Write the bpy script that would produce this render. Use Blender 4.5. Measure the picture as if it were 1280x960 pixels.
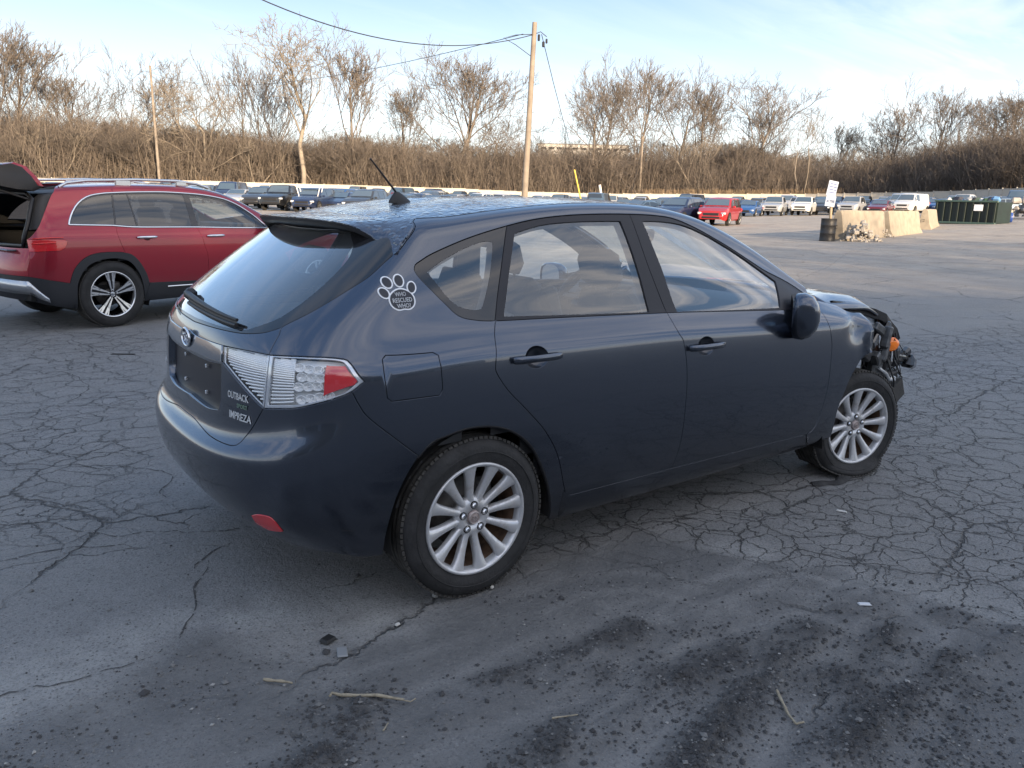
import bpy, bmesh, math, random
import numpy as np
from mathutils import Vector, Matrix
from mathutils.geometry import delaunay_2d_cdt
from mathutils.bvhtree import BVHTree
scene = bpy.context.scene
for o in list(bpy.data.objects): bpy.data.objects.remove(o)
COL = scene.collection
R_ = math.radians
# ------------------------------------------------------------------ camera
# metres; the hatchback's rear axle stands over the origin, +x is its nose, -y its right-hand side
CAM_F, CAM_LOC, CAM_YAW, CAM_PITCH, CAM_ROLL = 1005.6, Vector((-1.593, -3.193, 1.492)), R_(53.32), R_(12.99), R_(1.34)
def _cam_axes():
    F = Vector((math.cos(CAM_YAW) * math.cos(CAM_PITCH), math.sin(CAM_YAW) * math.cos(CAM_PITCH), -math.sin(CAM_PITCH)))
    R = Vector((math.sin(CAM_YAW), -math.cos(CAM_YAW), 0)); U = R.cross(F)
    c, s = math.cos(CAM_ROLL), math.sin(CAM_ROLL)
    return c * R + s * U, -s * R + c * U, F
cR, cU, cF = _cam_axes()
cd = bpy.data.cameras.new('camera'); cam = bpy.data.objects.new('camera', cd); COL.objects.link(cam)
m = Matrix((cR, cU, -cF)).transposed().to_4x4(); m.translation = CAM_LOC; cam.matrix_world = m
cd.sensor_width = 36; cd.lens = 36 * CAM_F / 1280; cd.clip_end = 5000; cd.clip_start = .05
scene.camera = cam
scene.render.resolution_x, scene.render.resolution_y = 1024, 768
# ------------------------------------------------------------------ light
SUN_AZ, SUN_EL = R_(-100), R_(12.5)          # direction towards the sun in this frame
sd = bpy.data.lights.new('sun', 'SUN'); so = bpy.data.objects.new('sun', sd); COL.objects.link(so)
sd.energy = 5.0; sd.angle = R_(.5); sd.color = (1.0, .77, .52)
sv = Vector((math.cos(SUN_AZ) * math.cos(SUN_EL), math.sin(SUN_AZ) * math.cos(SUN_EL), math.sin(SUN_EL)))
so.rotation_euler = sv.to_track_quat('Z', 'Y').to_euler()
w = bpy.data.worlds.new('World'); scene.world = w; w.use_nodes = True
nt = w.node_tree; nt.nodes.clear(); N = nt.nodes.new; L = nt.links.new
out = N('ShaderNodeOutputWorld'); bg = N('ShaderNodeBackground'); sky = N('ShaderNodeTexSky')
sky.sky_type = 'NISHITA'; sky.sun_disc = False; sky.sun_elevation = SUN_EL
sky.sun_rotation = math.pi / 2 - SUN_AZ; sky.air_density = 1.0; sky.dust_density = 1.2; sky.ozone_density = 1.5
tc = N('ShaderNodeTexCoord'); sep = N('ShaderNodeSeparateXYZ'); L(tc.outputs['Generated'], sep.inputs[0])
# thin cirrus: noise on the direction projected to a cloud plane
mz = N('ShaderNodeMath'); mz.operation = 'MAXIMUM'; mz.inputs[1].default_value = .0; L(sep.outputs['Z'], mz.inputs[0])
az_ = N('ShaderNodeMath'); az_.operation = 'ADD'; az_.inputs[1].default_value = .13; L(mz.outputs[0], az_.inputs[0])
dv = N('ShaderNodeVectorMath'); dv.operation = 'DIVIDE'; L(tc.outputs['Generated'], dv.inputs[0])
cb = N('ShaderNodeCombineXYZ')
for i in range(3): L(az_.outputs[0], cb.inputs[i])
L(cb.outputs[0], dv.inputs[1])
mp = N('ShaderNodeMapping'); mp.inputs['Scale'].default_value = (.9, 2.6, .4); mp.inputs['Rotation'].default_value = (0, 0, R_(28)); L(dv.outputs[0], mp.inputs[0])
nz = N('ShaderNodeTexNoise'); nz.inputs['Scale'].default_value = 1.3; nz.inputs['Detail'].default_value = 8; nz.inputs['Roughness'].default_value = .58; nz.inputs['Distortion'].default_value = .6
L(mp.outputs[0], nz.inputs['Vector'])
cr = N('ShaderNodeMapRange'); cr.inputs['From Min'].default_value = .45; cr.inputs['From Max'].default_value = .72; L(nz.outputs['Fac'], cr.inputs['Value'])
cr.inputs['To Max'].default_value = .95
# pale veil thickening to the horizon
hz = N('ShaderNodeMapRange'); hz.inputs['From Min'].default_value = .0; hz.inputs['From Max'].default_value = .42; hz.inputs['To Min'].default_value = .80; hz.inputs['To Max'].default_value = .80; L(mz.outputs[0], hz.inputs['Value'])
hz.interpolation_type = 'SMOOTHSTEP'
mx = N('ShaderNodeMath'); mx.operation = 'MAXIMUM'; mx.inputs[0].default_value = 0; L(hz.outputs[0], mx.inputs[1])
mix = N('ShaderNodeMix'); mix.data_type = 'RGBA'; L(mx.outputs[0], mix.inputs['Factor']); L(sky.outputs[0], mix.inputs[6])
vc = N('ShaderNodeMix'); vc.data_type = 'RGBA'; vf = N('ShaderNodeMapRange'); vf.inputs['From Min'].default_value = .05; vf.inputs['From Max'].default_value = .25; L(mz.outputs[0], vf.inputs['Value'])
vc.inputs[6].default_value = (4.3, 4.65, 4.9, 1); vc.inputs[7].default_value = (1.12, 1.82, 3.05, 1); L(vf.outputs[0], vc.inputs['Factor']); L(vc.outputs[2], mix.inputs[7])
dt = N('ShaderNodeVectorMath'); dt.operation = 'DOT_PRODUCT'; dt.inputs[1].default_value = (math.cos(SUN_AZ), math.sin(SUN_AZ), 0); L(tc.outputs['Generated'], dt.inputs[0])
dm_ = N('ShaderNodeMapRange'); dm_.inputs['From Min'].default_value = -.75; dm_.inputs['From Max'].default_value = .35; dm_.inputs['To Min'].default_value = .05; dm_.inputs['To Max'].default_value = .95; L(dt.outputs['Value'], dm_.inputs['Value'])
cm_ = N('ShaderNodeMath'); cm_.operation = 'MULTIPLY'; L(cr.outputs[0], cm_.inputs[0]); L(dm_.outputs[0], cm_.inputs[1])
cmx = N('ShaderNodeMix'); cmx.data_type = 'RGBA'; L(cm_.outputs[0], cmx.inputs['Factor']); L(mix.outputs[2], cmx.inputs[6]); cmx.inputs[7].default_value = (8.2, 7.4, 6.7, 1)
L(cmx.outputs[2], bg.inputs['Color']); bg.inputs['Strength'].default_value = .12
L(bg.outputs[0], out.inputs[0])
scene.view_settings.view_transform = 'Standard'; scene.view_settings.look = 'None'
scene.view_settings.exposure = 1.42; scene.view_settings.gamma = 1.0
scene.render.engine = 'CYCLES'
scene.cycles.max_bounces = 6; scene.cycles.diffuse_bounces = 3; scene.cycles.caustics_reflective = False; scene.cycles.caustics_refractive = False; scene.cycles.transparent_max_bounces = 16

# ------------------------------------------------------------------ materials
MATS = {}
def mat(name, col, rough=.6, metal=0., coat=0., coat_r=.03, spec=.5, bump=0., bscale=200., var=0., vscale=4., emit=None, alpha=None, obj=True):
    if name in MATS: return MATS[name]
    m = bpy.data.materials.new(name); m.use_nodes = True; t = m.node_tree; b = t.nodes['Principled BSDF']
    b.inputs['Base Color'].default_value = (*col, 1); b.inputs['Roughness'].default_value = rough
    b.inputs['Metallic'].default_value = metal; b.inputs['Coat Weight'].default_value = coat; b.inputs['Coat Roughness'].default_value = coat_r
    b.inputs['Specular IOR Level'].default_value = spec
    if bump or var:
        tc = t.nodes.new('ShaderNodeTexCoord')
    if var:
        n = t.nodes.new('ShaderNodeTexNoise'); n.inputs['Scale'].default_value = vscale; n.inputs['Detail'].default_value = 6
        t.links.new(tc.outputs['Object'], n.inputs['Vector'])
        r = t.nodes.new('ShaderNodeMapRange'); r.inputs['From Min'].default_value = .3; r.inputs['From Max'].default_value = .7
        r.inputs['To Min'].default_value = 1 - var; r.inputs['To Max'].default_value = 1 + var; t.links.new(n.outputs['Fac'], r.inputs['Value'])
        v = t.nodes.new('ShaderNodeVectorMath'); v.operation = 'SCALE'; v.inputs[0].default_value = col
        t.links.new(r.outputs[0], v.inputs['Scale']); t.links.new(v.outputs[0], b.inputs['Base Color'])
    if bump:
        n = t.nodes.new('ShaderNodeTexNoise'); n.inputs['Scale'].default_value = bscale; n.inputs['Detail'].default_value = 4
        t.links.new(tc.outputs['Object'], n.inputs['Vector'])
        bb = t.nodes.new('ShaderNodeBump'); bb.inputs['Strength'].default_value = bump; bb.inputs['Distance'].default_value = .01
        t.links.new(n.outputs['Fac'], bb.inputs['Height']); t.links.new(bb.outputs[0], b.inputs['Normal'])
    if emit: b.inputs['Emission Color'].default_value = (*emit[:3], 1); b.inputs['Emission Strength'].default_value = emit[3]
    MATS[name] = m; return m
def glass(name, tint, refl=1.0, rough=.0, dirt=0.):
    """thin car glass: tinted see-through with a Fresnel mirror on top"""
    m = bpy.data.materials.new(name); m.use_nodes = True; t = m.node_tree; t.nodes.clear()
    o = t.nodes.new('ShaderNodeOutputMaterial'); mx = t.nodes.new('ShaderNodeMixShader'); tr = t.nodes.new('ShaderNodeBsdfTransparent'); gl = t.nodes.new('ShaderNodeBsdfGlossy')
    fr = t.nodes.new('ShaderNodeFresnel'); ge = t.nodes.new('ShaderNodeNewGeometry'); io = t.nodes.new('ShaderNodeMapRange'); io.inputs['To Min'].default_value = 1.5; io.inputs['To Max'].default_value = 1 / 1.5; t.links.new(ge.outputs['Backfacing'], io.inputs['Value']); t.links.new(io.outputs[0], fr.inputs[0])
    ml = t.nodes.new('ShaderNodeMath'); ml.operation = 'MULTIPLY'; ml.inputs[1].default_value = refl; ml.use_clamp = True
    tr.inputs[0].default_value = (*tint, 1); gl.inputs['Roughness'].default_value = rough; gl.inputs[0].default_value = (1, 1, 1, 1)
    t.links.new(fr.outputs[0], ml.inputs[0]); t.links.new(ml.outputs[0], mx.inputs[0]); t.links.new(tr.outputs[0], mx.inputs[1]); t.links.new(gl.outputs[0], mx.inputs[2])
    last = mx
    if dirt:
        d = t.nodes.new('ShaderNodeBsdfDiffuse'); d.inputs[0].default_value = (.35, .37, .4, 1)
        n = t.nodes.new('ShaderNodeTexNoise'); n.inputs['Scale'].default_value = 5; n.inputs['Detail'].default_value = 9; n.inputs['Roughness'].default_value = .7
        tc = t.nodes.new('ShaderNodeTexCoord'); t.links.new(tc.outputs['Object'], n.inputs['Vector'])
        r = t.nodes.new('ShaderNodeMapRange'); r.inputs['From Min'].default_value = .42; r.inputs['From Max'].default_value = .75; r.inputs['To Min'].default_value = dirt * .4; r.inputs['To Max'].default_value = dirt * 2
        t.links.new(n.outputs['Fac'], r.inputs['Value']); m2 = t.nodes.new('ShaderNodeMixShader'); t.links.new(r.outputs[0], m2.inputs[0]); t.links.new(mx.outputs[0], m2.inputs[1]); t.links.new(d.outputs[0], m2.inputs[2]); last = m2
    t.links.new(last.outputs[0], o.inputs[0]); MATS[name] = m; return m
# ------------------------------------------------------------------ objects
def tag(o, label=None, cat=None, group=None, kind=None):
    if label: o['label'] = label
    if cat: o['category'] = cat
    if group: o['group'] = group
    if kind: o['kind'] = kind
    return o
def empty(name, loc=(0, 0, 0), rz=0):
    o = bpy.data.objects.new(name, None); COL.objects.link(o); o.location = loc; o.rotation_euler = (0, 0, rz); o.empty_display_size = .2
    return o
def link(name, me, parent=None, mats=None, smooth=False):
    o = bpy.data.objects.new(name, me); COL.objects.link(o)
    if parent: o.parent = parent
    if mats:
        for m_ in (mats if isinstance(mats, (list, tuple)) else [mats]): me.materials.append(m_)
    if smooth: me.polygons.foreach_set('use_smooth', [True] * len(me.polygons))
    return o
def mesh_from(name, V, F, parent=None, mats=None, smooth=False, mi=None):
    me = bpy.data.meshes.new(name); me.from_pydata([tuple(map(float, v)) for v in V], [], [tuple(map(int, f)) for f in F]); 
    o = link(name, me, parent, mats, smooth)
    if mi is not None: me.polygons.foreach_set('material_index', mi)
    me.update(); return o
class MB:
    """collects primitives into one mesh"""
    def __init__(s): s.V = []; s.F = []; s.M = []; s.S = []
    def add(s, V, F, m=0, sm=False):
        n = len(s.V); s.V += [tuple(v) for v in V]; s.F += [tuple(i + n for i in f) for f in F]; s.M += [m] * len(F); s.S += [sm] * len(F)
    def box(s, c, d, rot=None, m=0, taper=1., bev=0.):
        """centre, full size; taper = top size over bottom size"""
        hx, hy, hz = d[0] / 2, d[1] / 2, d[2] / 2
        if bev:
            b = min(bev, hx * .9, hy * .9, hz * .9); V = []
            # chamfered box: 24 vertices
            for sx in (-1, 1):
                for sy in (-1, 1):
                    for sz in (-1, 1):
                        k = taper if sz > 0 else 1
                        V += [(sx * hx * k, sy * (hy - b) * k, sz * (hz - b)), (sx * (hx - b) * k, sy * hy * k, sz * (hz - b)), (sx * (hx - b) * k, sy * (hy - b) * k, sz * hz)]
            bmh = bmesh.new(); vs = [bmh.verts.new(v) for v in V]; r = bmesh.ops.convex_hull(bmh, input=vs)
            bmh.verts.index_update(); V = [v.co.copy() for v in bmh.verts]; bmh.verts.ensure_lookup_table()
            F = [tuple(v.index for v in f.verts) for f in bmh.faces]; bmh.free()
        else:
            V = [(sx * hx * (taper if sz > 0 else 1), sy * hy * (taper if sz > 0 else 1), sz * hz) for sz in (-1, 1) for sy in (-1, 1) for sx in (-1, 1)]
            F = [(0, 2, 3, 1), (4, 5, 7, 6), (0, 1, 5, 4), (2, 6, 7, 3), (0, 4, 6, 2), (1, 3, 7, 5)]
        M_ = Matrix.Translation(c) @ (rot.to_4x4() if rot is not None else Matrix())
        s.add([M_ @ Vector(v) for v in V], F, m)
    def tube(s, pts, rad, n=8, m=0, cap=True, sm=True):
        pts = [Vector(p) for p in pts]; rad = rad if isinstance(rad, (list, tuple)) else [rad] * len(pts)
        V = []; up = None
        for i, p in enumerate(pts):
            d = (pts[min(i + 1, len(pts) - 1)] - pts[max(i - 1, 0)]).normalized()
            if up is None: up = Vector((0, 0, 1)) if abs(d.z) < .9 else Vector((1, 0, 0))
            a = d.cross(up).normalized(); b = a.cross(d).normalized(); up = b
            for k in range(n):
                t = 2 * math.pi * k / n; V.append(p + (a * math.cos(t) + b * math.sin(t)) * rad[i])
        F = []
        for i in range(len(pts) - 1):
            for k in range(n): F.append((i * n + k, i * n + (k + 1) % n, (i + 1) * n + (k + 1) % n, (i + 1) * n + k))
        s.add(V, F, m, sm)
        if cap: s.add(V, [tuple(range(n))[::-1], tuple((len(pts) - 1) * n + k for k in range(n))], m)
    def lathe(s, prof, n=32, M_=None, m=0, sm=True, close=False):
        """profile (radius, axial) spun round local y"""
        V = []; M_ = M_ or Matrix()
        for r, a in prof:
            for k in range(n):
                t = 2 * math.pi * k / n; V.append(M_ @ Vector((r * math.cos(t), a, r * math.sin(t))))
        F = []; P = len(prof)
        for i in range(P - 1 if not close else P):
            j = (i + 1) % P
            for k in range(n): F.append((i * n + k, j * n + k, j * n + (k + 1) % n, i * n + (k + 1) % n))
        s.add(V, F, m, sm)
    def build(s, name, mats=None, parent=None, smooth=None):
        me = bpy.data.meshes.new(name); me.from_pydata([tuple(v) for v in s.V], [], s.F); me.polygons.foreach_set('material_index', s.M)
        me.polygons.foreach_set('use_smooth', s.S if smooth is None else [smooth] * len(s.F))
        o = link(name, me, parent, mats); me.update(); return o
def fixn(o):
    b = bmesh.new(); b.from_mesh(o.data); bmesh.ops.recalc_face_normals(b, faces=b.faces); b.to_mesh(o.data); b.free(); return o
def soften(o, ang=40):
    """smooth shading with sharp edges kept above an angle"""
    me = o.data; b = bmesh.new(); b.from_mesh(me); bmesh.ops.recalc_face_normals(b, faces=b.faces)
    for f in b.faces: f.smooth = True
    for e in b.edges:
        if len(e.link_faces) == 2 and e.calc_face_angle(0) > R_(ang): e.smooth = False
    b.to_mesh(me); b.free(); return o
def text_mesh(txt, size, depth=.0015, font_bold=False):
    c = bpy.data.curves.new('lettering', 'FONT'); c.body = txt; c.size = size; c.extrude = depth; c.align_x = 'LEFT'; c.resolution_u = 3
    if font_bold: c.offset = size * .018
    o = bpy.data.objects.new('lettering', c); COL.objects.link(o); dg = bpy.context.evaluated_depsgraph_get()
    me = bpy.data.meshes.new_from_object(o.evaluated_get(dg)); bpy.data.objects.remove(o); bpy.data.curves.remove(c)
    return me
def ray_ground(px, py, z=0.):
    px, py = float(px), float(py); d = cF + ((px - 640) / CAM_F) * cR - ((py - 480) / CAM_F) * cU
    t = (z - CAM_LOC.z) / d.z; return CAM_LOC + d * t
# ------------------------------------------------------------------ curved panels cut from a body surface
def cr_path(pts, step=.02, surf=None):
    """(u,t,corner) list -> dense uv list; Catmull-Rom between corners"""
    P = [np.array(p[:2], float) for p in pts]; cor = [len(p) > 2 and p[2] for p in pts]; out = []
    for i in range(len(P) - 1):
        a, b = P[i], P[i + 1]
        pa = P[i - 1] if i > 0 and not cor[i] else 2 * a - b
        pb = P[i + 2] if i + 2 < len(P) and not cor[i + 1] else 2 * b - a
        A, B = surf(np.array([a[0], b[0]]), np.array([a[1], b[1]]))
        n = max(1, int(np.ceil(np.linalg.norm(A - B) / step)))
        for k in range(n):
            s = k / n; s2 = s * s; s3 = s2 * s
            out.append(.5 * ((2 * a) + (-pa + b) * s + (2 * pa - 5 * a + 4 * b - pb) * s2 + (-pa + 3 * a - 3 * b + pb) * s3))
    out.append(P[-1]); return out
def near(path, p): return int(np.argmin([((q - np.array(p)) ** 2).sum() for q in path]))
def cut(path, a=None, b=None):
    i = 0 if a is None else near(path, a); j = len(path) - 1 if b is None else near(path, b)
    return path[i:j + 1] if i <= j else path[j:i + 1][::-1]
def join(*ps):
    out = []
    for p in ps:
        for q in p:
            if not out or np.abs(out[-1] - q).max() > 1e-5: out.append(np.array(q, float))
    if np.abs(out[0] - out[-1]).max() < 1e-5: out.pop()
    return out
def inside(poly, x, y):
    px = poly[:, 0]; py = poly[:, 1]; qx = np.roll(px, -1); qy = np.roll(py, -1)
    c = np.zeros(np.shape(x), bool)
    for a, b, cc, d in zip(px, py, qx, qy):
        if b == d: continue
        m_ = ((b > y) != (d > y)) & (x < (cc - a) * (y - b) / (d - b) + a); c ^= m_
    return c
class Panels:
    def __init__(s, surf):
        s.S = surf; n = surf.nu; m_ = surf.nt
        us = np.linspace(0, n - 1, (n - 1) * 8 + 1); ts = np.linspace(0, m_ - 1, (m_ - 1) * 8 + 1)
        g = surf(*np.meshgrid(us, ts, indexing='ij'))
        du = np.linalg.norm(np.diff(g, axis=0), axis=2)[:, :120].max(1); dt = np.linalg.norm(np.diff(g, axis=1), axis=2).max(0)
        s.us, s.ts = us, ts; s.U = np.concatenate([[0], np.cumsum(du)]); s.T = np.concatenate([[0], np.cumsum(dt)])
    def m(s, q):
        q = np.asarray(q, float); return np.stack([np.interp(q[..., 0], s.us, s.U), np.interp(q[..., 1], s.ts, s.T)], -1)
    def w(s, q): return np.stack([np.interp(q[..., 0], s.U, s.us), np.interp(q[..., 1], s.T, s.ts)], -1)
    def panel(s, name, poly, mats, parent, holes=(), res=.035, off=0., gap=.0024, lip=.016, mirror=False, disp=None, thick=0., hole_lip=None):
        """one formed sheet: outline and holes in (u,t), smooth analytic normals, edges folded inwards"""
        if mirror:
            f = lambda p: [np.array([s.S.nu - 1 - q[0], q[1]]) for q in p][::-1]
            poly = f(poly); holes = [f(h) for h in holes]
        loops = [s.m(np.array(poly))] + [s.m(np.array(h)) for h in holes]
        pts = []; edges = []
        for lp in loops:
            n0 = len(pts); k = len(lp); pts += [tuple(p) for p in lp]; edges += [(n0 + i, n0 + (i + 1) % k) for i in range(k)]
        A = loops[0]; x0, y0 = A.min(0); x1, y1 = A.max(0)
        gx, gy = np.meshgrid(np.arange(x0 + res * .5, x1, res), np.arange(y0 + res * .5, y1, res * .8), indexing='ij')
        ins = inside(A, gx, gy)
        for h in loops[1:]: ins &= ~inside(h, gx, gy)
        B = np.array(pts); g = np.stack([gx[ins], gy[ins]], -1)
        if len(g):
            keep = np.ones(len(g), bool)
            for i0 in range(0, len(B), 200):
                d = np.linalg.norm(g[:, None] - B[None, i0:i0 + 200], axis=2).min(1); keep &= d > res * .45
            g = g[keep]; pts += [tuple(p) for p in g]
        vo, eo, fo, ov, _, _ = delaunay_2d_cdt([Vector(p) for p in pts], edges, [], 0, 1e-7)
        V2 = np.array([(v.x, v.y) for v in vo]); F = np.array([tuple(f) for f in fo])
        c = V2[F].mean(1); ok = inside(A, c[:, 0], c[:, 1])
        for h in loops[1:]: ok &= ~inside(h, c[:, 0], c[:, 1])
        F = F[ok]; uv = s.w(V2); P, Nn = s.S(uv[:, 0], uv[:, 1], 1)
        P = P + Nn * off
        if disp is not None: P = disp(P, Nn)
        # index of boundary vertices per loop
        inv = {}
        for new, olds in enumerate(ov):
            for o_ in olds: inv[o_] = new
        V = P.copy(); NN = Nn.copy(); V = list(V); NN = list(NN); F = [tuple(f) for f in F]; n0 = 0
        Pb = P.copy(); NL = []
        for li, lp in enumerate(loops):
            ids = [inv[n0 + i] for i in range(len(lp))]; n0 += len(lp)
            ids = [a for i, a in enumerate(ids) if a != ids[i - 1]]
            Q = P[ids]; Nq = Nn[ids]; T_ = np.roll(Q, -1, 0) - np.roll(Q, 1, 0); T_ /= np.maximum(np.linalg.norm(T_, axis=1, keepdims=True), 1e-9)
            Lt = np.cross(T_, Nq); Lt /= np.maximum(np.linalg.norm(Lt, axis=1, keepdims=True), 1e-9)
            # sign: pointing out of the sheet (test in 2-D)
            area = 0.5 * np.sum(lp[:, 0] * np.roll(lp[:, 1], -1) - np.roll(lp[:, 0], -1) * lp[:, 1])
            a2 = s.w(lp[:1] + 0.0)[0]; e = 1e-3
            pu = s.S(a2[0] + e, a2[1]) - s.S(a2[0], a2[1]); pt = s.S(a2[0], a2[1] + e) - s.S(a2[0], a2[1])
            hand = np.sign(np.dot(np.cross(pu, pt), s.S(a2[0], a2[1], 1)[1])) or 1
            sg = np.sign(area) * hand
            if li > 0: sg = -sg
            Lt = Lt * sg            # cross(T,N): outward for counter-clockwise seen from outside
            Pb[ids] = Q - Lt * gap
            NL.append((ids, Lt, Nq, sg, li))
        V = list(Pb); 
        for ids, Lt, Nq, sg, li in NL:
            lp_ = lip if (li == 0 or hole_lip is None) else hole_lip
            Q = Pb[ids]; k = len(ids); rings = []
            for q, nn in ((Q, Nq), (Q + Lt * .0010 - Nq * .0012, Nq * .5 + Lt * .85), (Q + Lt * .0010 - Nq * lp_, Lt)):
                n1 = len(V); V += list(q); NN += list(nn / np.linalg.norm(nn, axis=1, keepdims=True)); rings.append(list(range(n1, n1 + k)))
            for r0, r1 in zip(rings, rings[1:]):
                for i in range(k):
                    j = (i + 1) % k; F.append((r0[i], r0[j], r1[j], r1[i]) if sg > 0 else (r0[i], r1[i], r1[j], r0[j]))
        # orient the sheet faces with the normals
        V = np.array(V); NN = np.array(NN); F2 = []
        for f in F:
            a, b, c_ = V[f[0]], V[f[1]], V[f[2]]
            if np.dot(np.cross(b - a, c_ - a), NN[f[0]] + NN[f[1]] + NN[f[2]]) < 0: f = f[::-1]
            F2.append(f)
        me = bpy.data.meshes.new(name); me.from_pydata(V.tolist(), [], F2)
        o = link(name, me, parent, mats, True); me.update()
        if disp is None: me.normals_split_custom_set_from_vertices(NN.tolist())
        return o
    def bvh(s):
        if not hasattr(s, '_b'):
            us = np.linspace(0, s.S.nu - 1, 400); ts = np.linspace(0, s.S.nt - 1, 200); G = s.S(*np.meshgrid(us, ts, indexing='ij'))
            V = [Vector(v) for v in G.reshape(-1, 3)]; F = [(i * 200 + j, (i + 1) * 200 + j, (i + 1) * 200 + j + 1, i * 200 + j + 1) for i in range(399) for j in range(199)]
            s._b = BVHTree.FromPolygons(V, F)
        return s._b
    def hit(s, org, d):
        r = s.bvh().ray_cast(Vector(org), Vector(d).normalized()); return r[0]
    def snap(s, p, off=0.):
        r = s.bvh().find_nearest(Vector(p)); n = r[1]
        c = Vector((r[0].x - 1.0, r[0].y, r[0].z - .6)) if False else None
        if n.dot(Vector(p) - r[0]) < 0 and abs(off) == 0: pass
        return r[0], n
def ring(cu, ct, ru, rt, n=24): return [np.array([cu + ru * math.cos(2 * math.pi * k / n), ct + rt * math.sin(2 * math.pi * k / n)]) for k in range(n)]

import numpy as np
def _tab(xs, tab):
    tab = np.array(tab, float)
    return [np.interp(xs, tab[:, 0], tab[:, j]) for j in range(1, tab.shape[1])]
# side section of the body: level -> (z, half width) on the straight flank
LEVZ = [.20, .25, .35, .47, .60, .72, .815, .872, .915, .925, .955, .995]
LEVW = [.80, .838, .856, .864, .868, .868, .864, .860, .856, .853, .842, .815]
REARZ = [.215, .27, .36, .46, .560, .608, .632, .715, .85, .94, .985, 1.03]
REARX = [-.53, -.70, -.80, -.85, -.86, -.852, -.80, -.79, -.785, -.772, -.76, -.735]
XL = [-.36]*11 + [-.355, -.33, -.265, -.18, -.08, -.03, .02, .10, .22, .33, .40]
BT = [(-.4,1.065,.775),(0,1.055,.79),(1,1.03,.795),(1.83,.995,.79),(2.1,.985,.78),(2.3,.965,.775),(2.7,.925,.76),(3.0,.88,.72),(3.2,.83,.66),(3.45,.76,.5)]
AT = [(-.4,1.26,.665),(-.15,1.325,.65),(0,1.355,.645),(.27,1.40,.64),(.52,1.43,.64),(.9,1.442,.635),(1.1,1.432,.63),(1.325,1.402,.625),(1.55,1.335,.63),(1.8,1.225,.65),(2.0,1.125,.675),(2.15,1.045,.705),(2.3,.985,.74),(2.7,.935,.735),(3.,.89,.68),(3.2,.84,.62),(3.45,.77,.45)]
BB = [(-.4,1.36,.57),(0,1.415,.575),(.3,1.452,.57),(.6,1.478,.57),(.9,1.488,.57),(1.2,1.472,.56),(1.4,1.44,.56),(1.6,1.38,.57),(1.8,1.295,.59),(2.0,1.195,.615),(2.15,1.105,.65),(2.3,1.01,.70),(2.7,.945,.70),(3.,.90,.64),(3.2,.85,.58),(3.45,.775,.42)]
CC = [(-.4,1.41),(0,1.465),(.3,1.487),(.6,1.50),(.9,1.503),(1.2,1.50),(1.4,1.485),(1.6,1.435),(1.8,1.365),(2.0,1.275),(2.15,1.20),(2.3,1.11),(2.42,1.03),(2.7,.99),(3.,.945),(3.2,.895),(3.45,.80)]
def build_net(p):
    xs = np.array(p['XS'])
    ncorner = 9
    nl = 22
    net = np.zeros((len(xs) + ncorner, nl, 3))
    def tb(T, x): return [float(q[0]) for q in _tab(np.array([x]), T)]
    for i, x0 in enumerate(xs):
        s_ = np.clip((.75 - x0) / (.75 - xs[-1]), 0, 1); s_ = s_ * s_ * (3 - 2 * s_)
        X = [x0 + (p['XL'][l] - xs[-1]) * s_ for l in range(nl)]
        lw = np.array(p['LEVW']); lz = np.array(p['LEVZ'])
        k = np.interp(x0, *p['NOSE'])
        k2 = np.interp(x0, [1.8, 2.2], [0, .004])
        zc = np.interp(x0, *p['ZC'])
        zz = lz + zc * np.clip((lz - .5) / .35, 0, 1)
        bz_ = tb(p['BT'], x0)[0]
        zz[-1] = min(zz[-1], bz_ - .03); zz[-2] = min(zz[-2], zz[-1] - .02)
        for l in range(12):
            net[i, l] = (X[l], -(lw[l] + k2) * k, zz[l])
        for l, t in ((12, 0), (13, .33), (14, .67), (15, 1)):
            b = tb(p['BT'], X[l])[::-1]; A = tb(p['AT'], X[l])[::-1]
            w = b[0] + (A[0] - b[0]) * t + .012 * 4 * t * (1 - t) * min(1, (A[1] - b[1]) / .3)
            net[i, l] = (X[l], -w, b[1] + (A[1] - b[1]) * t)
        A = tb(p['AT'], X[16])[::-1]; B = tb(p['BB'], X[16])[::-1]
        net[i, 16] = (X[16], -((A[0] + B[0]) / 2 + .014), (A[1] + B[1]) / 2 + .010)
        B = tb(p['BB'], X[17])[::-1]; net[i, 17] = (X[17], -B[0], B[1])
        for l, q in enumerate((.82, .5, .2, 0)):
            B = tb(p['BB'], X[18 + l])[::-1]; c = tb(p['CC'], X[18 + l])[0]
            net[i, 18 + l] = (X[18 + l], -B[0] * q, c + (B[1] - c) * q ** 2.2)
    # rear corner columns
    n0 = len(xs)
    last = net[n0 - 1].copy()
    rz = p['RZ']
    rx = p['RX']
    for j in range(ncorner):
        th = (j + 1) / ncorner
        for l in range(nl):
            W = -last[l, 1]; xs0 = last[l, 0]
            R_ = rx[l]
            n = np.interp(l, [0, 5, 9, 12, 21], p['CN'])
            a = th * np.pi / 2
            cx = abs(np.sin(a)) ** (2 / n); cw = abs(np.cos(a)) ** (2 / n) if j < ncorner - 1 else 0.
            x = xs0 + (R_ - xs0) * cx
            # plan bow of the tail across the width
            z = last[l, 2] + (rz[l] - last[l, 2]) * np.clip(1.25 * cx - .25, 0, 1) ** 1.0
            net[n0 + j, l] = (x, -W * cw, z)
    return net
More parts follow.
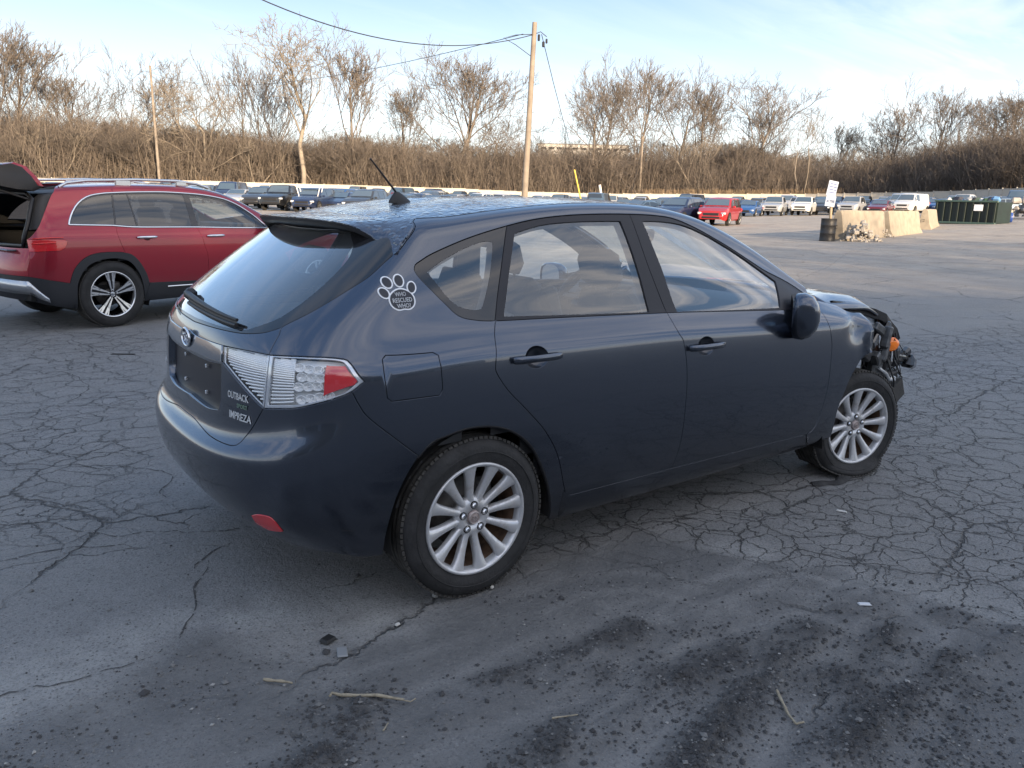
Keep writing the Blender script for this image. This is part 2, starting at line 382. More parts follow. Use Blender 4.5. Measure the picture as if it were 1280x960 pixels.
class Surf:
    def __init__(self, par):
        n = build_net(par)
        self.NET = n
        F = np.concatenate([n, n[::-1][1:] * np.array([1, -1, 1])], 0)
        self.nu, self.nt = F.shape[:2]
        self.umid = n.shape[0] - 1
        P = np.zeros((self.nu + 2, self.nt + 2, 3))
        P[1:-1, 1:-1] = F
        P[1:-1, 0] = 2 * F[:, 0] - F[:, 1]
        P[1:-1, -1] = F[:, self.nt - 2] * np.array([1, -1, 1])
        P[0] = 2 * P[1] - P[2]; P[-1] = 2 * P[-2] - P[-3]
        self.P = P
    def __call__(self, u, t, d=0):
        return _eval(self.P, self.nu, self.nt, u, t, d)
def _basis(t):
    return np.stack([(1 - t) ** 3, 3 * t ** 3 - 6 * t ** 2 + 4, -3 * t ** 3 + 3 * t ** 2 + 3 * t + 1, t ** 3], -1) / 6
def _dbasis(t):
    return np.stack([-(1 - t) ** 2 * 3, 9 * t ** 2 - 12 * t, -9 * t ** 2 + 6 * t + 3, 3 * t ** 2], -1) / 6
def _eval(_P, _NU, _NT, u, t, d=0):
    u = np.asarray(u, float); t = np.asarray(t, float)
    iu = np.clip(np.floor(u).astype(int), 0, _NU - 2); it = np.clip(np.floor(t).astype(int), 0, _NT - 2)
    fu = u - iu; ft = t - it
    bu = _basis(fu); bt = _basis(ft)
    idx = lambda a, b: _P[iu + a, it + b]
    out = 0
    if d == 0:
        for a in range(4):
            for b in range(4):
                out = out + idx(a, b) * (bu[..., a] * bt[..., b])[..., None]
        return out
    du = _dbasis(fu); dt = _dbasis(ft); P = 0; Du = 0; Dt = 0
    for a in range(4):
        for b in range(4):
            q = idx(a, b)
            P = P + q * (bu[..., a] * bt[..., b])[..., None]
            Du = Du + q * (du[..., a] * bt[..., b])[..., None]
            Dt = Dt + q * (bu[..., a] * dt[..., b])[..., None]
    N = np.cross(Dt, Du)
    N = N / np.maximum(np.linalg.norm(N, axis=-1, keepdims=True), 1e-9)
    return P, N

PAR_HATCH = dict(XS=[3.45, 3.2, 2.95, 2.72, 2.5, 2.3, 2.12, 1.95, 1.75, 1.5, 1.25, 1.0, .75, .5, .25, 0., -.2, -.36],
    LEVZ=LEVZ, LEVW=LEVW, XL=XL, BT=BT, AT=AT, BB=BB, CC=CC,
    RZ=REARZ + [1.09, 1.17, 1.25, 1.325, 1.365, 1.395, 1.42, 1.445, 1.462, 1.472],
    RX=REARX + [-.675, -.575, -.465, -.355, -.295, -.24, -.16, .0, .15, .28],
    NOSE=([2.3, 2.72, 3.0, 3.2, 3.45], [1, .985, .93, .84, .62]),
    ZC=([-.4, 0, 1, 2.2, 3.4], [-.012, .01, .002, -.045, -.075]), CN=[2.5, 2.55, 2.6, 2.5, 2.3])
# the red SUV's body
PAR_SUV = dict(XS=[3.70, 3.5, 3.25, 3.0, 2.75, 2.5, 2.3, 2.1, 1.9, 1.6, 1.25, .9, .6, .3, .0, -.25, -.42, -.54],
    LEVZ=[.24, .29, .40, .52, .64, .76, .86, .935, .975, .99, 1.02, 1.055], LEVW=[.86, .89, .905, .912, .916, .917, .915, .912, .908, .900, .885, .868],
    XL=[-.54] * 11 + [-.53, -.53, -.525, -.51, -.48, -.46, -.43, -.36, -.2, .0, .2],
    BT=[(-.6, 1.115, .85), (1.0, 1.09, .855), (2.1, 1.055, .85), (2.4, 1.04, .84), (2.9, 1.02, .82), (3.3, .98, .74), (3.7, .88, .55)],
    AT=[(-.6, 1.41, .70), (-.3, 1.44, .70), (.3, 1.475, .70), (1.0, 1.485, .695), (1.4, 1.455, .69), (1.7, 1.36, .70), (2.0, 1.20, .73), (2.2, 1.09, .76), (2.4, 1.05, .80), (2.9, 1.025, .79), (3.3, .985, .70), (3.7, .885, .5)],
    BB=[(-.6, 1.475, .62), (-.3, 1.505, .63), (.3, 1.54, .63), (1.0, 1.548, .625), (1.4, 1.525, .62), (1.7, 1.45, .63), (2.0, 1.285, .66), (2.2, 1.16, .70), (2.4, 1.075, .76), (2.9, 1.04, .75), (3.3, 1.0, .66), (3.7, .89, .48)],
    CC=[(-.6, 1.50), (-.3, 1.53), (.3, 1.565), (1.0, 1.575), (1.4, 1.56), (1.7, 1.53), (2.0, 1.40), (2.2, 1.27), (2.4, 1.13), (2.9, 1.085), (3.3, 1.04), (3.7, .92)],
    RZ=[.26, .31, .42, .54, .66, .77, .86, .92, .96, .98, 1.02, 1.06, 1.12, 1.22, 1.32, 1.40, 1.44, 1.475, 1.495, 1.515, 1.53, 1.54],
    RX=[-.72, -.82, -.90, -.925, -.925, -.90, -.86, -.845, -.84, -.835, -.825, -.815, -.80, -.765, -.725, -.685, -.65, -.60, -.50, -.3, -.1, .05],
    NOSE=([2.6, 3.0, 3.25, 3.5, 3.7], [1, .985, .95, .84, .62]), ZC=([-.6, 0, 1, 2.2, 3.7], [.01, .01, 0, -.01, -.05]), CN=[2.9, 2.9, 3.0, 3.0, 2.8])
SUV_LOC = (-.094, 7.403); SUV_HEAD = 15.5

CURVES = {
  'seam_hatch': [(18.977,16.666,1),(18.528,16.071,0),(18.426,15.315,0),(18.759,14.578,0),(19.038,14.216,0),(19.331,13.777,0),(19.938,13.212,0),(20.844,12.294,0),(21.668,11.553,0),(21.639,11.189,0),(21.833,9.834,1)],
  'seam_lamp': [(21.833,9.834,1),(21.859,8.243,0),(21.957,7.316,1)],
  'seam_hatch2': [(21.957,7.316,1),(22.253,6.901,0),(22.69,6.176,0),(22.857,5.717,0),(23.069,5.49,0),(23.739,5.539,0),(24.504,5.717,0),(25.473,6.121,0),(26,6.15,1)],
  'lamp_top': [(21.833,9.834,1),(20.291,10.202,0),(18.827,10.396,0),(18.3,10.037,0),(17.817,7.99,1)],
  'lamp_bot': [(17.817,7.99,1),(18.257,7.454,0),(18.892,7.332,0),(19.631,7.301,0),(20.503,7.267,0),(21.207,7.3,0),(21.957,7.316,1)],
  'inner_top': [(21.833,9.834,1),(22.904,9.746,0),(24.128,9.568,1)],
  'inner_bot': [(24.128,9.568,1),(24.082,8.677,1),(23.075,8.018,0),(22.366,7.57,0),(21.957,7.316,1)],
  'glass_bot': [(21.668,11.553,1),(21.895,11.394,0),(22.44,11.077,0),(23.359,10.771,0),(24.427,10.605,0),(25.538,10.459,0),(26,10.4,1)],
  'clear_right': [(21.619,14.897,1),(21.224,14.293,0),(21.303,13.432,0),(21.615,12.593,0),(22.068,11.931,0),(22.783,11.372,0)],
  'seam_bump': [(18.275,7.457,1),(18.004,6.459,0),(17.628,5.67,0),(16.378,4.136,1)],
  'bump_arch': [(16.378,4.136,1),(16.731,3.471,0),(16.978,2.848,0),(17.204,1.943,0),(17.32,1.036,1)],
  'bump_bot': [(17.32,1.036,1),(18.312,1.109,0),(19.567,1.288,0),(21.5,1.2,0),(22.5,1.2,0),(24,1.2,0),(26,1.2,1)],
  'arch_out': [(16.378,4.136,1),(15.958,4.733,0),(15.401,5.034,0),(15.046,5.07,0),(14.757,5.048,0),(14.326,4.753,0),(13.871,3.993,0),(13.575,3.049,0),(13.414,2.428,0),(13.301,1.944,1)],
  'arch_in': [(16.377,4.088,1),(16.06,4.461,0),(15.739,4.566,0),(15.269,4.676,0),(14.749,4.567,0),(14.318,4.207,0),(13.987,3.612,0),(13.721,2.669,0),(13.571,1.727,0),(13.421,0.007,1)],
  'door_r': [(14.653,15.074,1),(14.634,14.012,0),(14.637,12.909,0),(14.635,11.885,0),(14.666,10.552,0),(14.724,7.81,0),(14.716,6.867,0),(14.511,5.819,0),(14.13,4.89,0),(13.764,4.088,0),(13.493,3.231,0),(13.311,2.094,0),(13.239,1.778,0),(13.142,1.62,1)],
  'door_bot': [(13.142,1.62,1),(12.305,1.637,0),(10.731,1.656,1)],
  'door_botf': [(10.731,1.656,1),(8.927,1.657,0),(6.169,1.646,1)],
  'seam_b': [(11.279,15.187,1),(11.158,13.549,0),(10.933,11.929,0),(10.83,10.097,0),(10.728,8.307,0),(10.646,6.719,0),(10.589,5.484,0),(10.571,4.461,0),(10.594,2.895,0),(10.731,1.656,1)],
  'door_f': [(5.672,14.51,1),(5.696,11.478,0),(5.596,8.075,0),(5.492,6.338,0),(5.485,5.297,0),(5.5,3.63,0),(5.717,2.34,0),(5.89,1.835,0),(6.169,1.646,1)],
  'dlo_bot': [(6.18,11.681,1),(7.581,11.606,0),(10.954,11.682,0),(13.351,11.79,0),(14.626,11.844,0),(15.108,11.981,0),(15.41,12.192,0),(15.797,12.7,0),(16.402,13.373,0),(17.123,14.018,0)],
  'dlo_top': [(17.123,14.018,0),(17.204,14.193,0),(17.037,14.333,0),(16.715,14.523,0),(15.801,14.833,0),(14.653,15.074,0),(13.905,15.196,0),(13.141,15.233,0),(12.219,15.248,0),(11.29,15.266,0),(10.717,15.325,0),(10.182,15.361,0),(9.656,15.16,0),(9.122,14.943,0),(8.567,14.786,0),(7.971,14.617,0),(7.407,14.552,0),(6.349,14.868,0),(5.672,14.51,1)],
  'win_q': [(16.601,13.886,0),(16.245,14.208,0),(15.696,14.487,0),(15.269,14.572,0),(15.032,14.523,0),(14.96,14.376,0),(14.886,13.47,0),(14.925,12.538,0),(15.003,12.387,0),(15.297,12.468,0),(15.585,12.704,0),(16.144,13.406,0)],
  'win_r': [(14.373,14.693,1),(13.612,14.857,0),(12.778,14.873,0),(11.558,14.863,1),(11.465,13.9,0),(11.387,12.869,0),(11.334,11.813,1),(13.004,11.922,0),(14.459,12.04,1),(14.425,13.373,0)],
  'win_f': [(11.002,14.903,1),(10.499,14.989,0),(9.951,15.042,0),(9.408,14.941,0),(8.864,14.774,0),(8.3,14.596,0),(7.69,14.322,0),(7.211,14.064,1),(7.365,12.804,0),(7.495,11.906,1),(9.258,11.767,0),(10.631,11.756,1),(10.809,13.36,0)],
  'sill_bot': [(13.301,1.944,1),(13.232,0.003,1),(11.73,0.148,0),(9.106,0.01,0),(5.794,0.533,1),(6.169,1.646,1)],
  'fuel': [(17.197,10.335,1),(17.09,10.592,1),(15.938,10.269,1),(15.832,9.949,1),(15.803,6.44,1),(15.868,6.129,1),(17.023,6.297,1),(17.142,6.522,1)],
  'paw': [(17.343,13.352,0)],
  'refl': [(22.416,2.378,1),(21.965,2.526,0),(21.457,2.504,0),(21.255,2.023,1),(22.065,1.871,0),(22.491,2.035,0)],
  'fend_arch': [(5.858,0.719,1),(5.281,0.815,0),(4.792,0.935,0),(4.796,1.513,0),(4.783,2.53,0),(4.598,3.293,0),(4.383,3.999,0),(4.006,4.929,1)],
  'fend_top': [(2.74,7.725,1),(3.007,9.683,0),(3.303,10.855,0),(3.67,11.409,0),(4.269,11.786,0),(4.651,14.595,0),(5.752,13.641,1)],
  'garn_top': [(24.128,9.568,1),(24.753,9.526,0),(25.657,9.498,0),(26,9.7,1)],
  'garn_bot': [(24.081,8.659,1),(24.96,8.612,0),(25.775,8.594,0),(26,8.55,1)],
  'recess': [(24.099,8.619,1),(24.092,7.843,0),(24.116,7.342,0),(24.23,7.006,1),(24.877,6.917,0),(25.551,6.958,0),(26,7.0,1)],
  'fend_front': [(4.006,4.929,1),(3.558,5.679,1),(3.512,5.996,0),(3.056,6.235,0),(2.795,6.807,0),(2.74,7.725,1)],
  'bump_crease': [(28.313,5.252,0),(26.44,5.298,0),(25.06,5.425,0),(23.31,5.091,0),(22.74,4.96,0),(21.025,4.551,0),(20.036,4.519,0)],
  'lamp_red': [(19.348,9.798,1),(18.523,9.914,1),(18.022,8.199,1),(18.153,7.815,1),(19.432,7.589,1)],
  'lamp_mid': [(19.451,9.901,1),(19.562,7.524,1)],
  'lettO': [(23.804,7.619,1),(22.713,7.388,1)],
  'lettI': [(23.763,7.044,1),(22.405,6.923,1)],
}

CURVES2 = {
  'chrome': [(15.834,11.925,1),(15.657,12.724,0),(15.153,13.891,0),(14.548,14.648,0),(13.95,14.906,0),(13.487,14.962,0),(11.654,15.048,0),(10.606,15.013,0),(9.674,15.12,0),(8.953,15.274,0),(8.276,15.025,0),(7.633,14.184,0),(7.07,11.8,1),(9.135,11.516,0),(10.542,11.512,0),(12.751,11.492,0),(13.769,11.795,0)],
  'win1': [(15.662,12.085,1),(15.479,12.798,0),(15.018,13.811,0),(14.474,14.48,0),(13.978,14.711,0),(13.551,14.753,1),(13.667,11.996,1),(14.592,12.028,0)],
  'win2': [(13.472,14.757,1),(12.946,14.764,1),(12.855,11.823,1),(13.593,11.974,1)],
  'win3': [(12.882,14.763,1),(11.579,14.832,0),(10.689,14.815,1),(10.671,11.794,1),(11.611,11.739,0),(12.78,11.798,1)],
  'win4': [(10.451,14.799,1),(9.717,14.811,0),(9.06,14.806,0),(8.393,14.554,0),(7.881,13.846,0),(7.922,12.143,1),(9.285,11.83,0),(10.413,11.81,1)],
  'doorR': [(13.502,15.015,1),(13.637,11.858,0),(13.632,7.604,0),(13.434,5.344,0),(13.149,4.318,0),(12.812,3.178,0),(12.706,2.252,1)],
  'doorM': [(10.56,15.06,1),(10.499,11.608,0),(10.371,6.782,0),(10.247,4.803,0),(10.252,2.785,0),(10.349,2.231,1)],
  'doorbot': [(12.706,2.252,1),(11.71,2.237,0),(10.349,2.231,1)],
  'lamp': [(20.979,8.115,1),(17.881,7.859,0),(16.301,7.539,0),(16.19,6.881,0),(16.348,6.29,0),(16.771,5.872,1),(20.561,5.824,1)],
  'dpill': [(16.662,15.511,1),(17.385,13.991,0),(19.056,11.548,0),(20.979,8.115,1)],
  'archo': [(16.317,2.81,1),(15.894,4.051,0),(15.152,5.096,0),(14.403,5.529,0),(13.431,5.444,0),(13.024,4.798,0),(12.716,3.512,0),(12.607,2.544,1)],
  'archi': [(15.763,0.0,1),(15.767,2.483,0),(15.354,3.84,0),(14.746,4.621,0),(13.989,4.918,0),(13.382,4.636,0),(13.045,3.725,0),(12.859,2.434,0),(12.816,0.335,1)],
  'cladr': [(20.464,3.51,1),(18.132,3.297,0),(16.308,2.949,1)],
  'clads': [(12.607,2.544,1),(10.593,2.44,1)],
  'silver': [(24.7,2.461,0),(22.438,2.643,0),(20.58,2.753,1),(19.368,2.164,0),(18.544,0.914,1),(19.457,1.094,0),(20.762,1.728,0),(22.468,1.239,0),(25.719,1.159,0)],
  'handle': [(12.9,7.9,0),(12.591,8.014,0),(12.248,7.966,0)],
  'handle2': [(10.185,8.01,0),(9.879,8.068,0),(9.567,8.09,0)],
}

# ================================================================== terrain and yard surface
Fh = Vector((math.cos(CAM_YAW), math.sin(CAM_YAW), 0)); Rh = Vector((math.sin(CAM_YAW), -math.cos(CAM_YAW), 0))
def at(px, py, d):
    """point on the sight line of a photo pixel at forward distance d (metres)"""
    px, py, d = float(px), float(py), float(d); r = cF + ((px - 640) / CAM_F) * cR - ((py - 480) / CAM_F) * cU
    return CAM_LOC + r * (d / r.dot(Fh))
_PX = [-400, -80, 60, 200, 400, 560, 640, 740, 840, 1000, 1100, 1180, 1280, 1380, 1700]
_FY = [221, 221, 222, 224.5, 230, 235, 239, 241.5, 242, 242, 240, 238, 233.5, 229, 229]
_FD = [120, 125, 130, 138, 150, 150, 150, 150, 150, 145, 135, 126, 112, 102, 95]
FENCE_H = 2.3
_FZ = [at(a, b, c).z - FENCE_H for a, b, c in zip(_PX, _FY, _FD)]
_HY = [150, 150, 150, 160, 172, 180, 182, 184, 176, 196, 196, 194, 180, 172, 172]      # wooded skyline behind
_HZ = [at(a, b, 330).z - 7 for a, b in zip(_PX, _HY)]
def lat(x, y):
    d = (x - CAM_LOC.x) * Fh.x + (y - CAM_LOC.y) * Fh.y; l = (x - CAM_LOC.x) * Rh.x + (y - CAM_LOC.y) * Rh.y
    px = 640 + CAM_F / math.cos(CAM_PITCH) * l / np.maximum(d, 1.)
    return d, np.clip(px, -400, 1700)
def gz(x, y):
    x = np.asarray(x, float); y = np.asarray(y, float)
    d, px = lat(x, y); fd = np.interp(px, _PX, _FD); fz = np.interp(px, _PX, _FZ); hz_ = np.interp(px, _PX, _HZ)
    s = np.clip((d - 14) / (fd - 14), 0, 1); z = fz * s ** 1.35
    t = np.clip((d - fd - 25) / (330 - fd - 25), 0, 1); t = t * t * (3 - 2 * t); z = z + (hz_ - fz) * t
    return z
# value noise for relief
_rng = np.random.RandomState(3); _NZ = _rng.rand(256, 256)
def vnoise(x, y):
    xi = np.floor(x).astype(int); yi = np.floor(y).astype(int); fx = x - xi; fy = y - yi; fx = fx * fx * (3 - 2 * fx); fy = fy * fy * (3 - 2 * fy)
    g = lambda a, b: _NZ[a & 255, b & 255]
    return (g(xi, yi) * (1 - fx) + g(xi + 1, yi) * fx) * (1 - fy) + (g(xi, yi + 1) * (1 - fx) + g(xi + 1, yi + 1) * fx) * fy
def fbm(x, y, o=5, k=.5):
    s = 0; a = 1; n = 0
    for i in range(o): s = s + a * vnoise(x * 2 ** i + 17.3 * i, y * 2 ** i + 9.1 * i); n += a; a *= k
    return s / n
def poly_field(poly, x, y, soft):
    """1 inside a ground polygon, falling off over 'soft' metres outside"""
    P = np.array(poly); ins = inside(P, x, y); d2 = np.full(x.shape, 1e9)
    for a, b in zip(P, np.roll(P, -1, 0)):
        ab = b - a; t = np.clip(((x - a[0]) * ab[0] + (y - a[1]) * ab[1]) / (ab @ ab), 0, 1); d2 = np.minimum(d2, (x - a[0] - t * ab[0]) ** 2 + (y - a[1] - t * ab[1]) ** 2)
    d = np.sqrt(d2); d = np.where(ins, -d, d); return np.clip(.5 - d / soft, 0, 1)
G = lambda *pp: [tuple(ray_ground(*p)[:2]) for p in pp]
DIRT = G((-700, 1400), (-250, 1050), (40, 905), (150, 832), (232, 790), (300, 792), (350, 815), (430, 800), (520, 790), (575, 760), (690, 690), (790, 660), (900, 690), (1010, 705), (1080, 740), (1180, 762), (1300, 795), (1700, 860), (1900, 1400))
PALE1 = G((-300, 960), (0, 850), (120, 800), (260, 745), (380, 740), (470, 745), (560, 765), (520, 800), (440, 810), (330, 795), (240, 800), (150, 845), (70, 910), (0, 960))
PALE2 = G((820, 700), (980, 690), (1100, 735), (1200, 752), (1300, 770), (1300, 800), (1180, 780), (1080, 750), (1000, 735), (900, 720))
GATOR = G((560, 700), (760, 560), (980, 500), (1120, 420), (1300, 400), (1700, 450), (1700, 760), (1280, 780), (1080, 745), (860, 730))
GATOR2 = G((-200, 385), (60, 390), (190, 415), (220, 470), (200, 560), (215, 640), (100, 680), (0, 690), (-200, 700))
RUTS = [G((860, 965), (930, 870), (1000, 800), (1090, 745), (1250, 690)), G((330, 985), (520, 900), (700, 840), (800, 790)), G((620, 985), (760, 900), (900, 830), (1010, 790)), G((1010, 990), (1090, 900), (1180, 830), (1300, 780))]
def seg_dist(path, x, y):
    P = np.array(path); d2 = np.full(x.shape, 1e9)
    for a, b in zip(P[:-1], P[1:]):
        ab = b - a; t = np.clip(((x - a[0]) * ab[0] + (y - a[1]) * ab[1]) / (ab @ ab), 0, 1); d2 = np.minimum(d2, (x - a[0] - t * ab[0]) ** 2 + (y - a[1] - t * ab[1]) ** 2)
    return np.sqrt(d2)
def clump_field(x, y):
    """ragged ridges of loose dirt beside the ruts and in the churned patches"""
    c = 0
    for i, r in enumerate(RUTS):
        d = seg_dist(r, x + .10 * (fbm(x * 2, y * 2) - .5), y + .10 * (fbm(x * 2 + 7, y * 2) - .5)); c = np.maximum(c, np.exp(-(d / .075) ** 2) * np.clip((fbm(x * 3.1 + i * 3, y * 3.1) - .40) * 5, 0, 1))
    for (px, py, r) in ((790, 868, .16), (930, 830, .20), (1100, 790, .18), (1200, 760, .13), (1160, 850, .18), (430, 895, .12), (850, 850, .12), (1050, 860, .14), (1150, 900, .14)):
        q = ray_ground(px, py); c = np.maximum(c, np.exp(-(((x - q.x) ** 2 + (y - q.y) ** 2) / r ** 2)) * np.clip((fbm(x * 5 + px, y * 5) - .35) * 4, 0, 1))
    return c
def near_relief(x, y):
    dirt = poly_field(DIRT, x + .25 * (fbm(x * 1.3, y * 1.3) - .5), y + .25 * (fbm(x * 1.3 + 5, y * 1.3) - .5), .12)
    dirt = dirt * np.clip((fbm(x * 1.7 + 30, y * 1.7) - .22) * 4, .0, 1)
    c = clump_field(x, y) * np.clip(dirt + .1, 0, 1)
    lump = np.clip(fbm(x * 22, y * 22, 3, .6) - .42, 0, 1)
    h = .010 * (fbm(x * .6, y * .6, 3) - .5) + dirt * (.012 * (fbm(x * 7, y * 7, 4, .6) - .5) + .004) + c * (.020 + .055 * lump) + .006 * np.clip(fbm(x * 30 + 3, y * 30, 2) - .62, 0, 1) * dirt
    for i, r in enumerate(RUTS):
        sdv = seg_dist(r, x + .05 * (fbm(x * 3, y * 3) - .5), y)
        h = h - .008 * np.exp(-((sdv - .14) / .07) ** 2) * dirt
        for o_ in (.14, .31, .47): dirt = dirt * (1 - .55 * np.exp(-((sdv - o_) / .030) ** 2) * np.clip((fbm(x * 2 + i * 4, y * 2) - .3) * 4, 0, 1))
    return h, dirt, c
def make_ground():
    n_in = 620; half = R_(41); a_in = np.linspace(-half, half, n_in); a_out = np.linspace(half, 2 * math.pi - half, 90)[1:-1]
    an = np.concatenate([a_in, a_out]); na = len(an)
    r = [0.0]; 
    rr = np.concatenate([np.geomspace(.6, 1.9, 12), np.geomspace(1.92, 7.5, 430), np.geomspace(7.6, 25, 150), np.geomspace(25.6, 420, 120), [600, 900, 1500, 3000]])
    A, Rr = np.meshgrid(an, rr, indexing='ij'); X = CAM_LOC.x + Rr * np.cos(CAM_YAW - A); Y = CAM_LOC.y + Rr * np.sin(CAM_YAW - A)
    Z = gz(X, Y); nearm = (Rr < 14) & (np.abs(((A + math.pi) % (2 * math.pi)) - math.pi) < half + .02)
    dirt = np.zeros_like(Z); cl = np.zeros_like(Z)
    h, di, c = near_relief(X[nearm], Y[nearm]); fade = np.clip((12 - Rr[nearm]) / 5, 0, 1)
    # keep it flat where the tyres and cars stand
    flat = np.minimum(1, np.minimum(np.hypot(X[nearm] - .02, Y[nearm] + .77), np.hypot(X[nearm] - 2.6, Y[nearm] + .8)) / .45)
    Z[nearm] += (h - .002) * fade * flat; dirt[nearm] = di; cl[nearm] = c
    if True:
        m_ = (Rr >= 7) & (Rr < 90); Z[m_] += .02 * (fbm(X[m_] * .25, Y[m_] * .25, 3) - .5) * np.clip((Rr[m_] - 7) / 10, 0, 1)
    pale = np.zeros_like(Z); gat = np.zeros_like(Z)
    w1 = .35 * (fbm(X * 1.1, Y * 1.1) - .5); w2 = .35 * (fbm(X * 1.1 + 50, Y * 1.1) - .5)
    pale = np.maximum(poly_field(PALE1, X + w1, Y + w2, .35), poly_field(PALE2, X + w1, Y + w2, .25)); gat = np.maximum(poly_field(GATOR, X + w1, Y + w2, .9), poly_field(GATOR2, X + w1, Y + w2, .9) * (.45 + .5 * np.clip((fbm(X * .8 + 9, Y * .8) - .35) * 4, 0, 1)))
    far = np.clip((Rr - 9) / 14, 0, 1)
    nr = len(rr); idx = np.arange(na * nr).reshape(na, nr); nx = np.roll(idx, -1, 0)
    F = np.stack([idx[:, :-1], idx[:, 1:], nx[:, 1:], nx[:, :-1]], -1).reshape(-1, 4)
    V = np.stack([X, Y, Z], -1).reshape(-1, 3); V = np.vstack([V, [[CAM_LOC.x, CAM_LOC.y, 0]]])
    me = bpy.data.meshes.new('ground'); me.vertices.add(len(V)); me.vertices.foreach_set('co', V.ravel().astype(np.float32))
    tri = np.stack([np.full(na, len(V) - 1), idx[:, 0], nx[:, 0]], -1)
    nl = len(F) * 4 + len(tri) * 3; me.loops.add(nl); me.loops.foreach_set('vertex_index', np.concatenate([F.ravel(), tri.ravel()]).astype(np.int32))
    me.polygons.add(len(F) + len(tri)); st = np.concatenate([np.arange(len(F)) * 4, len(F) * 4 + np.arange(len(tri)) * 3]).astype(np.int32); me.polygons.foreach_set('loop_start', st)
    me.update(calc_edges=True); me.polygons.foreach_set('use_smooth', [True] * len(me.polygons))
    col = np.zeros((len(V), 4), np.float32); col[:-1, 0] = dirt.ravel(); col[:-1, 1] = gat.ravel(); col[:-1, 2] = pale.ravel(); col[:, 3] = 1; col[:-1, 3] = 1
    ca = me.color_attributes.new('zones', 'FLOAT_COLOR', 'POINT'); ca.data.foreach_set('color', col.ravel())
    at2 = me.attributes.new('clumps', 'FLOAT', 'POINT'); at2.data.foreach_set('value', np.concatenate([cl.ravel(), [0]]).astype(np.float32))
    at3 = me.attributes.new('far', 'FLOAT', 'POINT'); at3.data.foreach_set('value', np.concatenate([far.ravel(), [0]]).astype(np.float32))
    o = link('ground', me, None, ground_mat()); tag(o, kind='structure'); me.update()
    nrm = np.zeros(3 * len(me.polygons)); me.polygons.foreach_get('normal', nrm)
    if nrm[2::3].mean() < 0: me.flip_normals()
    return o
def ground_mat():
    m = bpy.data.materials.new('cracked asphalt'); m.use_nodes = True; t = m.node_tree; N = t.nodes.new; L = t.links.new; b = t.nodes['Principled BSDF']
    tc = N('ShaderNodeTexCoord'); P = tc.outputs['Object']
    def noise(sc, det=6, ro=.6, dist=0, vec=P):
        n = N('ShaderNodeTexNoise'); n.inputs['Scale'].default_value = sc; n.inputs['Detail'].default_value = det; n.inputs['Roughness'].default_value = ro; n.inputs['Distortion'].default_value = dist; L(vec, n.inputs['Vector']); return n
    def mr(v, a, b_, c=0., d=1., sm=False):
        r = N('ShaderNodeMapRange'); r.inputs['From Min'].default_value = a; r.inputs['From Max'].default_value = b_; r.inputs['To Min'].default_value = c; r.inputs['To Max'].default_value = d; L(v, r.inputs['Value'])
        if sm: r.interpolation_type = 'SMOOTHSTEP'
        return r.outputs[0]
    def mth(op, a, b_=None):
        q = N('ShaderNodeMath'); q.operation = op
        for i, v in enumerate((a, b_)):
            if v is None: continue
            if isinstance(v, (int, float)): q.inputs[i].default_value = v
            else: L(v, q.inputs[i])
        return q.outputs[0]
    def mixc(f, a, b_):
        x = N('ShaderNodeMix'); x.data_type = 'RGBA'
        if isinstance(f, (int, float)): x.inputs['Factor'].default_value = f
        else: L(f, x.inputs['Factor'])
        for i, v in ((6, a), (7, b_)):
            if isinstance(v, tuple): x.inputs[i].default_value = (*v, 1)
            else: L(v, x.inputs[i])
        return x.outputs[2]
    za = N('ShaderNodeVertexColor'); za.layer_name = 'zones'; zs = N('ShaderNodeSeparateColor'); L(za.outputs[0], zs.inputs[0])
    ac = N('ShaderNodeAttribute'); ac.attribute_name = 'clumps'; af = N('ShaderNodeAttribute'); af.attribute_name = 'far'
    big = noise(.35, 5, .6); mid = noise(3.2, 7, .66); fine = noise(120, 3, .6); fine2 = noise(420, 2, .5)
    base = mixc(mr(mid.outputs['Fac'], .3, .7), (.185, .188, .192), (.275, .276, .278))
    base = mixc(mr(big.outputs['Fac'], .40, .66), base, (.240, .237, .230))
    base = mixc(mth('MULTIPLY', zs.outputs['Blue'], mr(mid.outputs['Fac'], .35, .6)), base, (.38, .38, .37))
    # aggregate speckle
    vo = N('ShaderNodeTexVoronoi'); vo.inputs['Scale'].default_value = 150; L(P, vo.inputs['Vector'])
    base = mixc(mth('MULTIPLY', mr(vo.outputs['Distance'], .0, .22, .38, 0), 1.), base, (.27, .265, .255))
    base = mixc(mr(fine.outputs['Fac'], .54, .70, 0, .62), base, (.045, .045, .048))
    vo2 = N('ShaderNodeTexVoronoi'); vo2.inputs['Scale'].default_value = 62; L(P, vo2.inputs['Vector']); vs = N('ShaderNodeSeparateColor'); L(vo2.outputs['Color'], vs.inputs[0])
    base = mixc(mth('MULTIPLY', mr(vo2.outputs['Distance'], .10, .34, 1, 0), mr(vs.outputs['Red'], .72, .80, 0, .7)), base, (.36, .355, .34))
    base = mixc(mth('MULTIPLY', mr(vo2.outputs['Distance'], .10, .38, 1, 0), mr(vs.outputs['Green'], .70, .78, 0, .75)), base, (.060, .060, .063))
    # loose damp dirt
    dirtc = mixc(mr(mid.outputs['Fac'], .3, .72), (.090, .092, .097), (.200, .199, .195))
    dirtc = mixc(mr(fine2.outputs['Fac'], .60, .72, 0, .45), dirtc, (.18, .175, .165))
    dm = mth('MULTIPLY', zs.outputs['Red'], mr(mid.outputs['Fac'], .33, .50, .25, 1))
    base = mixc(dm, base, dirtc)
    base = mixc(mth('MULTIPLY', ac.outputs['Fac'], .85), base, (.040, .039, .040))
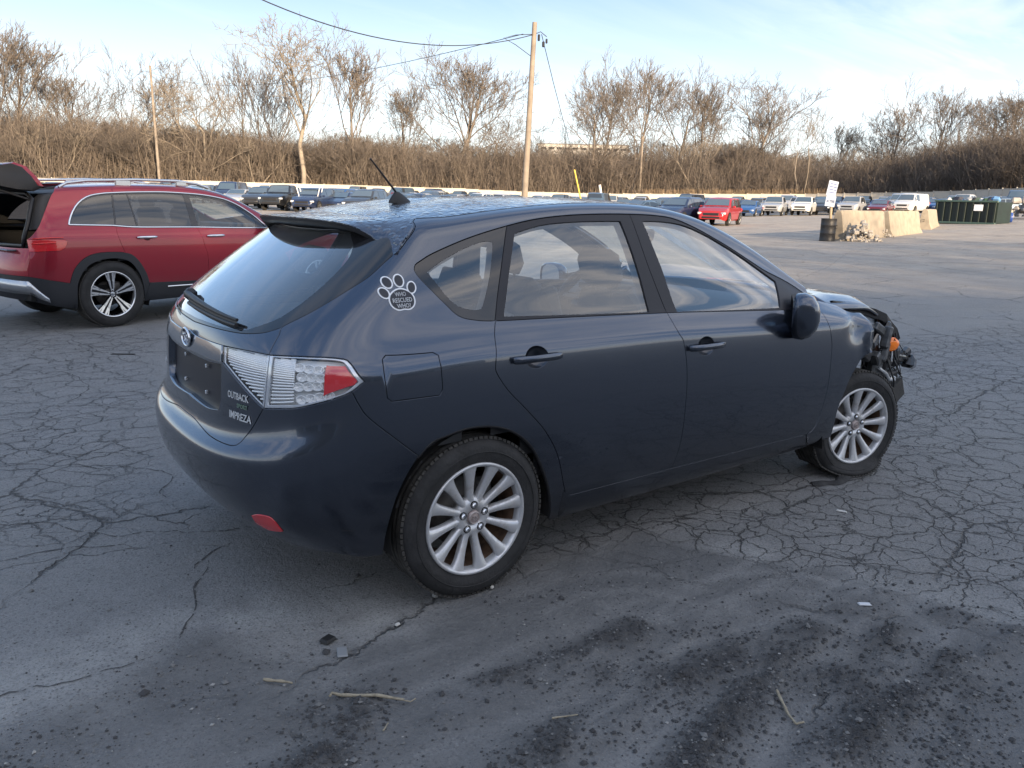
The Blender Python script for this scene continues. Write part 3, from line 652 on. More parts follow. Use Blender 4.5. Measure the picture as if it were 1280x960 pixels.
    # farther out the lot is dusty gravel
    dust = mixc(mr(noise(.9, 8, .7).outputs['Fac'], .35, .7), (.31, .27, .225), (.44, .39, .33))
    dust = mixc(mr(noise(.22, 6, .6, 1.5).outputs['Fac'], .60, .72, 0, .6), dust, (.095, .085, .078))
    base = mixc(mth('MULTIPLY', af.outputs['Fac'], mr(big.outputs['Fac'], .25, .62, .55, 1)), base, dust)
    # cracks: two scales of warped cells
    wn = noise(1.6, 5, .65); wv = N('ShaderNodeVectorMath'); wv.operation = 'MULTIPLY_ADD'; L(wn.outputs['Color'], wv.inputs[0]); wv.inputs[1].default_value = (.34, .34, 0); L(P, wv.inputs[2])
    wn2 = noise(11, 4, .7); wv2 = N('ShaderNodeVectorMath'); wv2.operation = 'MULTIPLY_ADD'; L(wn2.outputs['Color'], wv2.inputs[0]); wv2.inputs[1].default_value = (.07, .07, 0); L(wv.outputs[0], wv2.inputs[2])
    def cracks(sc, w0, w1, seed):
        mp_ = N('ShaderNodeMapping'); mp_.inputs['Location'].default_value = (seed, seed * 1.7, 0); mp_.inputs['Scale'].default_value = (1, 1.25, 0); L(wv2.outputs[0], mp_.inputs[0])
        v = N('ShaderNodeTexVoronoi'); v.voronoi_dimensions = '2D'; v.feature = 'DISTANCE_TO_EDGE'; v.inputs['Scale'].default_value = sc; L(mp_.outputs[0], v.inputs['Vector']); return mr(v.outputs['Distance'], w0, w1, 1, 0)
    c1 = mth('MULTIPLY', mth('MULTIPLY', cracks(3.2, .002, .022, 2.), mr(zs.outputs['Green'], .35, .75)), mr(noise(1.3, 5, .7).outputs['Fac'], .38, .56, .12, 1))
    c1b = mth('MULTIPLY', mth('MULTIPLY', cracks(7.4, .002, .030, 7.), mr(zs.outputs['Green'], .45, .9)), mr(noise(.9, 4).outputs['Fac'], .42, .52))
    c2 = mth('MULTIPLY', cracks(.62, .0008, .007, 4.), mr(noise(.6, 4).outputs['Fac'], .46, .54))
    c3 = mth('MULTIPLY', cracks(1.4, .001, .010, 9.), mr(noise(.8, 5).outputs['Fac'], .55, .61))
    ck = mth('MAXIMUM', mth('MAXIMUM', c1, c1b), mth('MAXIMUM', c2, c3)); ck = mth('MULTIPLY', ck, mth('SUBTRACT', 1., mth('MULTIPLY', dm, .85))); ck = mth('MULTIPLY', ck, mr(wn2.outputs['Fac'], .25, .5, .45, 1))
    ckf = mth('MULTIPLY', ck, mth('SUBTRACT', 1., mth('MULTIPLY', af.outputs['Fac'], .55)))
    halo = mth('MULTIPLY', mth('MAXIMUM', mth('MULTIPLY', cracks(3.2, .01, .17, 2.), mr(zs.outputs['Green'], .35, .75)), mth('MULTIPLY', cracks(.62, .002, .05, 4.), mr(noise(.6, 4).outputs['Fac'], .46, .54))), mr(noise(14, 6, .75).outputs['Fac'], .42, .62))
    base = mixc(mth('MULTIPLY', halo, .42), base, (.075, .074, .074))
    base = mixc(mr(noise(48, 6, .75).outputs['Fac'], .52, .72, 0, .62), base, (.080, .080, .084))
    base = mixc(mr(noise(9, 7, .75).outputs['Fac'], .56, .72, 0, .45), base, (.095, .095, .098))
    base = mixc(mr(noise(70, 4, .7, 0).outputs['Fac'], .28, .42, .5, 0), base, (.30, .30, .30))
    base = mixc(mth('MULTIPLY', ckf, .66), base, (.040, .039, .039))
    # wear paling round the cracked plates
    L(base, b.inputs['Base Color'])
    L(mr(mid.outputs['Fac'], .3, .75, .72, .95), b.inputs['Roughness']); b.inputs['Specular IOR Level'].default_value = .35
    hh = mth('ADD', mth('MULTIPLY', fine.outputs['Fac'], .5), mth('MULTIPLY', fine2.outputs['Fac'], .35)); hh = mth('ADD', hh, mth('MULTIPLY', noise(38, 5, .65).outputs['Fac'], 1.0)); hh = mth('ADD', hh, mth('MULTIPLY', mid.outputs['Fac'], 1.6)); hh = mth('SUBTRACT', hh, mth('MULTIPLY', ck, 2.4))
    bp = N('ShaderNodeBump'); bp.inputs['Strength'].default_value = 1.0; bp.inputs['Distance'].default_value = .012; L(hh, bp.inputs['Height']); L(bp.outputs[0], b.inputs['Normal'])
    return m
GROUND = make_ground()
# long cracks that wander over the yard, filled with dark dirt: narrow ragged strips, each a piece of the ground
mCRK = mat('dirt in cracks', (.062, .061, .061), .95, bump=.5, bscale=80, var=.3, vscale=30)
CRK = [[(0, 652), (60, 655), (130, 668), (215, 672), (300, 668)], [(0, 520), (50, 512), (95, 498), (112, 480), (100, 466)], [(0, 574), (80, 583), (150, 590), (215, 598), (214, 622)], [(60, 562), (110, 560), (160, 570), (200, 560)], [(262, 700), (243, 735), (240, 770), (228, 795)], [(300, 668), (272, 690), (262, 700)],
       [(0, 870), (60, 850), (130, 835), (200, 815)], [(40, 395), (75, 420), (110, 440), (160, 452), (215, 455)], [(1040, 540), (1100, 520), (1170, 500), (1240, 495), (1290, 490)], [(1120, 470), (1160, 495), (1190, 530), (1230, 560), (1290, 570)], [(930, 360), (965, 348), (1010, 342), (1050, 345)], [(985, 355), (1035, 335), (1060, 318)],
       [(720, 660), (800, 640), (880, 655), (960, 640), (1040, 660)], [(1150, 590), (1200, 630), (1180, 680), (1220, 720)], [(90, 428), (160, 436), (230, 440)], [(0, 700), (70, 690), (150, 700)]]
_t = mCRK.node_tree; _b = _t.nodes['Principled BSDF']; _tc = _t.nodes.new('ShaderNodeTexCoord'); _n = _t.nodes.new('ShaderNodeTexNoise'); _n.inputs['Scale'].default_value = 45; _n.inputs['Detail'].default_value = 4; _t.links.new(_tc.outputs['Object'], _n.inputs['Vector'])
_r = _t.nodes.new('ShaderNodeMapRange'); _r.inputs['From Min'].default_value = .40; _r.inputs['From Max'].default_value = .50; _r.inputs['To Max'].default_value = .85; _t.links.new(_n.outputs['Fac'], _r.inputs['Value']); _t.links.new(_r.outputs[0], _b.inputs['Alpha'])
for ci, c in enumerate(CRK):
    rnd = random.Random(ci); P = [ray_ground(*p) for p in c]; D = []
    for a, b_ in zip(P[:-1], P[1:]):
        n = max(2, int((b_ - a).length / .035)); D += [a.lerp(b_, k / n) for k in range(n)]
    D.append(P[-1]); x = np.array([p.x for p in D]); y = np.array([p.y for p in D]); s = np.arange(len(D)) * .035
    jx = .36 * (fbm(s * 1.1 + ci * 9, s * 0 + 3.3) - .5) + .16 * (fbm(s * 5 + ci * 5, s * 0 + 8) - .5); x = x + jx; y = y + jx * .6 + .10 * (fbm(s * 9 + ci, s * 0 + 5) - .5)
    wd = (.0014 + .005 * np.clip(fbm(s * 3 + ci, s * 0 + 1) - .3, 0, 1) + .004 * np.array([rnd.random() ** 3 for _ in s])) * np.sin(np.linspace(.15, math.pi - .15, len(s))) ** .3
    tx = np.gradient(x); ty = np.gradient(y); ln = np.hypot(tx, ty) + 1e-9; nxp, nyp = -ty / ln, tx / ln
    V = []; 
    for i in range(len(s)):
        for sg in (-1, 0, 1):
            X_, Y_ = x[i] + nxp[i] * wd[i] * sg, y[i] + nyp[i] * wd[i] * sg; V.append((X_, Y_, float(gz(X_, Y_)) + .0))
    XX = np.array([v[0] for v in V]); YY = np.array([v[1] for v in V]); h_, _, _ = near_relief(XX, YY); rr = np.hypot(XX - CAM_LOC.x, YY - CAM_LOC.y)
    hz2 = np.where(rr < 12, (h_ - .002) * np.clip((12 - rr) / 5, 0, 1), 0) + np.where(rr > 7, .02 * (fbm(XX * .25, YY * .25, 3) - .5) * np.clip((rr - 7) / 10, 0, 1), 0)
    V = [(v[0], v[1], v[2] + hz2[i] + (.004 if i % 3 == 1 else .0028)) for i, v in enumerate(V)]
    F = [(3 * i + k, 3 * i + k + 1, 3 * i + k + 4, 3 * i + k + 3) for i in range(len(s) - 1) for k in (0, 1)]
    fixn(mesh_from('crack', V, F, GROUND, mCRK))
# gravel and dirt crumbs
def gravel():
    rnd = np.random.RandomState(11); pr = []
    for n, s0, s1, reg in ((4800, .002, .0055, 0), (220, .006, .012, 0), (3600, .003, .009, 1), (1500, .002, .005, 2)):
        k = 0
        while k < n:
            px = rnd.uniform(-40, 1320, 4000); py = rnd.uniform(420 if reg != 1 else 640, 1010, 4000) ; P = np.array([tuple(ray_ground(a, b_)[:2]) for a, b_ in zip(px[:900], py[:900])])
            _, d_, c_ = near_relief(P[:, 0], P[:, 1]); cl_ = np.clip((fbm(P[:, 0] * 2.6, P[:, 1] * 2.6) - .40) * 5, .08, 1); w_ = (.06 + .94 * d_) * cl_ if reg == 0 else (c_ ** .7 if reg == 1 else (1 - .5 * d_) * cl_)
            ok = rnd.rand(len(P)) < w_; P = P[ok][:n - k]; k += len(P)
            pr.append(np.column_stack([P, rnd.uniform(s0, s1, len(P)) * (.6 + .8 * rnd.rand(len(P)) ** 3), np.full(len(P), reg)]))
    A = np.vstack(pr); n = len(A); h_, _, _ = near_relief(A[:, 0], A[:, 1]); rr = np.hypot(A[:, 0] - CAM_LOC.x, A[:, 1] - CAM_LOC.y)
    z = (h_ - .002) * np.clip((12 - rr) / 5, 0, 1)
    base = np.array([(1, 0, 0), (0, 1, 0), (-1, 0, 0), (0, -1, 0), (0, 0, .8), (0, 0, -.8)], float); f = np.array([(0, 1, 4), (1, 2, 4), (2, 3, 4), (3, 0, 4), (1, 0, 5), (2, 1, 5), (3, 2, 5), (0, 3, 5)])
    J = 1 + .7 * (rnd.rand(n, 6, 3) - .5); V = base[None] * J * A[:, 2][:, None, None]; th = rnd.rand(n) * 6.28; c, s = np.cos(th), np.sin(th)
    X = V[..., 0] * c[:, None] - V[..., 1] * s[:, None]; Y = V[..., 0] * s[:, None] + V[..., 1] * c[:, None]; Z = V[..., 2] * .8 + A[:, 2][:, None] * .35
    V = np.stack([X + A[:, 0][:, None], Y + A[:, 1][:, None], Z + z[:, None]], -1).reshape(-1, 3); F = (f[None] + (np.arange(n) * 6)[:, None, None]).reshape(-1, 3)
    mats = [mat('dark crumbs', (.05, .05, .052), .9), mat('grey gravel', (.15, .15, .148), .85), mat('pale grit', (.30, .295, .28), .8)]
    pick = np.where(A[:, 3] == 1, np.where(rnd.rand(n) < .9, 0, 1), rnd.choice([0, 1, 2], n, p=[.46, .49, .05]))
    o = mesh_from('gravel', V, F, None, mats, False, np.repeat(pick, 8)); tag(o, 'loose grit and crumbs of asphalt scattered over the yard', 'gravel', kind='stuff')
gravel()
def on_ground(px, py, dz=0.):
    p = ray_ground(px, py); h, _, _ = near_relief(np.array([p.x]), np.array([p.y])); rr = math.hypot(p.x - CAM_LOC.x, p.y - CAM_LOC.y)
    return Vector((p.x, p.y, float(gz(p.x, p.y)) + float(h[0]) * max(0, min(1, (12 - rr) / 5)) + dz))
mWOODY = mat('peeled twig', (.30, .26, .19), .85, bump=.4, bscale=120, var=.25, vscale=60)
def stick(pts, r, label, kinks=0):
    P = [on_ground(*p, dz=r * 1.1 + .003) for p in pts]; Q = []
    for a, b_ in zip(P[:-1], P[1:]): Q += [a.lerp(b_, k / 5) for k in range(5)]
    Q.append(P[-1]); rnd = random.Random(len(label)); Q = [q + Vector((rnd.uniform(-1, 1), rnd.uniform(-1, 1), 0)) * r * .3 for q in Q]
    b = MB(); b.tube(Q, [r * (1 - .4 * i / len(Q)) * rnd.uniform(.70, 1.1) for i in range(len(Q))], 7)
    if kinks:
        b.tube([Q[0], Q[0] + Vector((-.02, .02, .004)), Q[0] + Vector((-.03, .01, .003))], r * .7, 6); b.tube([Q[-2], Q[-1] + Vector((.01, -.02, 0)), Q[-1] + Vector((.03, -.015, 0))], r * .35, 5)
    tag(b.build('stick', mWOODY), label, 'stick', 'sticks lying on the yard')
stick([(330, 854), (366, 858)], .0065, 'short thick pale stick lying furthest left in the foreground')
stick([(426, 876), (470, 877), (505, 878)], .0065, 'longer pale stick with knobbly ends left of centre in the foreground', 1)
stick([(970, 870), (984, 893), (995, 907), (1004, 904)], .0055, 'bent grey stick lying upright in the dirt at lower right')
stick([(690, 901), (722, 900)], .0035, 'thin pale twig beside the dark dirt clods')
stick([(479, 918), (485, 908)], .003, 'tiny pale splinter just below the long stick')
def flat_piece(px, py, sx, sy, rz, col, label, cat, h=.006):
    b = MB(); b.box(Vector((0, 0, h / 2)), (sx, sy, h), Matrix.Rotation(.05, 3, 'X'), bev=h * .3, taper=.9); o = b.build(cat, mat('debris ' + cat + str(px), col, .6)); o.location = on_ground(px, py, .001); o.rotation_euler = (0, 0, rz); tag(o, label, cat.replace('_', ' '))
flat_piece(410, 802, .05, .04, .4, (.012, .012, .012), 'small black plastic shard in front of the rear wheel', 'plastic_shard', .014)
flat_piece(428, 817, .06, .035, 1.2, (.22, .23, .24), 'flat grey chip beside the black shard', 'stone_chip')
flat_piece(1080, 760, .02, .05, 1.0, (.55, .57, .60), 'bright scrap of foil standing on the dirt at right', 'foil_scrap')
flat_piece(1052, 640, .012, .05, .6, (.6, .6, .58), 'thin white splinter on the cracked asphalt behind the front wheel', 'plastic_splinter')
flat_piece(297, 454, .05, .02, .3, (.5, .5, .5), 'small white scrap on the asphalt left of the tailgate', 'paper_scrap')
flat_piece(154, 443, .22, .03, -.6, (.015, .014, .014), 'dark strip of rubber below the red car wheel', 'rubber_strip')
flat_piece(545, 747, .03, .025, .6, (.26, .26, .25), 'grey pebble against the rear tyre', 'pebble', .018)
flat_piece(615, 738, .016, .012, .6, (.55, .54, .5), 'tiny pale pebble right of the rear tyre', 'pebble', .01)
flat_piece(497, 783, .02, .012, .2, (.5, .49, .46), 'pale pebble on the light asphalt patch left of the rear tyre', 'pebble', .01)

# ================================================================== the dark hatchback
M_PAINT = None
def paint(name, col, metal=.95, rough=.24, flake=True, wet=False, dust=.0):
    m = mat(name, col, rough=rough, metal=metal, coat=1., coat_r=.035, spec=.5)
    t = m.node_tree; b = t.nodes['Principled BSDF']; tc = t.nodes.new('ShaderNodeTexCoord')
    # slight orange peel and road film
    n = t.nodes.new('ShaderNodeTexNoise'); n.inputs['Scale'].default_value = 2.2; n.inputs['Detail'].default_value = 8; t.links.new(tc.outputs['Object'], n.inputs['Vector'])
    r = t.nodes.new('ShaderNodeMapRange'); r.inputs['From Min'].default_value = .35; r.inputs['From Max'].default_value = .7; r.inputs['To Min'].default_value = .0; r.inputs['To Max'].default_value = .035
    t.links.new(n.outputs['Fac'], r.inputs['Value']); t.links.new(r.outputs[0], b.inputs['Coat Roughness'])
    # grime rising from the sills
    sp = t.nodes.new('ShaderNodeSeparateXYZ'); t.links.new(tc.outputs['Object'], sp.inputs[0])
    g = t.nodes.new('ShaderNodeMapRange'); g.inputs['From Min'].default_value = .55; g.inputs['From Max'].default_value = .18; g.inputs['To Min'].default_value = .06; g.inputs['To Max'].default_value = .75; t.links.new(sp.outputs['Z'], g.inputs['Value'])
    n2 = t.nodes.new('ShaderNodeTexNoise'); n2.inputs['Scale'].default_value = 9; n2.inputs['Detail'].default_value = 9; n2.inputs['Roughness'].default_value = .75; t.links.new(tc.outputs['Object'], n2.inputs['Vector'])
    ml = t.nodes.new('ShaderNodeMath'); ml.operation = 'MULTIPLY'; t.links.new(g.outputs[0], ml.inputs[0]); t.links.new(n2.outputs['Fac'], ml.inputs[1])
    mx = t.nodes.new('ShaderNodeMix'); mx.data_type = 'RGBA'; t.links.new(ml.outputs[0], mx.inputs['Factor']); mx.inputs[6].default_value = (*col, 1); mx.inputs[7].default_value = (.16, .155, .15, 1)
    t.links.new(mx.outputs[2], b.inputs['Base Color'])
    if dust:
        sb = t.nodes.new('ShaderNodeMath'); sb.operation = 'SUBTRACT'; sb.inputs[0].default_value = 1.; t.links.new(ml.outputs[0], sb.inputs[1]); t.links.new(sb.outputs[0], b.inputs['Coat Weight'])
    if wet:
        v = t.nodes.new('ShaderNodeTexVoronoi'); v.inputs['Scale'].default_value = 30; v.inputs['Randomness'].default_value = 1; t.links.new(tc.outputs['Object'], v.inputs['Vector'])
        n3 = t.nodes.new('ShaderNodeTexNoise'); n3.inputs['Scale'].default_value = 30; n3.inputs['Detail'].default_value = 3; t.links.new(tc.outputs['Object'], n3.inputs['Vector'])
        h = t.nodes.new('ShaderNodeMapRange'); h.inputs['From Min'].default_value = .25; h.inputs['From Max'].default_value = .45; h.inputs['To Min'].default_value = 1; h.inputs['To Max'].default_value = 0; t.links.new(v.outputs['Distance'], h.inputs['Value'])
        h2 = t.nodes.new('ShaderNodeMath'); h2.operation = 'ADD'; t.links.new(h.outputs[0], h2.inputs[0]); t.links.new(n3.outputs['Fac'], h2.inputs[1])
        bp = t.nodes.new('ShaderNodeBump'); bp.inputs['Strength'].default_value = .9; bp.inputs['Distance'].default_value = .006; t.links.new(h2.outputs[0], bp.inputs['Height'])
        t.links.new(bp.outputs[0], b.inputs['Coat Normal']); t.links.new(bp.outputs[0], b.inputs['Normal'])
    return m
GREY = (.064, .079, .110)
pGREY = paint('dark grey metallic paint', GREY, dust=1)
pROOF = paint('wet roof paint', GREY, wet=True)
mBLK = mat('black plastic', (.012, .012, .014), .45, bump=.15, bscale=400)
mGLOSSB = mat('gloss black trim', (.008, .008, .010), .12, coat=.6)
mSATIN = mat('satin black frame', (.020, .020, .026), .42, spec=.35)
mRUB = mat('tyre rubber', (.022, .022, .023), .78, bump=.35, bscale=60, var=.35, vscale=14)
mDUSTRUB = mat('dusty tread rubber', (.045, .043, .040), .9, bump=.4, bscale=90, var=.5, vscale=20)
mCHROME = mat('chrome', (.75, .76, .78), .08, metal=1.)
mDARKCHR = mat('smoked chrome', (.25, .27, .30), .12, metal=1.)
mLETTER = mat('bright badge metal', (.80, .82, .84), .25, metal=.6)
mBADGEG = mat('green badge metal', (.22, .32, .26), .35, metal=.6)
mINT = mat('grey interior cloth', (.040, .041, .044), .9, bump=.3, bscale=300)
mINTD = mat('dark interior plastic', (.022, .023, .026), .6)
mINTL = mat('pale headliner', (.34, .34, .34), .9)
mVOID = mat('underbody black', (.006, .006, .006), .9)
mSTICK = mat('white vinyl', (.80, .82, .85), .45)
mNAVY = mat('dark sticker vinyl', (.012, .016, .028), .4)
mRED = mat('red reflector', (.60, .018, .03), .2, coat=1.)
mAMB = mat('amber lens', (.75, .16, .01), .2, coat=1., emit=(.9, .25, .02, .08))
gSIDE = glass('side window glass', (.90, .95, .96), 3.0)
gREAR = glass('rear window glass', (.46, .60, .68), 2.6, dirt=.07)
gWIND = glass('windscreen glass', (.72, .80, .80), 1.5, dirt=.06)
gLENS = glass('clear lamp lens', (.98, .985, .99), 1.1)
def rim_mat():
    m = mat('silver alloy', (.58, .59, .61), .46, metal=.45, coat=.4, coat_r=.2); t = m.node_tree; b = t.nodes['Principled BSDF']; tc = t.nodes.new('ShaderNodeTexCoord')
    n = t.nodes.new('ShaderNodeTexNoise'); n.inputs['Scale'].default_value = 16; n.inputs['Detail'].default_value = 7; n.inputs['Roughness'].default_value = .7; t.links.new(tc.outputs['Object'], n.inputs['Vector'])
    r = t.nodes.new('ShaderNodeMapRange'); r.inputs['From Min'].default_value = .5; r.inputs['From Max'].default_value = .75; t.links.new(n.outputs['Fac'], r.inputs['Value']); r.inputs['To Max'].default_value = .8
    mx = t.nodes.new('ShaderNodeMix'); mx.data_type = 'RGBA'; t.links.new(r.outputs[0], mx.inputs['Factor']); mx.inputs[6].default_value = (.58, .59, .61, 1); mx.inputs[7].default_value = (.36, .33, .30, 1); t.links.new(mx.outputs[2], b.inputs['Base Color'])
    r2 = t.nodes.new('ShaderNodeMapRange'); r2.inputs['From Min'].default_value = .45; r2.inputs['From Max'].default_value = .7; r2.inputs['To Min'].default_value = .28; r2.inputs['To Max'].default_value = .6; t.links.new(n.outputs['Fac'], r2.inputs['Value']); t.links.new(r2.outputs[0], b.inputs['Roughness'])
    return m
mRIM = rim_mat()
mRUST = mat('rusty barrel of rim', (.10, .060, .038), .85, metal=.1, var=.6, vscale=25)
mDISC = mat('brake disc', (.16, .15, .14), .5, metal=.6, var=.3, vscale=30)

def make_wheel(parent, loc, side=-1, steer=0., R=.316, rr=.214, width=.205, flat=0., camber=0., nspoke=12, style='spokes', spin=0.):
    """local axis -y points outwards (side=-1)"""
    M0 = Matrix.Translation(loc) @ Matrix.Rotation(steer, 4, 'Z') @ Matrix.Rotation(camber, 4, 'X')
    if side > 0: M0 = M0 @ Matrix.Rotation(math.pi, 4, 'Z')
    hw = width / 2
    # brake disc and hub = the wheel's own mesh
    b = MB(); b.lathe([(.0, -.01), (.05, -.012), (.055, .01), (.138, .01), (.138, .034), (.0, .034)], 32)
    b.box(Vector((.09, .02, .06)), (.09, .07, .13), m=0, bev=.015)
    wh = b.build('wheel', mDISC, parent); wh.matrix_local = M0
    # tyre
    prof = [(rr - .012, hw - .012), (rr + .004, hw - .004), (rr + .03, hw + .006), (rr + .06, hw + .008), (R - .022, hw - .002), (R - .008, hw - .018), (R, hw - .045)]
    gro = []
    for a in (.045, .015, -.015, -.045):
        gro += [(R, a + .006), (R - .007, a + .004), (R - .007, a - .004), (R, a - .006)]
    prof_t = prof + [(r, a) for r, a in gro] + [(r, -a) for r, a in reversed(prof)]
    n = 96; b = MB(); V = []
    for r, a in prof_t:
        for k in range(n):
            t = 2 * math.pi * k / n; V.append(Vector((r * math.cos(t), a, r * math.sin(t))))
    F = []; fm = []; P = len(prof_t)
    for i in range(P - 1):
        for k in range(n):
            F.append((i * n + k, (i + 1) * n + k, (i + 1) * n + (k + 1) % n, i * n + (k + 1) % n)); fm.append(1 if 5 <= i <= P - 7 else 0)
    b.V = [tuple(v) for v in V]; b.F = F; b.M = fm; b.S = [True] * len(F)
    # lateral tread blocks on both shoulders
    for sgn in (-1, 1):
        for k in range(88):
            t = 2 * math.pi * (k + .5 * (sgn > 0)) / 88; rot = Matrix.Rotation(-t + math.pi / 2, 3, 'Y')
            b.box(Vector(((R - .0075) * math.cos(t), sgn * (hw - .030), (R - .0075) * math.sin(t))), (.016, .034, .010), rot @ Matrix.Rotation(sgn * .24, 3, 'X'), m=1)
    # raised ring and ribs of the sidewall
    b.lathe([(rr + .047, -hw - .0085), (rr + .049, -hw - .0115), (rr + .052, -hw - .0085)], 72)
    if flat:
        cz = loc[2]; VV = []
        Mi = (M0.to_3x3()).to_4x4()
        for v in b.V:
            p = M0 @ Vector(v); ax = v[1]
            if p.z < .070:
                q = .070 - p.z; nz = .006 + (p.z + .03) * .64
                nz = max(nz, .006); 
                bul = min(q, .10) * .75; p2 = Vector(v); p2.y += (-1 if ax < 0 else 1) * bul * (1.0 if abs(ax) > .05 else .2)
                rad = Vector((p2.x, 0, 0)); p2.x *= 1 + q * .8
                p = M0 @ p2; p.z = nz
            VV.append(tuple(M0.inverted() @ p))
        b.V = VV
    ty = b.build('tyre', [mRUB, mDUSTRUB], wh)
    # rim: lip, barrel, spokes
    b = MB(); y0 = -hw - .002
    b.lathe([(rr + .006, y0 + .012), (rr + .007, y0 + .002), (rr + .003, y0 - .003), (rr - .006, y0), (rr - .012, y0 + .012), (rr - .016, y0 + .035)], 72, m=0)
    b.lathe([(rr - .016, y0 + .035), (rr - .024, y0 + .07), (rr - .030, hw - .01)], 60, m=1)
    if style == 'spokes':
        b.lathe([(.0, y0 + .028), (.034, y0 + .028), (.036, y0 + .022), (.070, y0 + .026), (.083, y0 + .040), (.078, y0 + .07), (.0, y0 + .07)], 48)
        for k in range(nspoke):
            t = 2 * math.pi * (k + spin) / nspoke; rings = []
            for r, w_, yy, th in ((.062, .015, y0 + .026, .03), (.085, .0135, y0 + .026, .028), (.12, .0150, y0 + .020, .024), (.155, .0180, y0 + .013, .022), (.185, .0230, y0 + .007, .022), (rr - .012, .0290, y0 + .004, .024), (rr - .001, .0370, y0 + .003, .026)):
                rings.append([(-w_ * 1.0, yy + th), (-w_ * .98, yy + .006), (-w_ * .72, yy), (0, yy - .0015), (w_ * .72, yy), (w_ * .98, yy + .006), (w_ * 1.0, yy + th)])
                rings[-1] = [Vector((r, y, a)) if False else Vector((math.cos(t) * r - math.sin(t) * a, y, math.sin(t) * r + math.cos(t) * a)) for a, y in rings[-1]]
            V = [v for rg in rings for v in rg]; F = []
            for i in range(len(rings) - 1):
                for j in range(6): F.append((i * 7 + j, i * 7 + j + 1, (i + 1) * 7 + j + 1, (i + 1) * 7 + j))
            b.add(V, F, 0, True)
    else:
        # five split two-tone spokes: bright machined blades over a black carrier
        b.lathe([(.0, y0 + .02), (.03, y0 + .018), (.045, y0 + .03), (.0, y0 + .03)], 32, m=2)
        for k in range(5):
            t0 = 2 * math.pi * (k + spin) / 5
            def P3(r, a, y):  # polar with lateral offset
                return Vector((math.cos(t0) * r - math.sin(t0) * a, y, math.sin(t0) * r + math.cos(t0) * a))
            # black carrier
            V = [P3(.03, -.014, y0 + .022), P3(.03, .014, y0 + .022), P3(rr - .006, .058, y0 + .016), P3(rr - .006, -.058, y0 + .016)]
            V += [v + Vector((0, .03, 0)) for v in V]; b.add(V, [(0, 1, 2, 3), (0, 3, 7, 4), (1, 5, 6, 2), (4, 7, 6, 5)], 2)
            for sg in (-1, 1):
                for (ra, a0, a1), (rb, b0, b1) in (((.035, .007, .015), (rr * .62, .011, .036)), ((rr * .62, .011, .036), (rr - .004, .015, .036)), ((rr * .62, .030, .038), (rr - .004, .048, .064))):
                    q = [P3(ra, sg * a0, y0 + .014), P3(ra, sg * a1, y0 + .014), P3(rb, sg * b1, y0 + .006), P3(rb, sg * b0, y0 + .006)]
                    V = q + [v + Vector((0, .012, 0)) for v in q]
                    b.add(V, [(0, 1, 2, 3), (0, 4, 5, 1), (1, 5, 6, 2), (2, 6, 7, 3), (3, 7, 4, 0)], 0)
    rim = b.build('rim', [mRIM if style == 'spokes' else mMACH, mRUST if style == 'spokes' else mGLOSSB, mGLOSSB], wh)
    if style == 'spokes': fixn(rim)
    else: fixn(rim)
    b = MB(); b.lathe([(.0, y0 + .017), (.020, y0 + .018), (.0265, y0 + .021), (.028, y0 + .03)], 28); hc = b.build('hub_cap', mHUBC if style == 'spokes' else mDARKCHR, wh)
    b = MB(); b.lathe([(.020, y0 + .0172), (.0225, y0 + .0150), (.0250, y0 + .0185)], 28); 
    if style != 'spokes':
        for k in range(3):
            t = math.pi / 2 + 2 * math.pi * k / 3; b.box(Vector((math.cos(t) * .009, y0 + .015, math.sin(t) * .009)), (.018, .003, .003), Matrix.Rotation(-t, 3, 'Y'))
    else:
        for k in range(6):
            t = 2 * math.pi * k / 6; b.box(Vector((math.cos(t) * .009, y0 + .015, math.sin(t) * .006)), (.006, .003, .004))
    b.build('cap_emblem', mHUBE if style == 'spokes' else mCHROME, wh)
    first = None
    for k in range(5):
        t = 2 * math.pi * k / 5 + math.pi / 2
        if first is None:
            b = MB(); b.lathe([(.0155, .012), (.0155, .002), (.013, .000)], 16, m=1); b.lathe([(.0, -.006), (.006, -.005), (.0095, -.001), (.0098, .012)], 6, sm=False, m=0)
            first = b.build('lug_nut', [mCHROME, mVOID], wh); o = first
        else: o = first.copy(); COL.objects.link(o); o.parent = wh
        o.location = (math.cos(t) * .0505, y0 + .020, math.sin(t) * .0505)
    return wh
mHUBC = mat('worn hub cap', (.36, .30, .29), .55, metal=.4, var=.3, vscale=60)
mHUBE = mat('worn hub emblem', (.45, .40, .39), .5, metal=.5)
mMACH = mat('machined alloy', (.72, .73, .75), .22, metal=.9, coat=.3)

SH = Surf(PAR_HATCH); PN = Panels(SH); UM = SH.umid
hatch = empty('hatchback_car', (0, 0, 0)); tag(hatch, 'large dark grey hatchback in the foreground with a paw sticker and a crushed front end', 'car')
K = {k: cr_path(v, .016, SH) for k, v in CURVES.items()}
mir = lambda p: [np.array([2 * UM - q[0], q[1]]) for q in p][::-1]
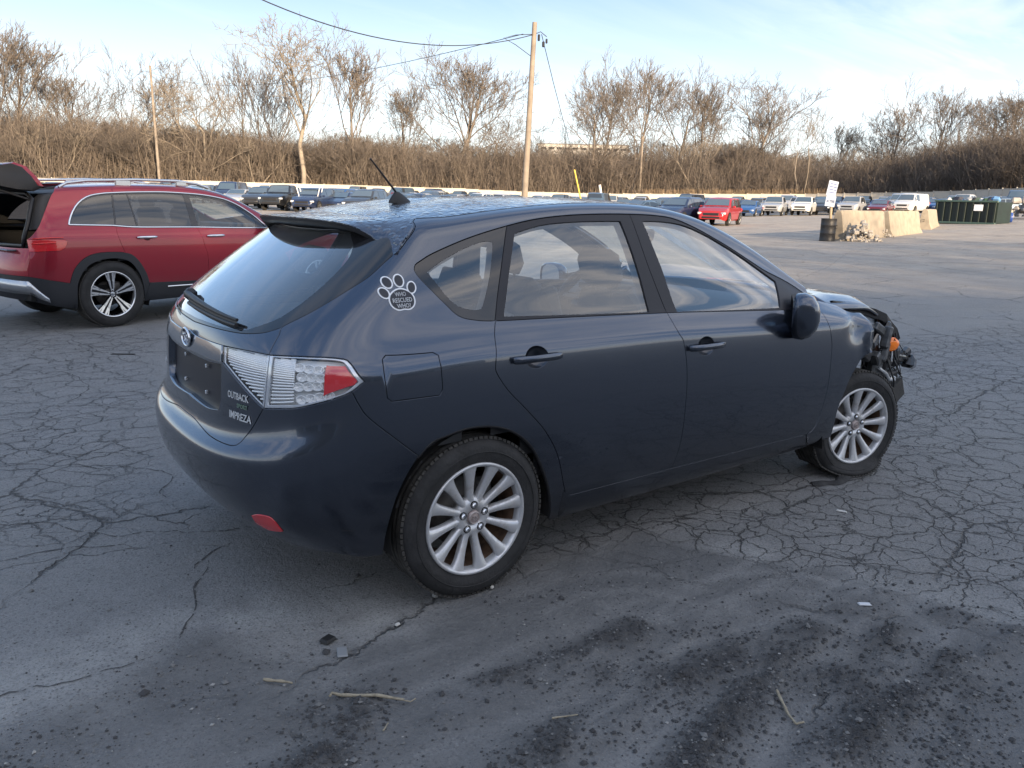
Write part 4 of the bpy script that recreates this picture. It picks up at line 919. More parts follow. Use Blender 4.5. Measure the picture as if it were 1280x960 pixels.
# --- outlines
belt_r = cut(K['dlo_bot'], K['door_r'][near(K['door_r'], K['dlo_bot'][near(K['dlo_bot'], (14.2, 12.0))])], None)
def uv_at(name, k): return np.array(CURVES[name][k][:2])
A_door = K['door_r']; A_b = K['seam_b']; A_f = K['door_f']; DT = K['dlo_top']; DB = K['dlo_bot']
ptR = uv_at('door_r', 3); ptB = uv_at('seam_b', 2); ptF = uv_at('dlo_bot', 0)
def meet(p1, p2):
    """indices where two dense paths come closest"""
    d = [[((a - b) ** 2).sum() for b in p2] for a in p1]; d = np.array(d); i, j = np.unravel_index(d.argmin(), d.shape); return p1[i], p2[j]
rA, rD = meet(A_door[len(A_door) // 4:], DB); bA, bD = meet(A_b, DB); fA = A_f[near(A_f, CURVES['dlo_bot'][0][:2])]
tR = uv_at('door_r', 0); tB = uv_at('seam_b', 0)
GUT = 16.95
uH = CURVES['seam_hatch'][0][0]; endF = uv_at('door_f', 0)
line = lambda a, b, n=20: [np.array(a) + (np.array(b) - np.array(a)) * k / n for k in range(n + 1)]
body_poly = join(cut(K['seam_hatch'], None, None), K['lamp_top'], cut(K['lamp_bot'], None, CURVES['seam_bump'][0][:2]), K['seam_bump'], K['arch_in'], line(CURVES['arch_in'][-1][:2], CURVES['sill_bot'][1][:2], 6)[:-1], [uv_at('sill_bot', 1)], [uv_at('sill_bot', 0)], cut(A_door, A_door[-1], None)[:1],
                 cut(A_door, None, rA)[::-1] if False else A_door[near(A_door, rA):][::-1], cut(DB, rD, DB[-1]), DT, line((endF[0], GUT - .9), (endF[0] + .2, GUT), 4), line((endF[0] + .2, GUT), (uH - .05, GUT), 120))
fuel = K['fuel']
def uv_of(x, z):
    u, t = 12., 8.
    for _ in range(30):
        p = SH(u, t); pu = (SH(u + 1e-3, t) - p) / 1e-3; pt = (SH(u, t + 1e-3) - p) / 1e-3; A_ = np.array([[pu[0], pt[0]], [pu[2], pt[2]]]); d = np.linalg.solve(A_, [x - p[0], z - p[2]]); u += float(np.clip(d[0], -1, 1)); t += float(np.clip(d[1], -1, 1))
    return u, t
def cup_hole(x, z): return [np.array(uv_of(x + .054 * math.cos(a), z + .041 * math.sin(a))) for a in np.linspace(0, 2 * math.pi, 25)[:-1]]
for mi_, nm in ((False, 'R'), (True, 'L')):
    PN.panel('body_side', body_poly, pGREY, hatch, holes=[fuel] if not mi_ else [], mirror=mi_)
    q = join(A_door[near(A_door, rA):], K['door_bot'], A_b[near(A_b, bA):][::-1], cut(DB, bD, rD)); hh = cup_hole(.262, .910)
    d1 = PN.panel('rear_door', q, pGREY, hatch, mirror=mi_, holes=[hh])
    q = join(A_b[near(A_b, bA):], K['door_botf'], A_f[near(A_f, fA):][::-1], cut(DB, DB[0], bD))
    d2 = PN.panel('front_door', q, pGREY, hatch, mirror=mi_, holes=[cup_hole(1.225, .868)])
    # window frames and glass
    q = join(cut(DT, tR, tB), A_b[:near(A_b, bA) + 1], cut(DB, bD, rD), A_door[:near(A_door, rA) + 1][::-1])
    PN.panel('window_frame', q, mSATIN, d1, holes=[K['win_r']], off=-.003, mirror=mi_, hole_lip=.01)
    PN.panel('window', K['win_r'], gSIDE, d1, off=-.009, gap=-.006, lip=.002, mirror=mi_)
    q = join(cut(DT, tB, DT[-1]), A_f[:near(A_f, fA) + 1], cut(DB, DB[0], bD), A_b[:near(A_b, bA) + 1][::-1])
    PN.panel('window_frame', q, mSATIN, d2, holes=[K['win_f']], off=-.003, mirror=mi_, hole_lip=.01)
    PN.panel('window', K['win_f'], gSIDE, d2, off=-.009, gap=-.006, lip=.002, mirror=mi_)
    q = join(cut(DB, rD, DB[-1]), cut(DT, DT[0], tR), A_door[:near(A_door, rA) + 1])
    qf = PN.panel('quarter_window', q, mGLOSSB, hatch, holes=[K['win_q']], off=-.003, mirror=mi_, hole_lip=.003)
    PN.panel('pane', K['win_q'], gSIDE, qf, off=-.0045, gap=-.004, lip=.001, mirror=mi_)
    # rocker
    q = join([uv_at('sill_bot', 0), uv_at('sill_bot', 1)], line(uv_at('sill_bot', 1), uv_at('sill_bot', 4), 60), [uv_at('sill_bot', 5)], K['door_botf'][::-1], K['door_bot'][::-1])
    PN.panel('sill', q, pGREY, hatch, mirror=mi_, off=-.002)
PN.panel('fuel_door', fuel, pGREY, hatch)
# fender with the crash crease
def crumple(P, Nn):
    P = P.copy(); x = P[:, 0]; z = P[:, 2]; y = P[:, 1]
    k = np.clip((x - 2.38) / .30, 0, 1)
    xc = 2.56 + .10 * (z - .7)                        # the fold line
    ridge = np.exp(-np.abs(x - xc) / .030) * .034 * np.clip((z - .60) / .08, 0, 1) * np.clip((.93 - z) / .1, 0, 1)
    dish = np.exp(-((x - (xc - .12)) / .07) ** 2 - ((z - .86) / .06) ** 2) * .022
    push = np.clip((x - xc) / .25, 0, 1) * (.020 + .16 * np.clip((z - .62) / .25, 0, 1))
    wav = .004 * np.sin(x * 41 + z * 17) * k
    P[:, 1] = y + dish + push + wav - ridge
    P[:, 2] = z - push * .10 + .004 * np.sin(x * 30) * k
    return P
eF = uv_at('fend_front', -1)
fend = join(cut(K['door_f'], None, None)[::-1][::-1], K['fend_arch'], K['fend_front'], K['fend_top'])
fe = PN.panel('front_fender', fend, pGREY, hatch, disp=crumple, res=.022)
# undamaged-side fender
uN = 1.2
fl = join(K['door_f'], [uv_at('fend_arch', 0)], [(6.6, .6), (6.2, 3.0), (5.6, 4.6), (4.7, 5.2), (3.8, 4.6), (3.2, 3.0), (3.0, 1.0), (uN, 1.0), (uN, 16.5)], line((uN, 16.6), (5.6, 16.9), 30))
PN.panel('front_fender', fl, pGREY, hatch, mirror=True)
# --- roof
rb = [np.array(p) for p in ((uH, 16.95), (20.5, 17.0), (22.5, 17.05), (24.5, 17.1), (26, 17.1))]
RB = cr_path([(*p, 0) for p in rb], .02, SH)
def halfroof(u0, mirror): 
    poly = join(line((u0 + .9, GUT + .02), (uH, GUT + .02), 90), RB, [(26, 21.0)], line((26, 21), (u0, 21), 60), cr_path([(u0, 21, 1), (u0 + .05, 19.5, 0), (u0 + .35, 18, 0), (u0 + .9, GUT, 1)], .02, SH))
    return PN.panel('roof_tmp', poly, pROOF, None, lip=.006, gap=.0, mirror=mirror)
def merge_halves(name, a, b_, mats, parent):
    V = []; F = []; NNs = []
    for o in (a, b_):
        n0 = len(V); V += [v.co.copy() for v in o.data.vertices]; F += [tuple(i + n0 for i in p.vertices) for p in o.data.polygons]
        nn = [None] * len(o.data.vertices)
        for lp, cn in zip(o.data.loops, o.data.corner_normals): nn[lp.vertex_index] = tuple(cn.vector)
        NNs += [x or (0, 0, 1) for x in nn]
    me0, me1 = a.data, b_.data
    for o in (a, b_): bpy.data.objects.remove(o)
    me = bpy.data.meshes.new(name); me.from_pydata(V, [], F); o = link(name, me, parent, mats, True); me.update(); me.normals_split_custom_set_from_vertices(NNs); return o
U_WS = 9.15
roof = merge_halves('roof', halfroof(U_WS, False), halfroof(U_WS, True), pROOF, hatch)
# roof ditch line between the side and the roof
for s_ in (1, -1):
    b = MB(); ps = []
    for u in np.linspace(endF[0] + 1.2, uH - .1, 70):
        p = SH(u if s_ > 0 else 2 * UM - u, GUT + .01); ps.append(Vector(p) - Vector((0, 0, .0015)))
    b.tube(ps, .0030, 5); b.build('roof_seal', mBLK, hatch)
# --- windscreen
def halfws(mirror):
    poly = join([(U_WS, 21)], cr_path([(U_WS, 21, 1), (U_WS + .05, 19.5, 0), (U_WS + .35, 18, 0), (U_WS + .9, GUT, 1)], .02, SH), line((U_WS + .9, GUT), (endF[0] + .2, GUT), 40), cr_path([(endF[0] + .2, GUT, 1), (5.4, 18.5, 0), (4.9, 21, 1)], .03, SH))
    return PN.panel('ws_tmp', poly, gWIND, None, lip=.004, gap=0, mirror=mirror, off=-.004)
merge_halves('windscreen', halfws(False), halfws(True), gWIND, hatch)
# --- tail: glass, hatch skin, lamps, bumper
def both(half):      # half outline runs centre -> ... -> centre ; make it a closed full outline
    return join(half, mir(half))
SHH = K['seam_hatch']; g_top = 15.8
gi = near(SHH, (18.62, 15.05)); gC = CURVES['seam_hatch'][8][:2]; gj = near(SHH, gC)
half = join(cr_path([(26, g_top, 1), (22, g_top, 0), (SHH[gi][0], SHH[gi][1], 1)], .03, SH), SHH[gi:gj + 1], K['glass_bot'])
cl = join(cr_path([(26, g_top - .08, 1), (22.6, g_top - .08, 1)], .03, SH), K['clear_right'], cr_path([(*CURVES['clear_right'][-1][:2], 1), (23.4, 11.0, 0), (24.5, 10.82, 0), (26, 10.72, 1)], .03, SH))
frame = PN.panel('rear_window', both(half), mGLOSSB, hatch, holes=[both(cl)], res=.04, off=-.001, lip=.008, hole_lip=.001)
PN.panel('pane', both(cl), gREAR, frame, res=.04, off=-.002, gap=-.003, lip=.001)
# upper skin band between glass and lamps / garnish
band = join(K['glass_bot'][::-1], SHH[gj:], K['inner_top'], K['garn_top'])
tail = PN.panel('tailgate', both(join([K['glass_bot'][-1]], band)), pGREY, hatch, res=.03)
# top of the tailgate, beneath the spoiler
top = join(RB[::-1], SHH[:gi + 1], cr_path([(SHH[gi][0], SHH[gi][1], 1), (22, g_top, 0), (26, g_top, 1)], .03, SH))
PN.panel('tailgate_top', both(top), pGREY, tail, res=.04)
rec = K['recess']; gb = K['garn_bot']
low = join([K['garn_bot'][-1]], K['garn_bot'][::-1], K['inner_bot'], K['seam_hatch2'])
rech = both(join([(26, gb[-1][1] - .12)], cr_path([(26, gb[-1][1] - .12, 1), (24.9, gb[-1][1] - .1, 0), (rec[0][0] + .02, rec[0][1] - .08, 1)], .02, SH), rec[2:]))
PN.panel('lower_tailgate', both(low), pGREY, tail, holes=[rech], res=.03, hole_lip=.030)
PN.panel('plate_recess', rech, mSATIN, tail, res=.04, off=-.028, gap=-.004, lip=.002)
garn = both(join(K['garn_top'][::-1], [uv_at('garn_bot', 0)], K['garn_bot']))
PN.panel('garnish_bar', garn, pGREY if False else mCHRD if 'mCHRD' in globals() else mat('dark tinted chrome bar', (.20, .23, .28), .10, metal=.9, coat=1.), tail, off=.006, gap=.001, lip=.012)
lampmat = mat('lamp reflector bowl', (.88, .90, .92), .30, metal=.25, coat=.6)
def lamp(outline, name, mirror, inner=False):
    h = PN.panel(name, outline, mat('lamp housing', (.80, .83, .86), .4, metal=.1), hatch, res=.02, off=-.030, gap=.004, lip=.006, mirror=mirror)
    PN.panel('lens', outline, gLENS, h, res=.02, off=.001, gap=.003, lip=.030, mirror=mirror)
    return h
outer = join(K['lamp_top'], K['lamp_bot'], K['seam_lamp'][::-1]); inn = join(K['inner_top'], K['inner_bot'], K['seam_lamp'][::-1])
def shrink(poly, k):
    c = np.mean(poly, 0); return [c + (p - c) * k for p in poly]
for mi_ in (False, True):
    ho = lamp(outer, 'tail_lamp', mi_); hi = lamp(inn, 'reversing_lamp', mi_)
    PN.panel('red_lens', K['lamp_red'], mRED, ho, res=.02, off=-.006, lip=.012, mirror=mi_)
    # silver rim round the lenses
    for poly, h in ((outer, ho), (inn, hi)):
        PN.panel('lamp_rim', poly, mat('lamp rim silver', (.62, .66, .72), .22, metal=.5, coat=1), h, holes=[shrink(poly, .90)], res=.02, off=-.004, gap=.003, lip=.004, mirror=mi_)
    # horizontal optic ribs of the inner lamp and the inboard part of the outer one
    def ribs(poly, u0, u1, n, h, nm):
        b = MB(); A = PN.m(np.array(poly)); 
        for t in np.linspace(7.25, 9.9, n):
            us = np.linspace(u0, u1, 30); pm = PN.m(np.stack([us, np.full(30, t)], -1)); ok = inside(PN.m(np.array(shrink(poly, .9))), pm[:, 0], pm[:, 1])
            us = us[ok]
            if len(us) < 3: continue
            if mi_: us = 2 * UM - us
            p, nn = SH(us, np.full(len(us), t), 1); b.tube([Vector(a) - Vector(c) * .014 for a, c in zip(p, nn)], .0038, 5)
        if b.V: b.build(nm, lampmat, h)
    ribs(inn, 21.9, 24.2, 24, hi, 'optic_ribs'); ribs(outer, 20.7, 21.85, 22, ho, 'optic_ribs')
    # faceted bulb cups of the outer lamp
    b = MB(); ca = None
    for i, u in enumerate((20.35, 19.95, 19.55, 19.2)):
        for j, t in enumerate((7.55, 8.1, 8.65, 9.3)):
            uu = u + (.12 if j % 2 else 0)
            if mi_: uu = 2 * UM - uu
            p, nn = SH(uu, t, 1); rot = Vector(nn).to_track_quat('Z', 'Y').to_matrix()
            for rr_, m__ in ((.017, 0),):
                V = []; n = 10
                for r_, hgt in ((.018, .0), (.015, -.004), (.008, -.010), (.0, -.004)):
                    V += [Vector(p) - Vector(nn) * .010 + rot @ Vector((r_ * math.cos(6.283 * k / n), r_ * math.sin(6.283 * k / n) * .75, hgt)) for k in range(n)]
                b.add(V, [(a * n + k, a * n + (k + 1) % n, (a + 1) * n + (k + 1) % n, (a + 1) * n + k) for a in range(3) for k in range(n)], 0, False)
                b.tube([Vector(p) - Vector(nn) * .009 + rot @ Vector((.019 * math.cos(6.283 * k / 12), .019 * .75 * math.sin(6.283 * k / 12), 0)) for k in range(13)], .0018, 4)
    b.build('bulb_cups', lampmat, ho)
sb = K['seam_bump']; lb = K['lamp_bot']; k0 = near(lb, sb[0])
half = join(K['seam_hatch2'][::-1], lb[k0:][::-1], sb, K['bump_arch'], K['bump_bot'])
PN.panel('rear_bumper', both(half), pGREY, hatch, res=.035)
# bumper reflector sits slightly proud in its own dark recess
for mi_ in (False, True):
    rf = PN.panel('bumper_reflector', K['refl'], mRED, hatch, off=.003, gap=.0, lip=.006, res=.015, mirror=mi_)
# --- spoiler
TE = [(0, -.385, 0., 1.403), (.3, -.375, .16, 1.403), (.55, -.355, .30, 1.400), (.75, -.325, .42, 1.393), (.86, -.295, .475, 1.380), (.94, -.262, .52, 1.357), (1.02, -.243, .555, 1.332), (1.12, -.236, .60, 1.308), (1.2, -.232, .645, 1.285)]
def spoiler():
    b = MB(); S1 = [(p[0], Vector((p[1], -p[2], p[3]))) for p in TE]; S_ = [(-a, Vector((v.x, -v.y, v.z))) for a, v in S1[:0:-1]] + S1
    rows = []
    for a, te in S_:
        k = abs(a) / 1.2; sg = 1 if a >= 0 else -1
        # root line follows the roof seam
        yr = te.y * (.90 if abs(a) < .9 else .93)
        if abs(a) < 1.0:
            root = Vector((-.135 + .03 * k, -sg * .555 * min(1, abs(a) / 1.0), 1.418 - .017 * k)); mid = (root + te) / 2 + Vector((0, 0, .006 * (1 - k)))
        else:
            q = (abs(a) - 1.0) / .2; src = [Vector((-.105, -sg * .57, 1.400)), Vector((-.125, -sg * .61, 1.385)), Vector((-.20, -sg * .645, 1.315))]
            root = src[0].lerp(src[1], min(1, q * 2)) if q < .5 else src[1].lerp(src[2], (q - .5) * 2); mid = (root + te) / 2 + Vector((0, -sg * .012, .004))
        und = te + Vector((.010, 0, -.024)); uroot = Vector((te.x + .075, te.y * .97, te.z - .040)) if abs(a) < 1 else te + Vector((.02, sg * .03, -.02))
        rows.append([root + Vector((.0, 0, -.004)), root + Vector((-.006, 0, .002)), root.lerp(mid, .5) + Vector((0, 0, .003)), mid, mid.lerp(te, .5) + Vector((0, 0, .0015)), te.lerp(mid, .06), te, te + Vector((-.001, 0, -.004)), und, uroot, Vector((root.x, root.y * .97, root.z - .05))])
    V = []; W = len(rows[0]); F = []
    # refine along the span
    R2 = []
    for i in range(len(rows) - 1):
        for s in (0, .25, .5, .75):
            a0 = rows[max(i - 1, 0)]; a1 = rows[i]; a2 = rows[i + 1]; a3 = rows[min(i + 2, len(rows) - 1)]
            R2.append([.5 * ((2 * p1) + (p2 - p0) * s + (2 * p0 - 5 * p1 + 4 * p2 - p3) * s * s + (3 * p1 - p0 - 3 * p2 + p3) * s ** 3) for p0, p1, p2, p3 in zip(a0, a1, a2, a3)])
    R2.append(rows[-1]); n = len(R2)
    for r in R2: V += r
    for i in range(n - 1):
        for j in range(W - 1): F.append((i * W + j, i * W + j + 1, (i + 1) * W + j + 1, (i + 1) * W + j))
    F += [tuple(range(W)), tuple((n - 1) * W + j for j in range(W))[::-1]]
    o = mesh_from('spoiler', V, F, tail, [pROOF, mBLK], True, [0 if (q % (W - 1)) < 7 else 1 for q in range(len(F) - 2)] + [0, 0]); soften(o, 50)
spoiler()
# --- interior shell: dark inner tub, floor, bulkheads (closes the panel gaps)
def tub():
    us = np.linspace(.4, 2 * UM - .4, 180); ts = np.linspace(1.7, 11.2, 24); G, Nn = SH(*np.meshgrid(us, ts, indexing='ij'), 1)
    G = G - Nn * .045; V = G.reshape(-1, 3); nt_ = len(ts); F = []
    arches = [(0, .345), (2.62, .36)]
    for i in range(len(us) - 1):
        for j in range(nt_ - 1):
            c = (G[i, j] + G[i + 1, j + 1]) / 2
            if any((c[0] - ax) ** 2 + (c[2] - .31) ** 2 < r * r and abs(c[1]) > .5 for ax, r in arches) or c[0] > 2.75 or (c[0] < -.40 and c[2] < .45): continue
            F.append((i * nt_ + j, (i + 1) * nt_ + j, (i + 1) * nt_ + j + 1, i * nt_ + j + 1))
    mesh_from('inner_shell', V, F, hatch, mINTD, True)
    b = MB(); b.box(Vector((1.2, 0, .30)), (2.7, 1.46, .12)); b.box(Vector((-.35, 0, .36)), (.5, 1.0, .06)); b.box(Vector((.45, 0, .62)), (.02, 1.4, .5)); b.build('floor_pan', mVOID, hatch)
    b = MB()
    for ax in (0, 2.62):
        for sg in (-1, 1):
            b = MB(); V = []; n = 24
            for yy in (sg * .845, sg * .50):
                for k in range(n + 1):
                    t = (math.pi * (k / n) * 1.12 - .2) if not (ax > 1 and sg < 0) else 1.25 + 2.2 * k / n; r = .358 if ax == 0 else .368; V.append((ax + r * math.cos(t), yy, .315 + r * math.sin(t)))
            b.add(V, [(k, k + 1, n + 2 + k, n + 1 + k) for k in range(n)], 0, True); b.add(V, [tuple(range(n + 1, 2 * n + 2))], 0); b.build('wheel_housing', mVOID, hatch)
    b = MB(); b.box(Vector((2.30, 0, .62)), (.03, 1.45, .62)); b.build('bulkhead', mVOID, hatch)
tub()
# inner trim of the pillars and the roof lining, seen through the glass
def trim():
    for mi_ in (False, True):
        holes = [K['win_q'], K['win_r'], K['win_f']]
        poly = join(K['dlo_bot'][::-1][::-1], DT)
        poly = join(DB, DT, [(endF[0] + .1, GUT)], line((endF[0] + .2, GUT), (19.2, GUT), 60), [(19.6, 14.2), (21.2, 12.0), (21.6, 11.6)])
        poly = join(DB[:near(DB, rD) + 1], [(16.0, 11.3), (21.6, 11.3), (21.3, 12.3), (20.3, 13.6), (19.6, 15.0), (18.4, 16.4)], line((18.3, GUT), (endF[0] + .2, GUT), 60), [(endF[0], GUT - .9)], [DT[-1]])
        PN.panel('pillar_trim', poly, mINTD if mi_ is None else mTRIM, hatch, holes=holes, off=-.045, gap=0, lip=.002, mirror=mi_, res=.05)
mTRIM = mat('grey pillar trim', (.09, .092, .095), .8)
trim()
def lining(mirror):
    poly = join(line((U_WS + 1.2, GUT), (18.6, GUT), 50), [(22.5, 17.0), (26, 17.0), (26, 21)], line((26, 21), (U_WS + .3, 21), 30))
    return PN.panel('t', poly, mINTL, None, off=-.04, gap=0, lip=.001, mirror=mirror, res=.06)
merge_halves('headliner', lining(False), lining(True), mINTL, hatch)
# seats
def seat(x, y, w_, rear=False):
    b = MB()
    b.box(Vector((x + .25, y, .50)), (.50, w_, .16), bev=.05)
    rot = Matrix.Rotation(R_(-18 if not rear else -22), 3, 'Y'); 
    b.box(Vector((x - .08, y, .80)), (.15, w_ * .96, .58), rot, bev=.055, taper=.86)
    b.box(Vector((x - .02, y - w_ * .42, .80)), (.13, .08, .50), rot, bev=.035); b.box(Vector((x - .02, y + w_ * .42, .80)), (.13, .08, .50), rot, bev=.035)
    o = b.build('seat', mINT, hatch); soften(o, 35)
    for hy in ((0,) if not rear else (-.42, 0, .42)):
        h = MB(); h.box(Vector((x - .22, y + hy, 1.185 if not rear else 1.14)), (.10, .27, .19 if not rear else .15), rot, bev=.045); h.tube([(x - .19, y + hy - .06, 1.05), (x - .21, y + hy - .06, 1.14)], .007, 6); h.tube([(x - .19, y + hy + .06, 1.05), (x - .21, y + hy + .06, 1.14)], .007, 6)
        soften(h.build('headrest', mINT, o), 35)
seat(1.22, -.38, .50); seat(1.22, .38, .50); seat(.42, 0, 1.28, True)
b = MB(); V = []
for y in (-.66, .66):
    V += [(1.72, y, .72), (1.70, y, .93), (1.80, y, 1.0), (2.25, y, .985), (2.30, y, .6)]
b.add(V, [(i, i + 1, i + 6, i + 5) for i in range(4)] + [(0, 1, 2, 3, 4), (5, 6, 7, 8, 9)], 0)
b.box(Vector((1.78, .38, .99)), (.22, .36, .09), bev=.03); soften(b.build('dashboard', mINTD, hatch), 40)
b = MB(); rot = Matrix.Rotation(R_(-62), 3, 'Y'); cc = Vector((1.55, .38, .93))
b.tube([cc + rot @ Vector((.185 * math.cos(2 * math.pi * k / 28), .185 * math.sin(2 * math.pi * k / 28), 0)) for k in range(29)], .015, 8)
b.box(cc + Vector((.02, 0, -.01)), (.14, .14, .05), rot, bev=.02); b.box(cc, (.30, .03, .02), rot @ Matrix.Rotation(math.pi / 2, 3, 'Z'), bev=.006); b.tube([cc, cc + Vector((.25, 0, -.12))], .03, 8)
b.build('steering_wheel', mINTD, hatch)
b = MB(); b.box(Vector((1.62, 0, 1.315)), (.03, .24, .065), Matrix.Rotation(R_(12), 3, 'Y'), bev=.012); b.tube([(1.63, 0, 1.33), (1.66, 0, 1.39)], .012, 6); b.build('rear_view_mirror', mINTD, hatch)
b = MB(); b.box(Vector((-.28, 0, .96)), (.40, 1.22, .02), bev=.005); b.build('parcel_shelf', mINTD, hatch)
# --- handles
def handle(x, z, mirror):
    sg = 1 if mirror else -1
    p = PN.hit((x, sg * 1.5, z), (0, -sg, 0)); y = p.y
    b = MB(); n = 20
    # scooped cup behind the grip
    V = []
    for r, d in ((1.02, -.002), (.97, -.006), (.8, -.018), (.45, -.027), (.0, -.030)):
        for k in range(n):
            t = 2 * math.pi * k / n; q = PN.hit((x + .055 * r * math.cos(t), sg * 1.5, z + .042 * r * math.sin(t)), (0, -sg, 0)); V.append((q.x, q.y + sg * d, q.z))
    F = [(a * n + k, a * n + (k + 1) % n, (a + 1) * n + (k + 1) % n, (a + 1) * n + k) for a in range(4) for k in range(n)]
    b.add(V, F, 0, True); cup = b.build('handle_cup', mHCUP, doors[mirror])
    fixn(cup)
    # grip: a bar with thickened ends
    b = MB(); rows = []
    for s, h_, o_, th in ((-1, .008, .006, .010), (-.96, .014, .022, .018), (-.75, .0145, .034, .018), (-.3, .0135, .041, .016), (.3, .0135, .041, .016), (.70, .0135, .034, .018), (.92, .012, .022, .018), (1, .007, .006, .010)):
        xx = x + s * .118; q = PN.hit((xx, sg * 1.5, z), (0, -sg, 0)); cy = q.y + sg * (o_ - .008)
        rows.append([Vector((xx, cy + sg * math.cos(a) * th / 2, z + .002 * (1 - s * s) + math.sin(a) * h_)) for a in [2 * math.pi * k / 12 for k in range(12)]])
    V = [v for r in rows for v in r]; F = [(i * 12 + k, i * 12 + (k + 1) % 12, (i + 1) * 12 + (k + 1) % 12, (i + 1) * 12 + k) for i in range(len(rows) - 1) for k in range(12)] + [tuple(range(12)), tuple(84 + k for k in range(12))]
    b.add(V, F, 0, True); fixn(b.build('door_handle', pGREY, doors[mirror]))
mHCUP = mat('handle cup paint', (.03, .036, .05), .3, metal=.7, coat=.8)
drs = [o for o in hatch.children if o.name.startswith('rear_door')]; drf = [o for o in hatch.children if o.name.startswith('front_door')]
doors = {False: drs[0], True: drs[1]}
for mi_ in (False, True): handle(.262, .910, mi_)
doors = {False: drf[0], True: drf[1]}
for mi_ in (False, True): handle(1.225, .868, mi_)
# --- door mirrors
def mirror_unit(sg):
    """shell lofted outwards from the glass; the right-hand one is folded against the door"""
    b = MB(); rows = []; n = 24
    fold = sg < 0
    secs = [(0, .100, .088), (.008, .110, .098), (.045, .112, .100), (.080, .096, .086), (.105, .062, .056), (.118, .022, .020)]
    c0 = Vector((1.862, -.865, .962)) if fold else Vector((1.80, .975, .985)); fw = Vector((.42, -.90, .02)).normalized() if fold else Vector((1, 0, 0)); sd = fw.cross(Vector((0, 0, 1))).normalized(); up = sd.cross(fw)
    if fold: k_w, k_h = .74, 1.16
    else: k_w, k_h = 1, 1
    for d_, rw, rh in secs:
        r = []
        for k in range(n):
            t = 2 * math.pi * k / n; e = 2 / 3.0; c, s_ = math.cos(t), math.sin(t)
            a = (abs(c) ** e) * (1 if c > 0 else -1) * rw * k_w; h = (abs(s_) ** e) * (1 if s_ > 0 else -1) * rh * k_h
            r.append(c0 + fw * d_ + sd * (a + .10 * h * (1 if fold else 0)) + up * h)
        rows.append(r)
    V = [v for r in rows for v in r]; F = [(i * n + k, i * n + (k + 1) % n, (i + 1) * n + (k + 1) % n, (i + 1) * n + k) for i in range(len(rows) - 1) for k in range(n)] + [tuple(5 * n + k for k in range(n))]
    b.add(V, F, 0, True); o = fixn(b.build('door_mirror', pGREY, hatch))
    g = MB(); cc = sum(rows[1], Vector()) / n; g.add([v.lerp(cc, .06) for v in rows[1]], [tuple(range(n))], 0); g.build('mirror_glass', mCHROME, o)
    s2 = MB(); rr = []; foot = Vector((2.0, sg * .775, .995)); end = c0 + Vector((.05, 0, -.03))
    for q in (0, .35, .7, 1): 
        p = foot.lerp(end, q); ww, hh = .05 - .015 * q, .06 - .03 * q; rr.append([p + Vector((ww * a, 0, hh * c)) for a, c in ((-1, -1), (1, -1), (1, 1), (-1, 1))])
    V = [v for r in rr for v in r]; s2.add(V, [(i * 4 + k, i * 4 + (k + 1) % 4, (i + 1) * 4 + (k + 1) % 4, (i + 1) * 4 + k) for i in range(3) for k in range(4)] + [(0, 1, 2, 3), (12, 13, 14, 15)], 0, True)
    soften(s2.build('mirror_arm', mBLK, o), 50)
mirror_unit(-1); mirror_unit(1)
# --- wiper
b = MB(); pv = PN.hit((-2, .20, 1.085), (1, 0, 0)); P = []
for s in np.linspace(0, 1, 12):
    y = .21 - .60 * s; z = 1.075 - .030 * s; q = PN.hit((-2, y, z), (1, 0, 0)); P.append(q + Vector((-.030 + .012 * s, 0, .012)))
b.tube(P, [.014 - .008 * s for s in np.linspace(0, 1, 12)], 8)
P2 = []
for s in np.linspace(.08, 1.0, 12):
    y = .21 - .60 * s; z = 1.050 - .018 * s; q = PN.hit((-2, y, z), (1, 0, 0)); P2.append(q + Vector((-.010, 0, .006)))
b.tube(P2, .008, 6); b.box(P[0] + Vector((.012, .0, -.004)), (.05, .05, .05), bev=.016)
for i in range(11):
    b.add([P[i], P[i + 1], P2[i + 1], P2[i]], [(0, 1, 2, 3)], 0)
b.build('rear_wiper', mBLK, tail)
# --- antenna
b = MB(); q = SH(18.0, 21.0); ax = .15; az = PN.hit((ax, 0, 3), (0, 0, -1)).z
rows = []
for z_, l, w_, dx in ((0, .055, .024, 0), (.012, .052, .022, -.001), (.030, .034, .016, -.006), (.045, .016, .010, -.012), (.050, .008, .006, -.014)):
    rows.append([Vector((ax + dx + l * math.cos(t), w_ * math.sin(t), az - .002 + z_)) for t in [2 * math.pi * k / 14 for k in range(14)]])
V = [v for r in rows for v in r]; b.add(V, [(i * 14 + k, i * 14 + (k + 1) % 14, (i + 1) * 14 + (k + 1) % 14, (i + 1) * 14 + k) for i in range(4) for k in range(14)] + [tuple(56 + k for k in range(14))], 0, True)
ant = b.build('antenna_base', mBLK, hatch); b = MB(); b.tube([(ax - .008, 0, az + .035), (.014, 0, 1.640)], [.0055, .0035], 8); b.tube([(.016, 0, 1.637), (.012, 0, 1.643)], .0045, 8); b.build('antenna_rod', mBLK, ant)
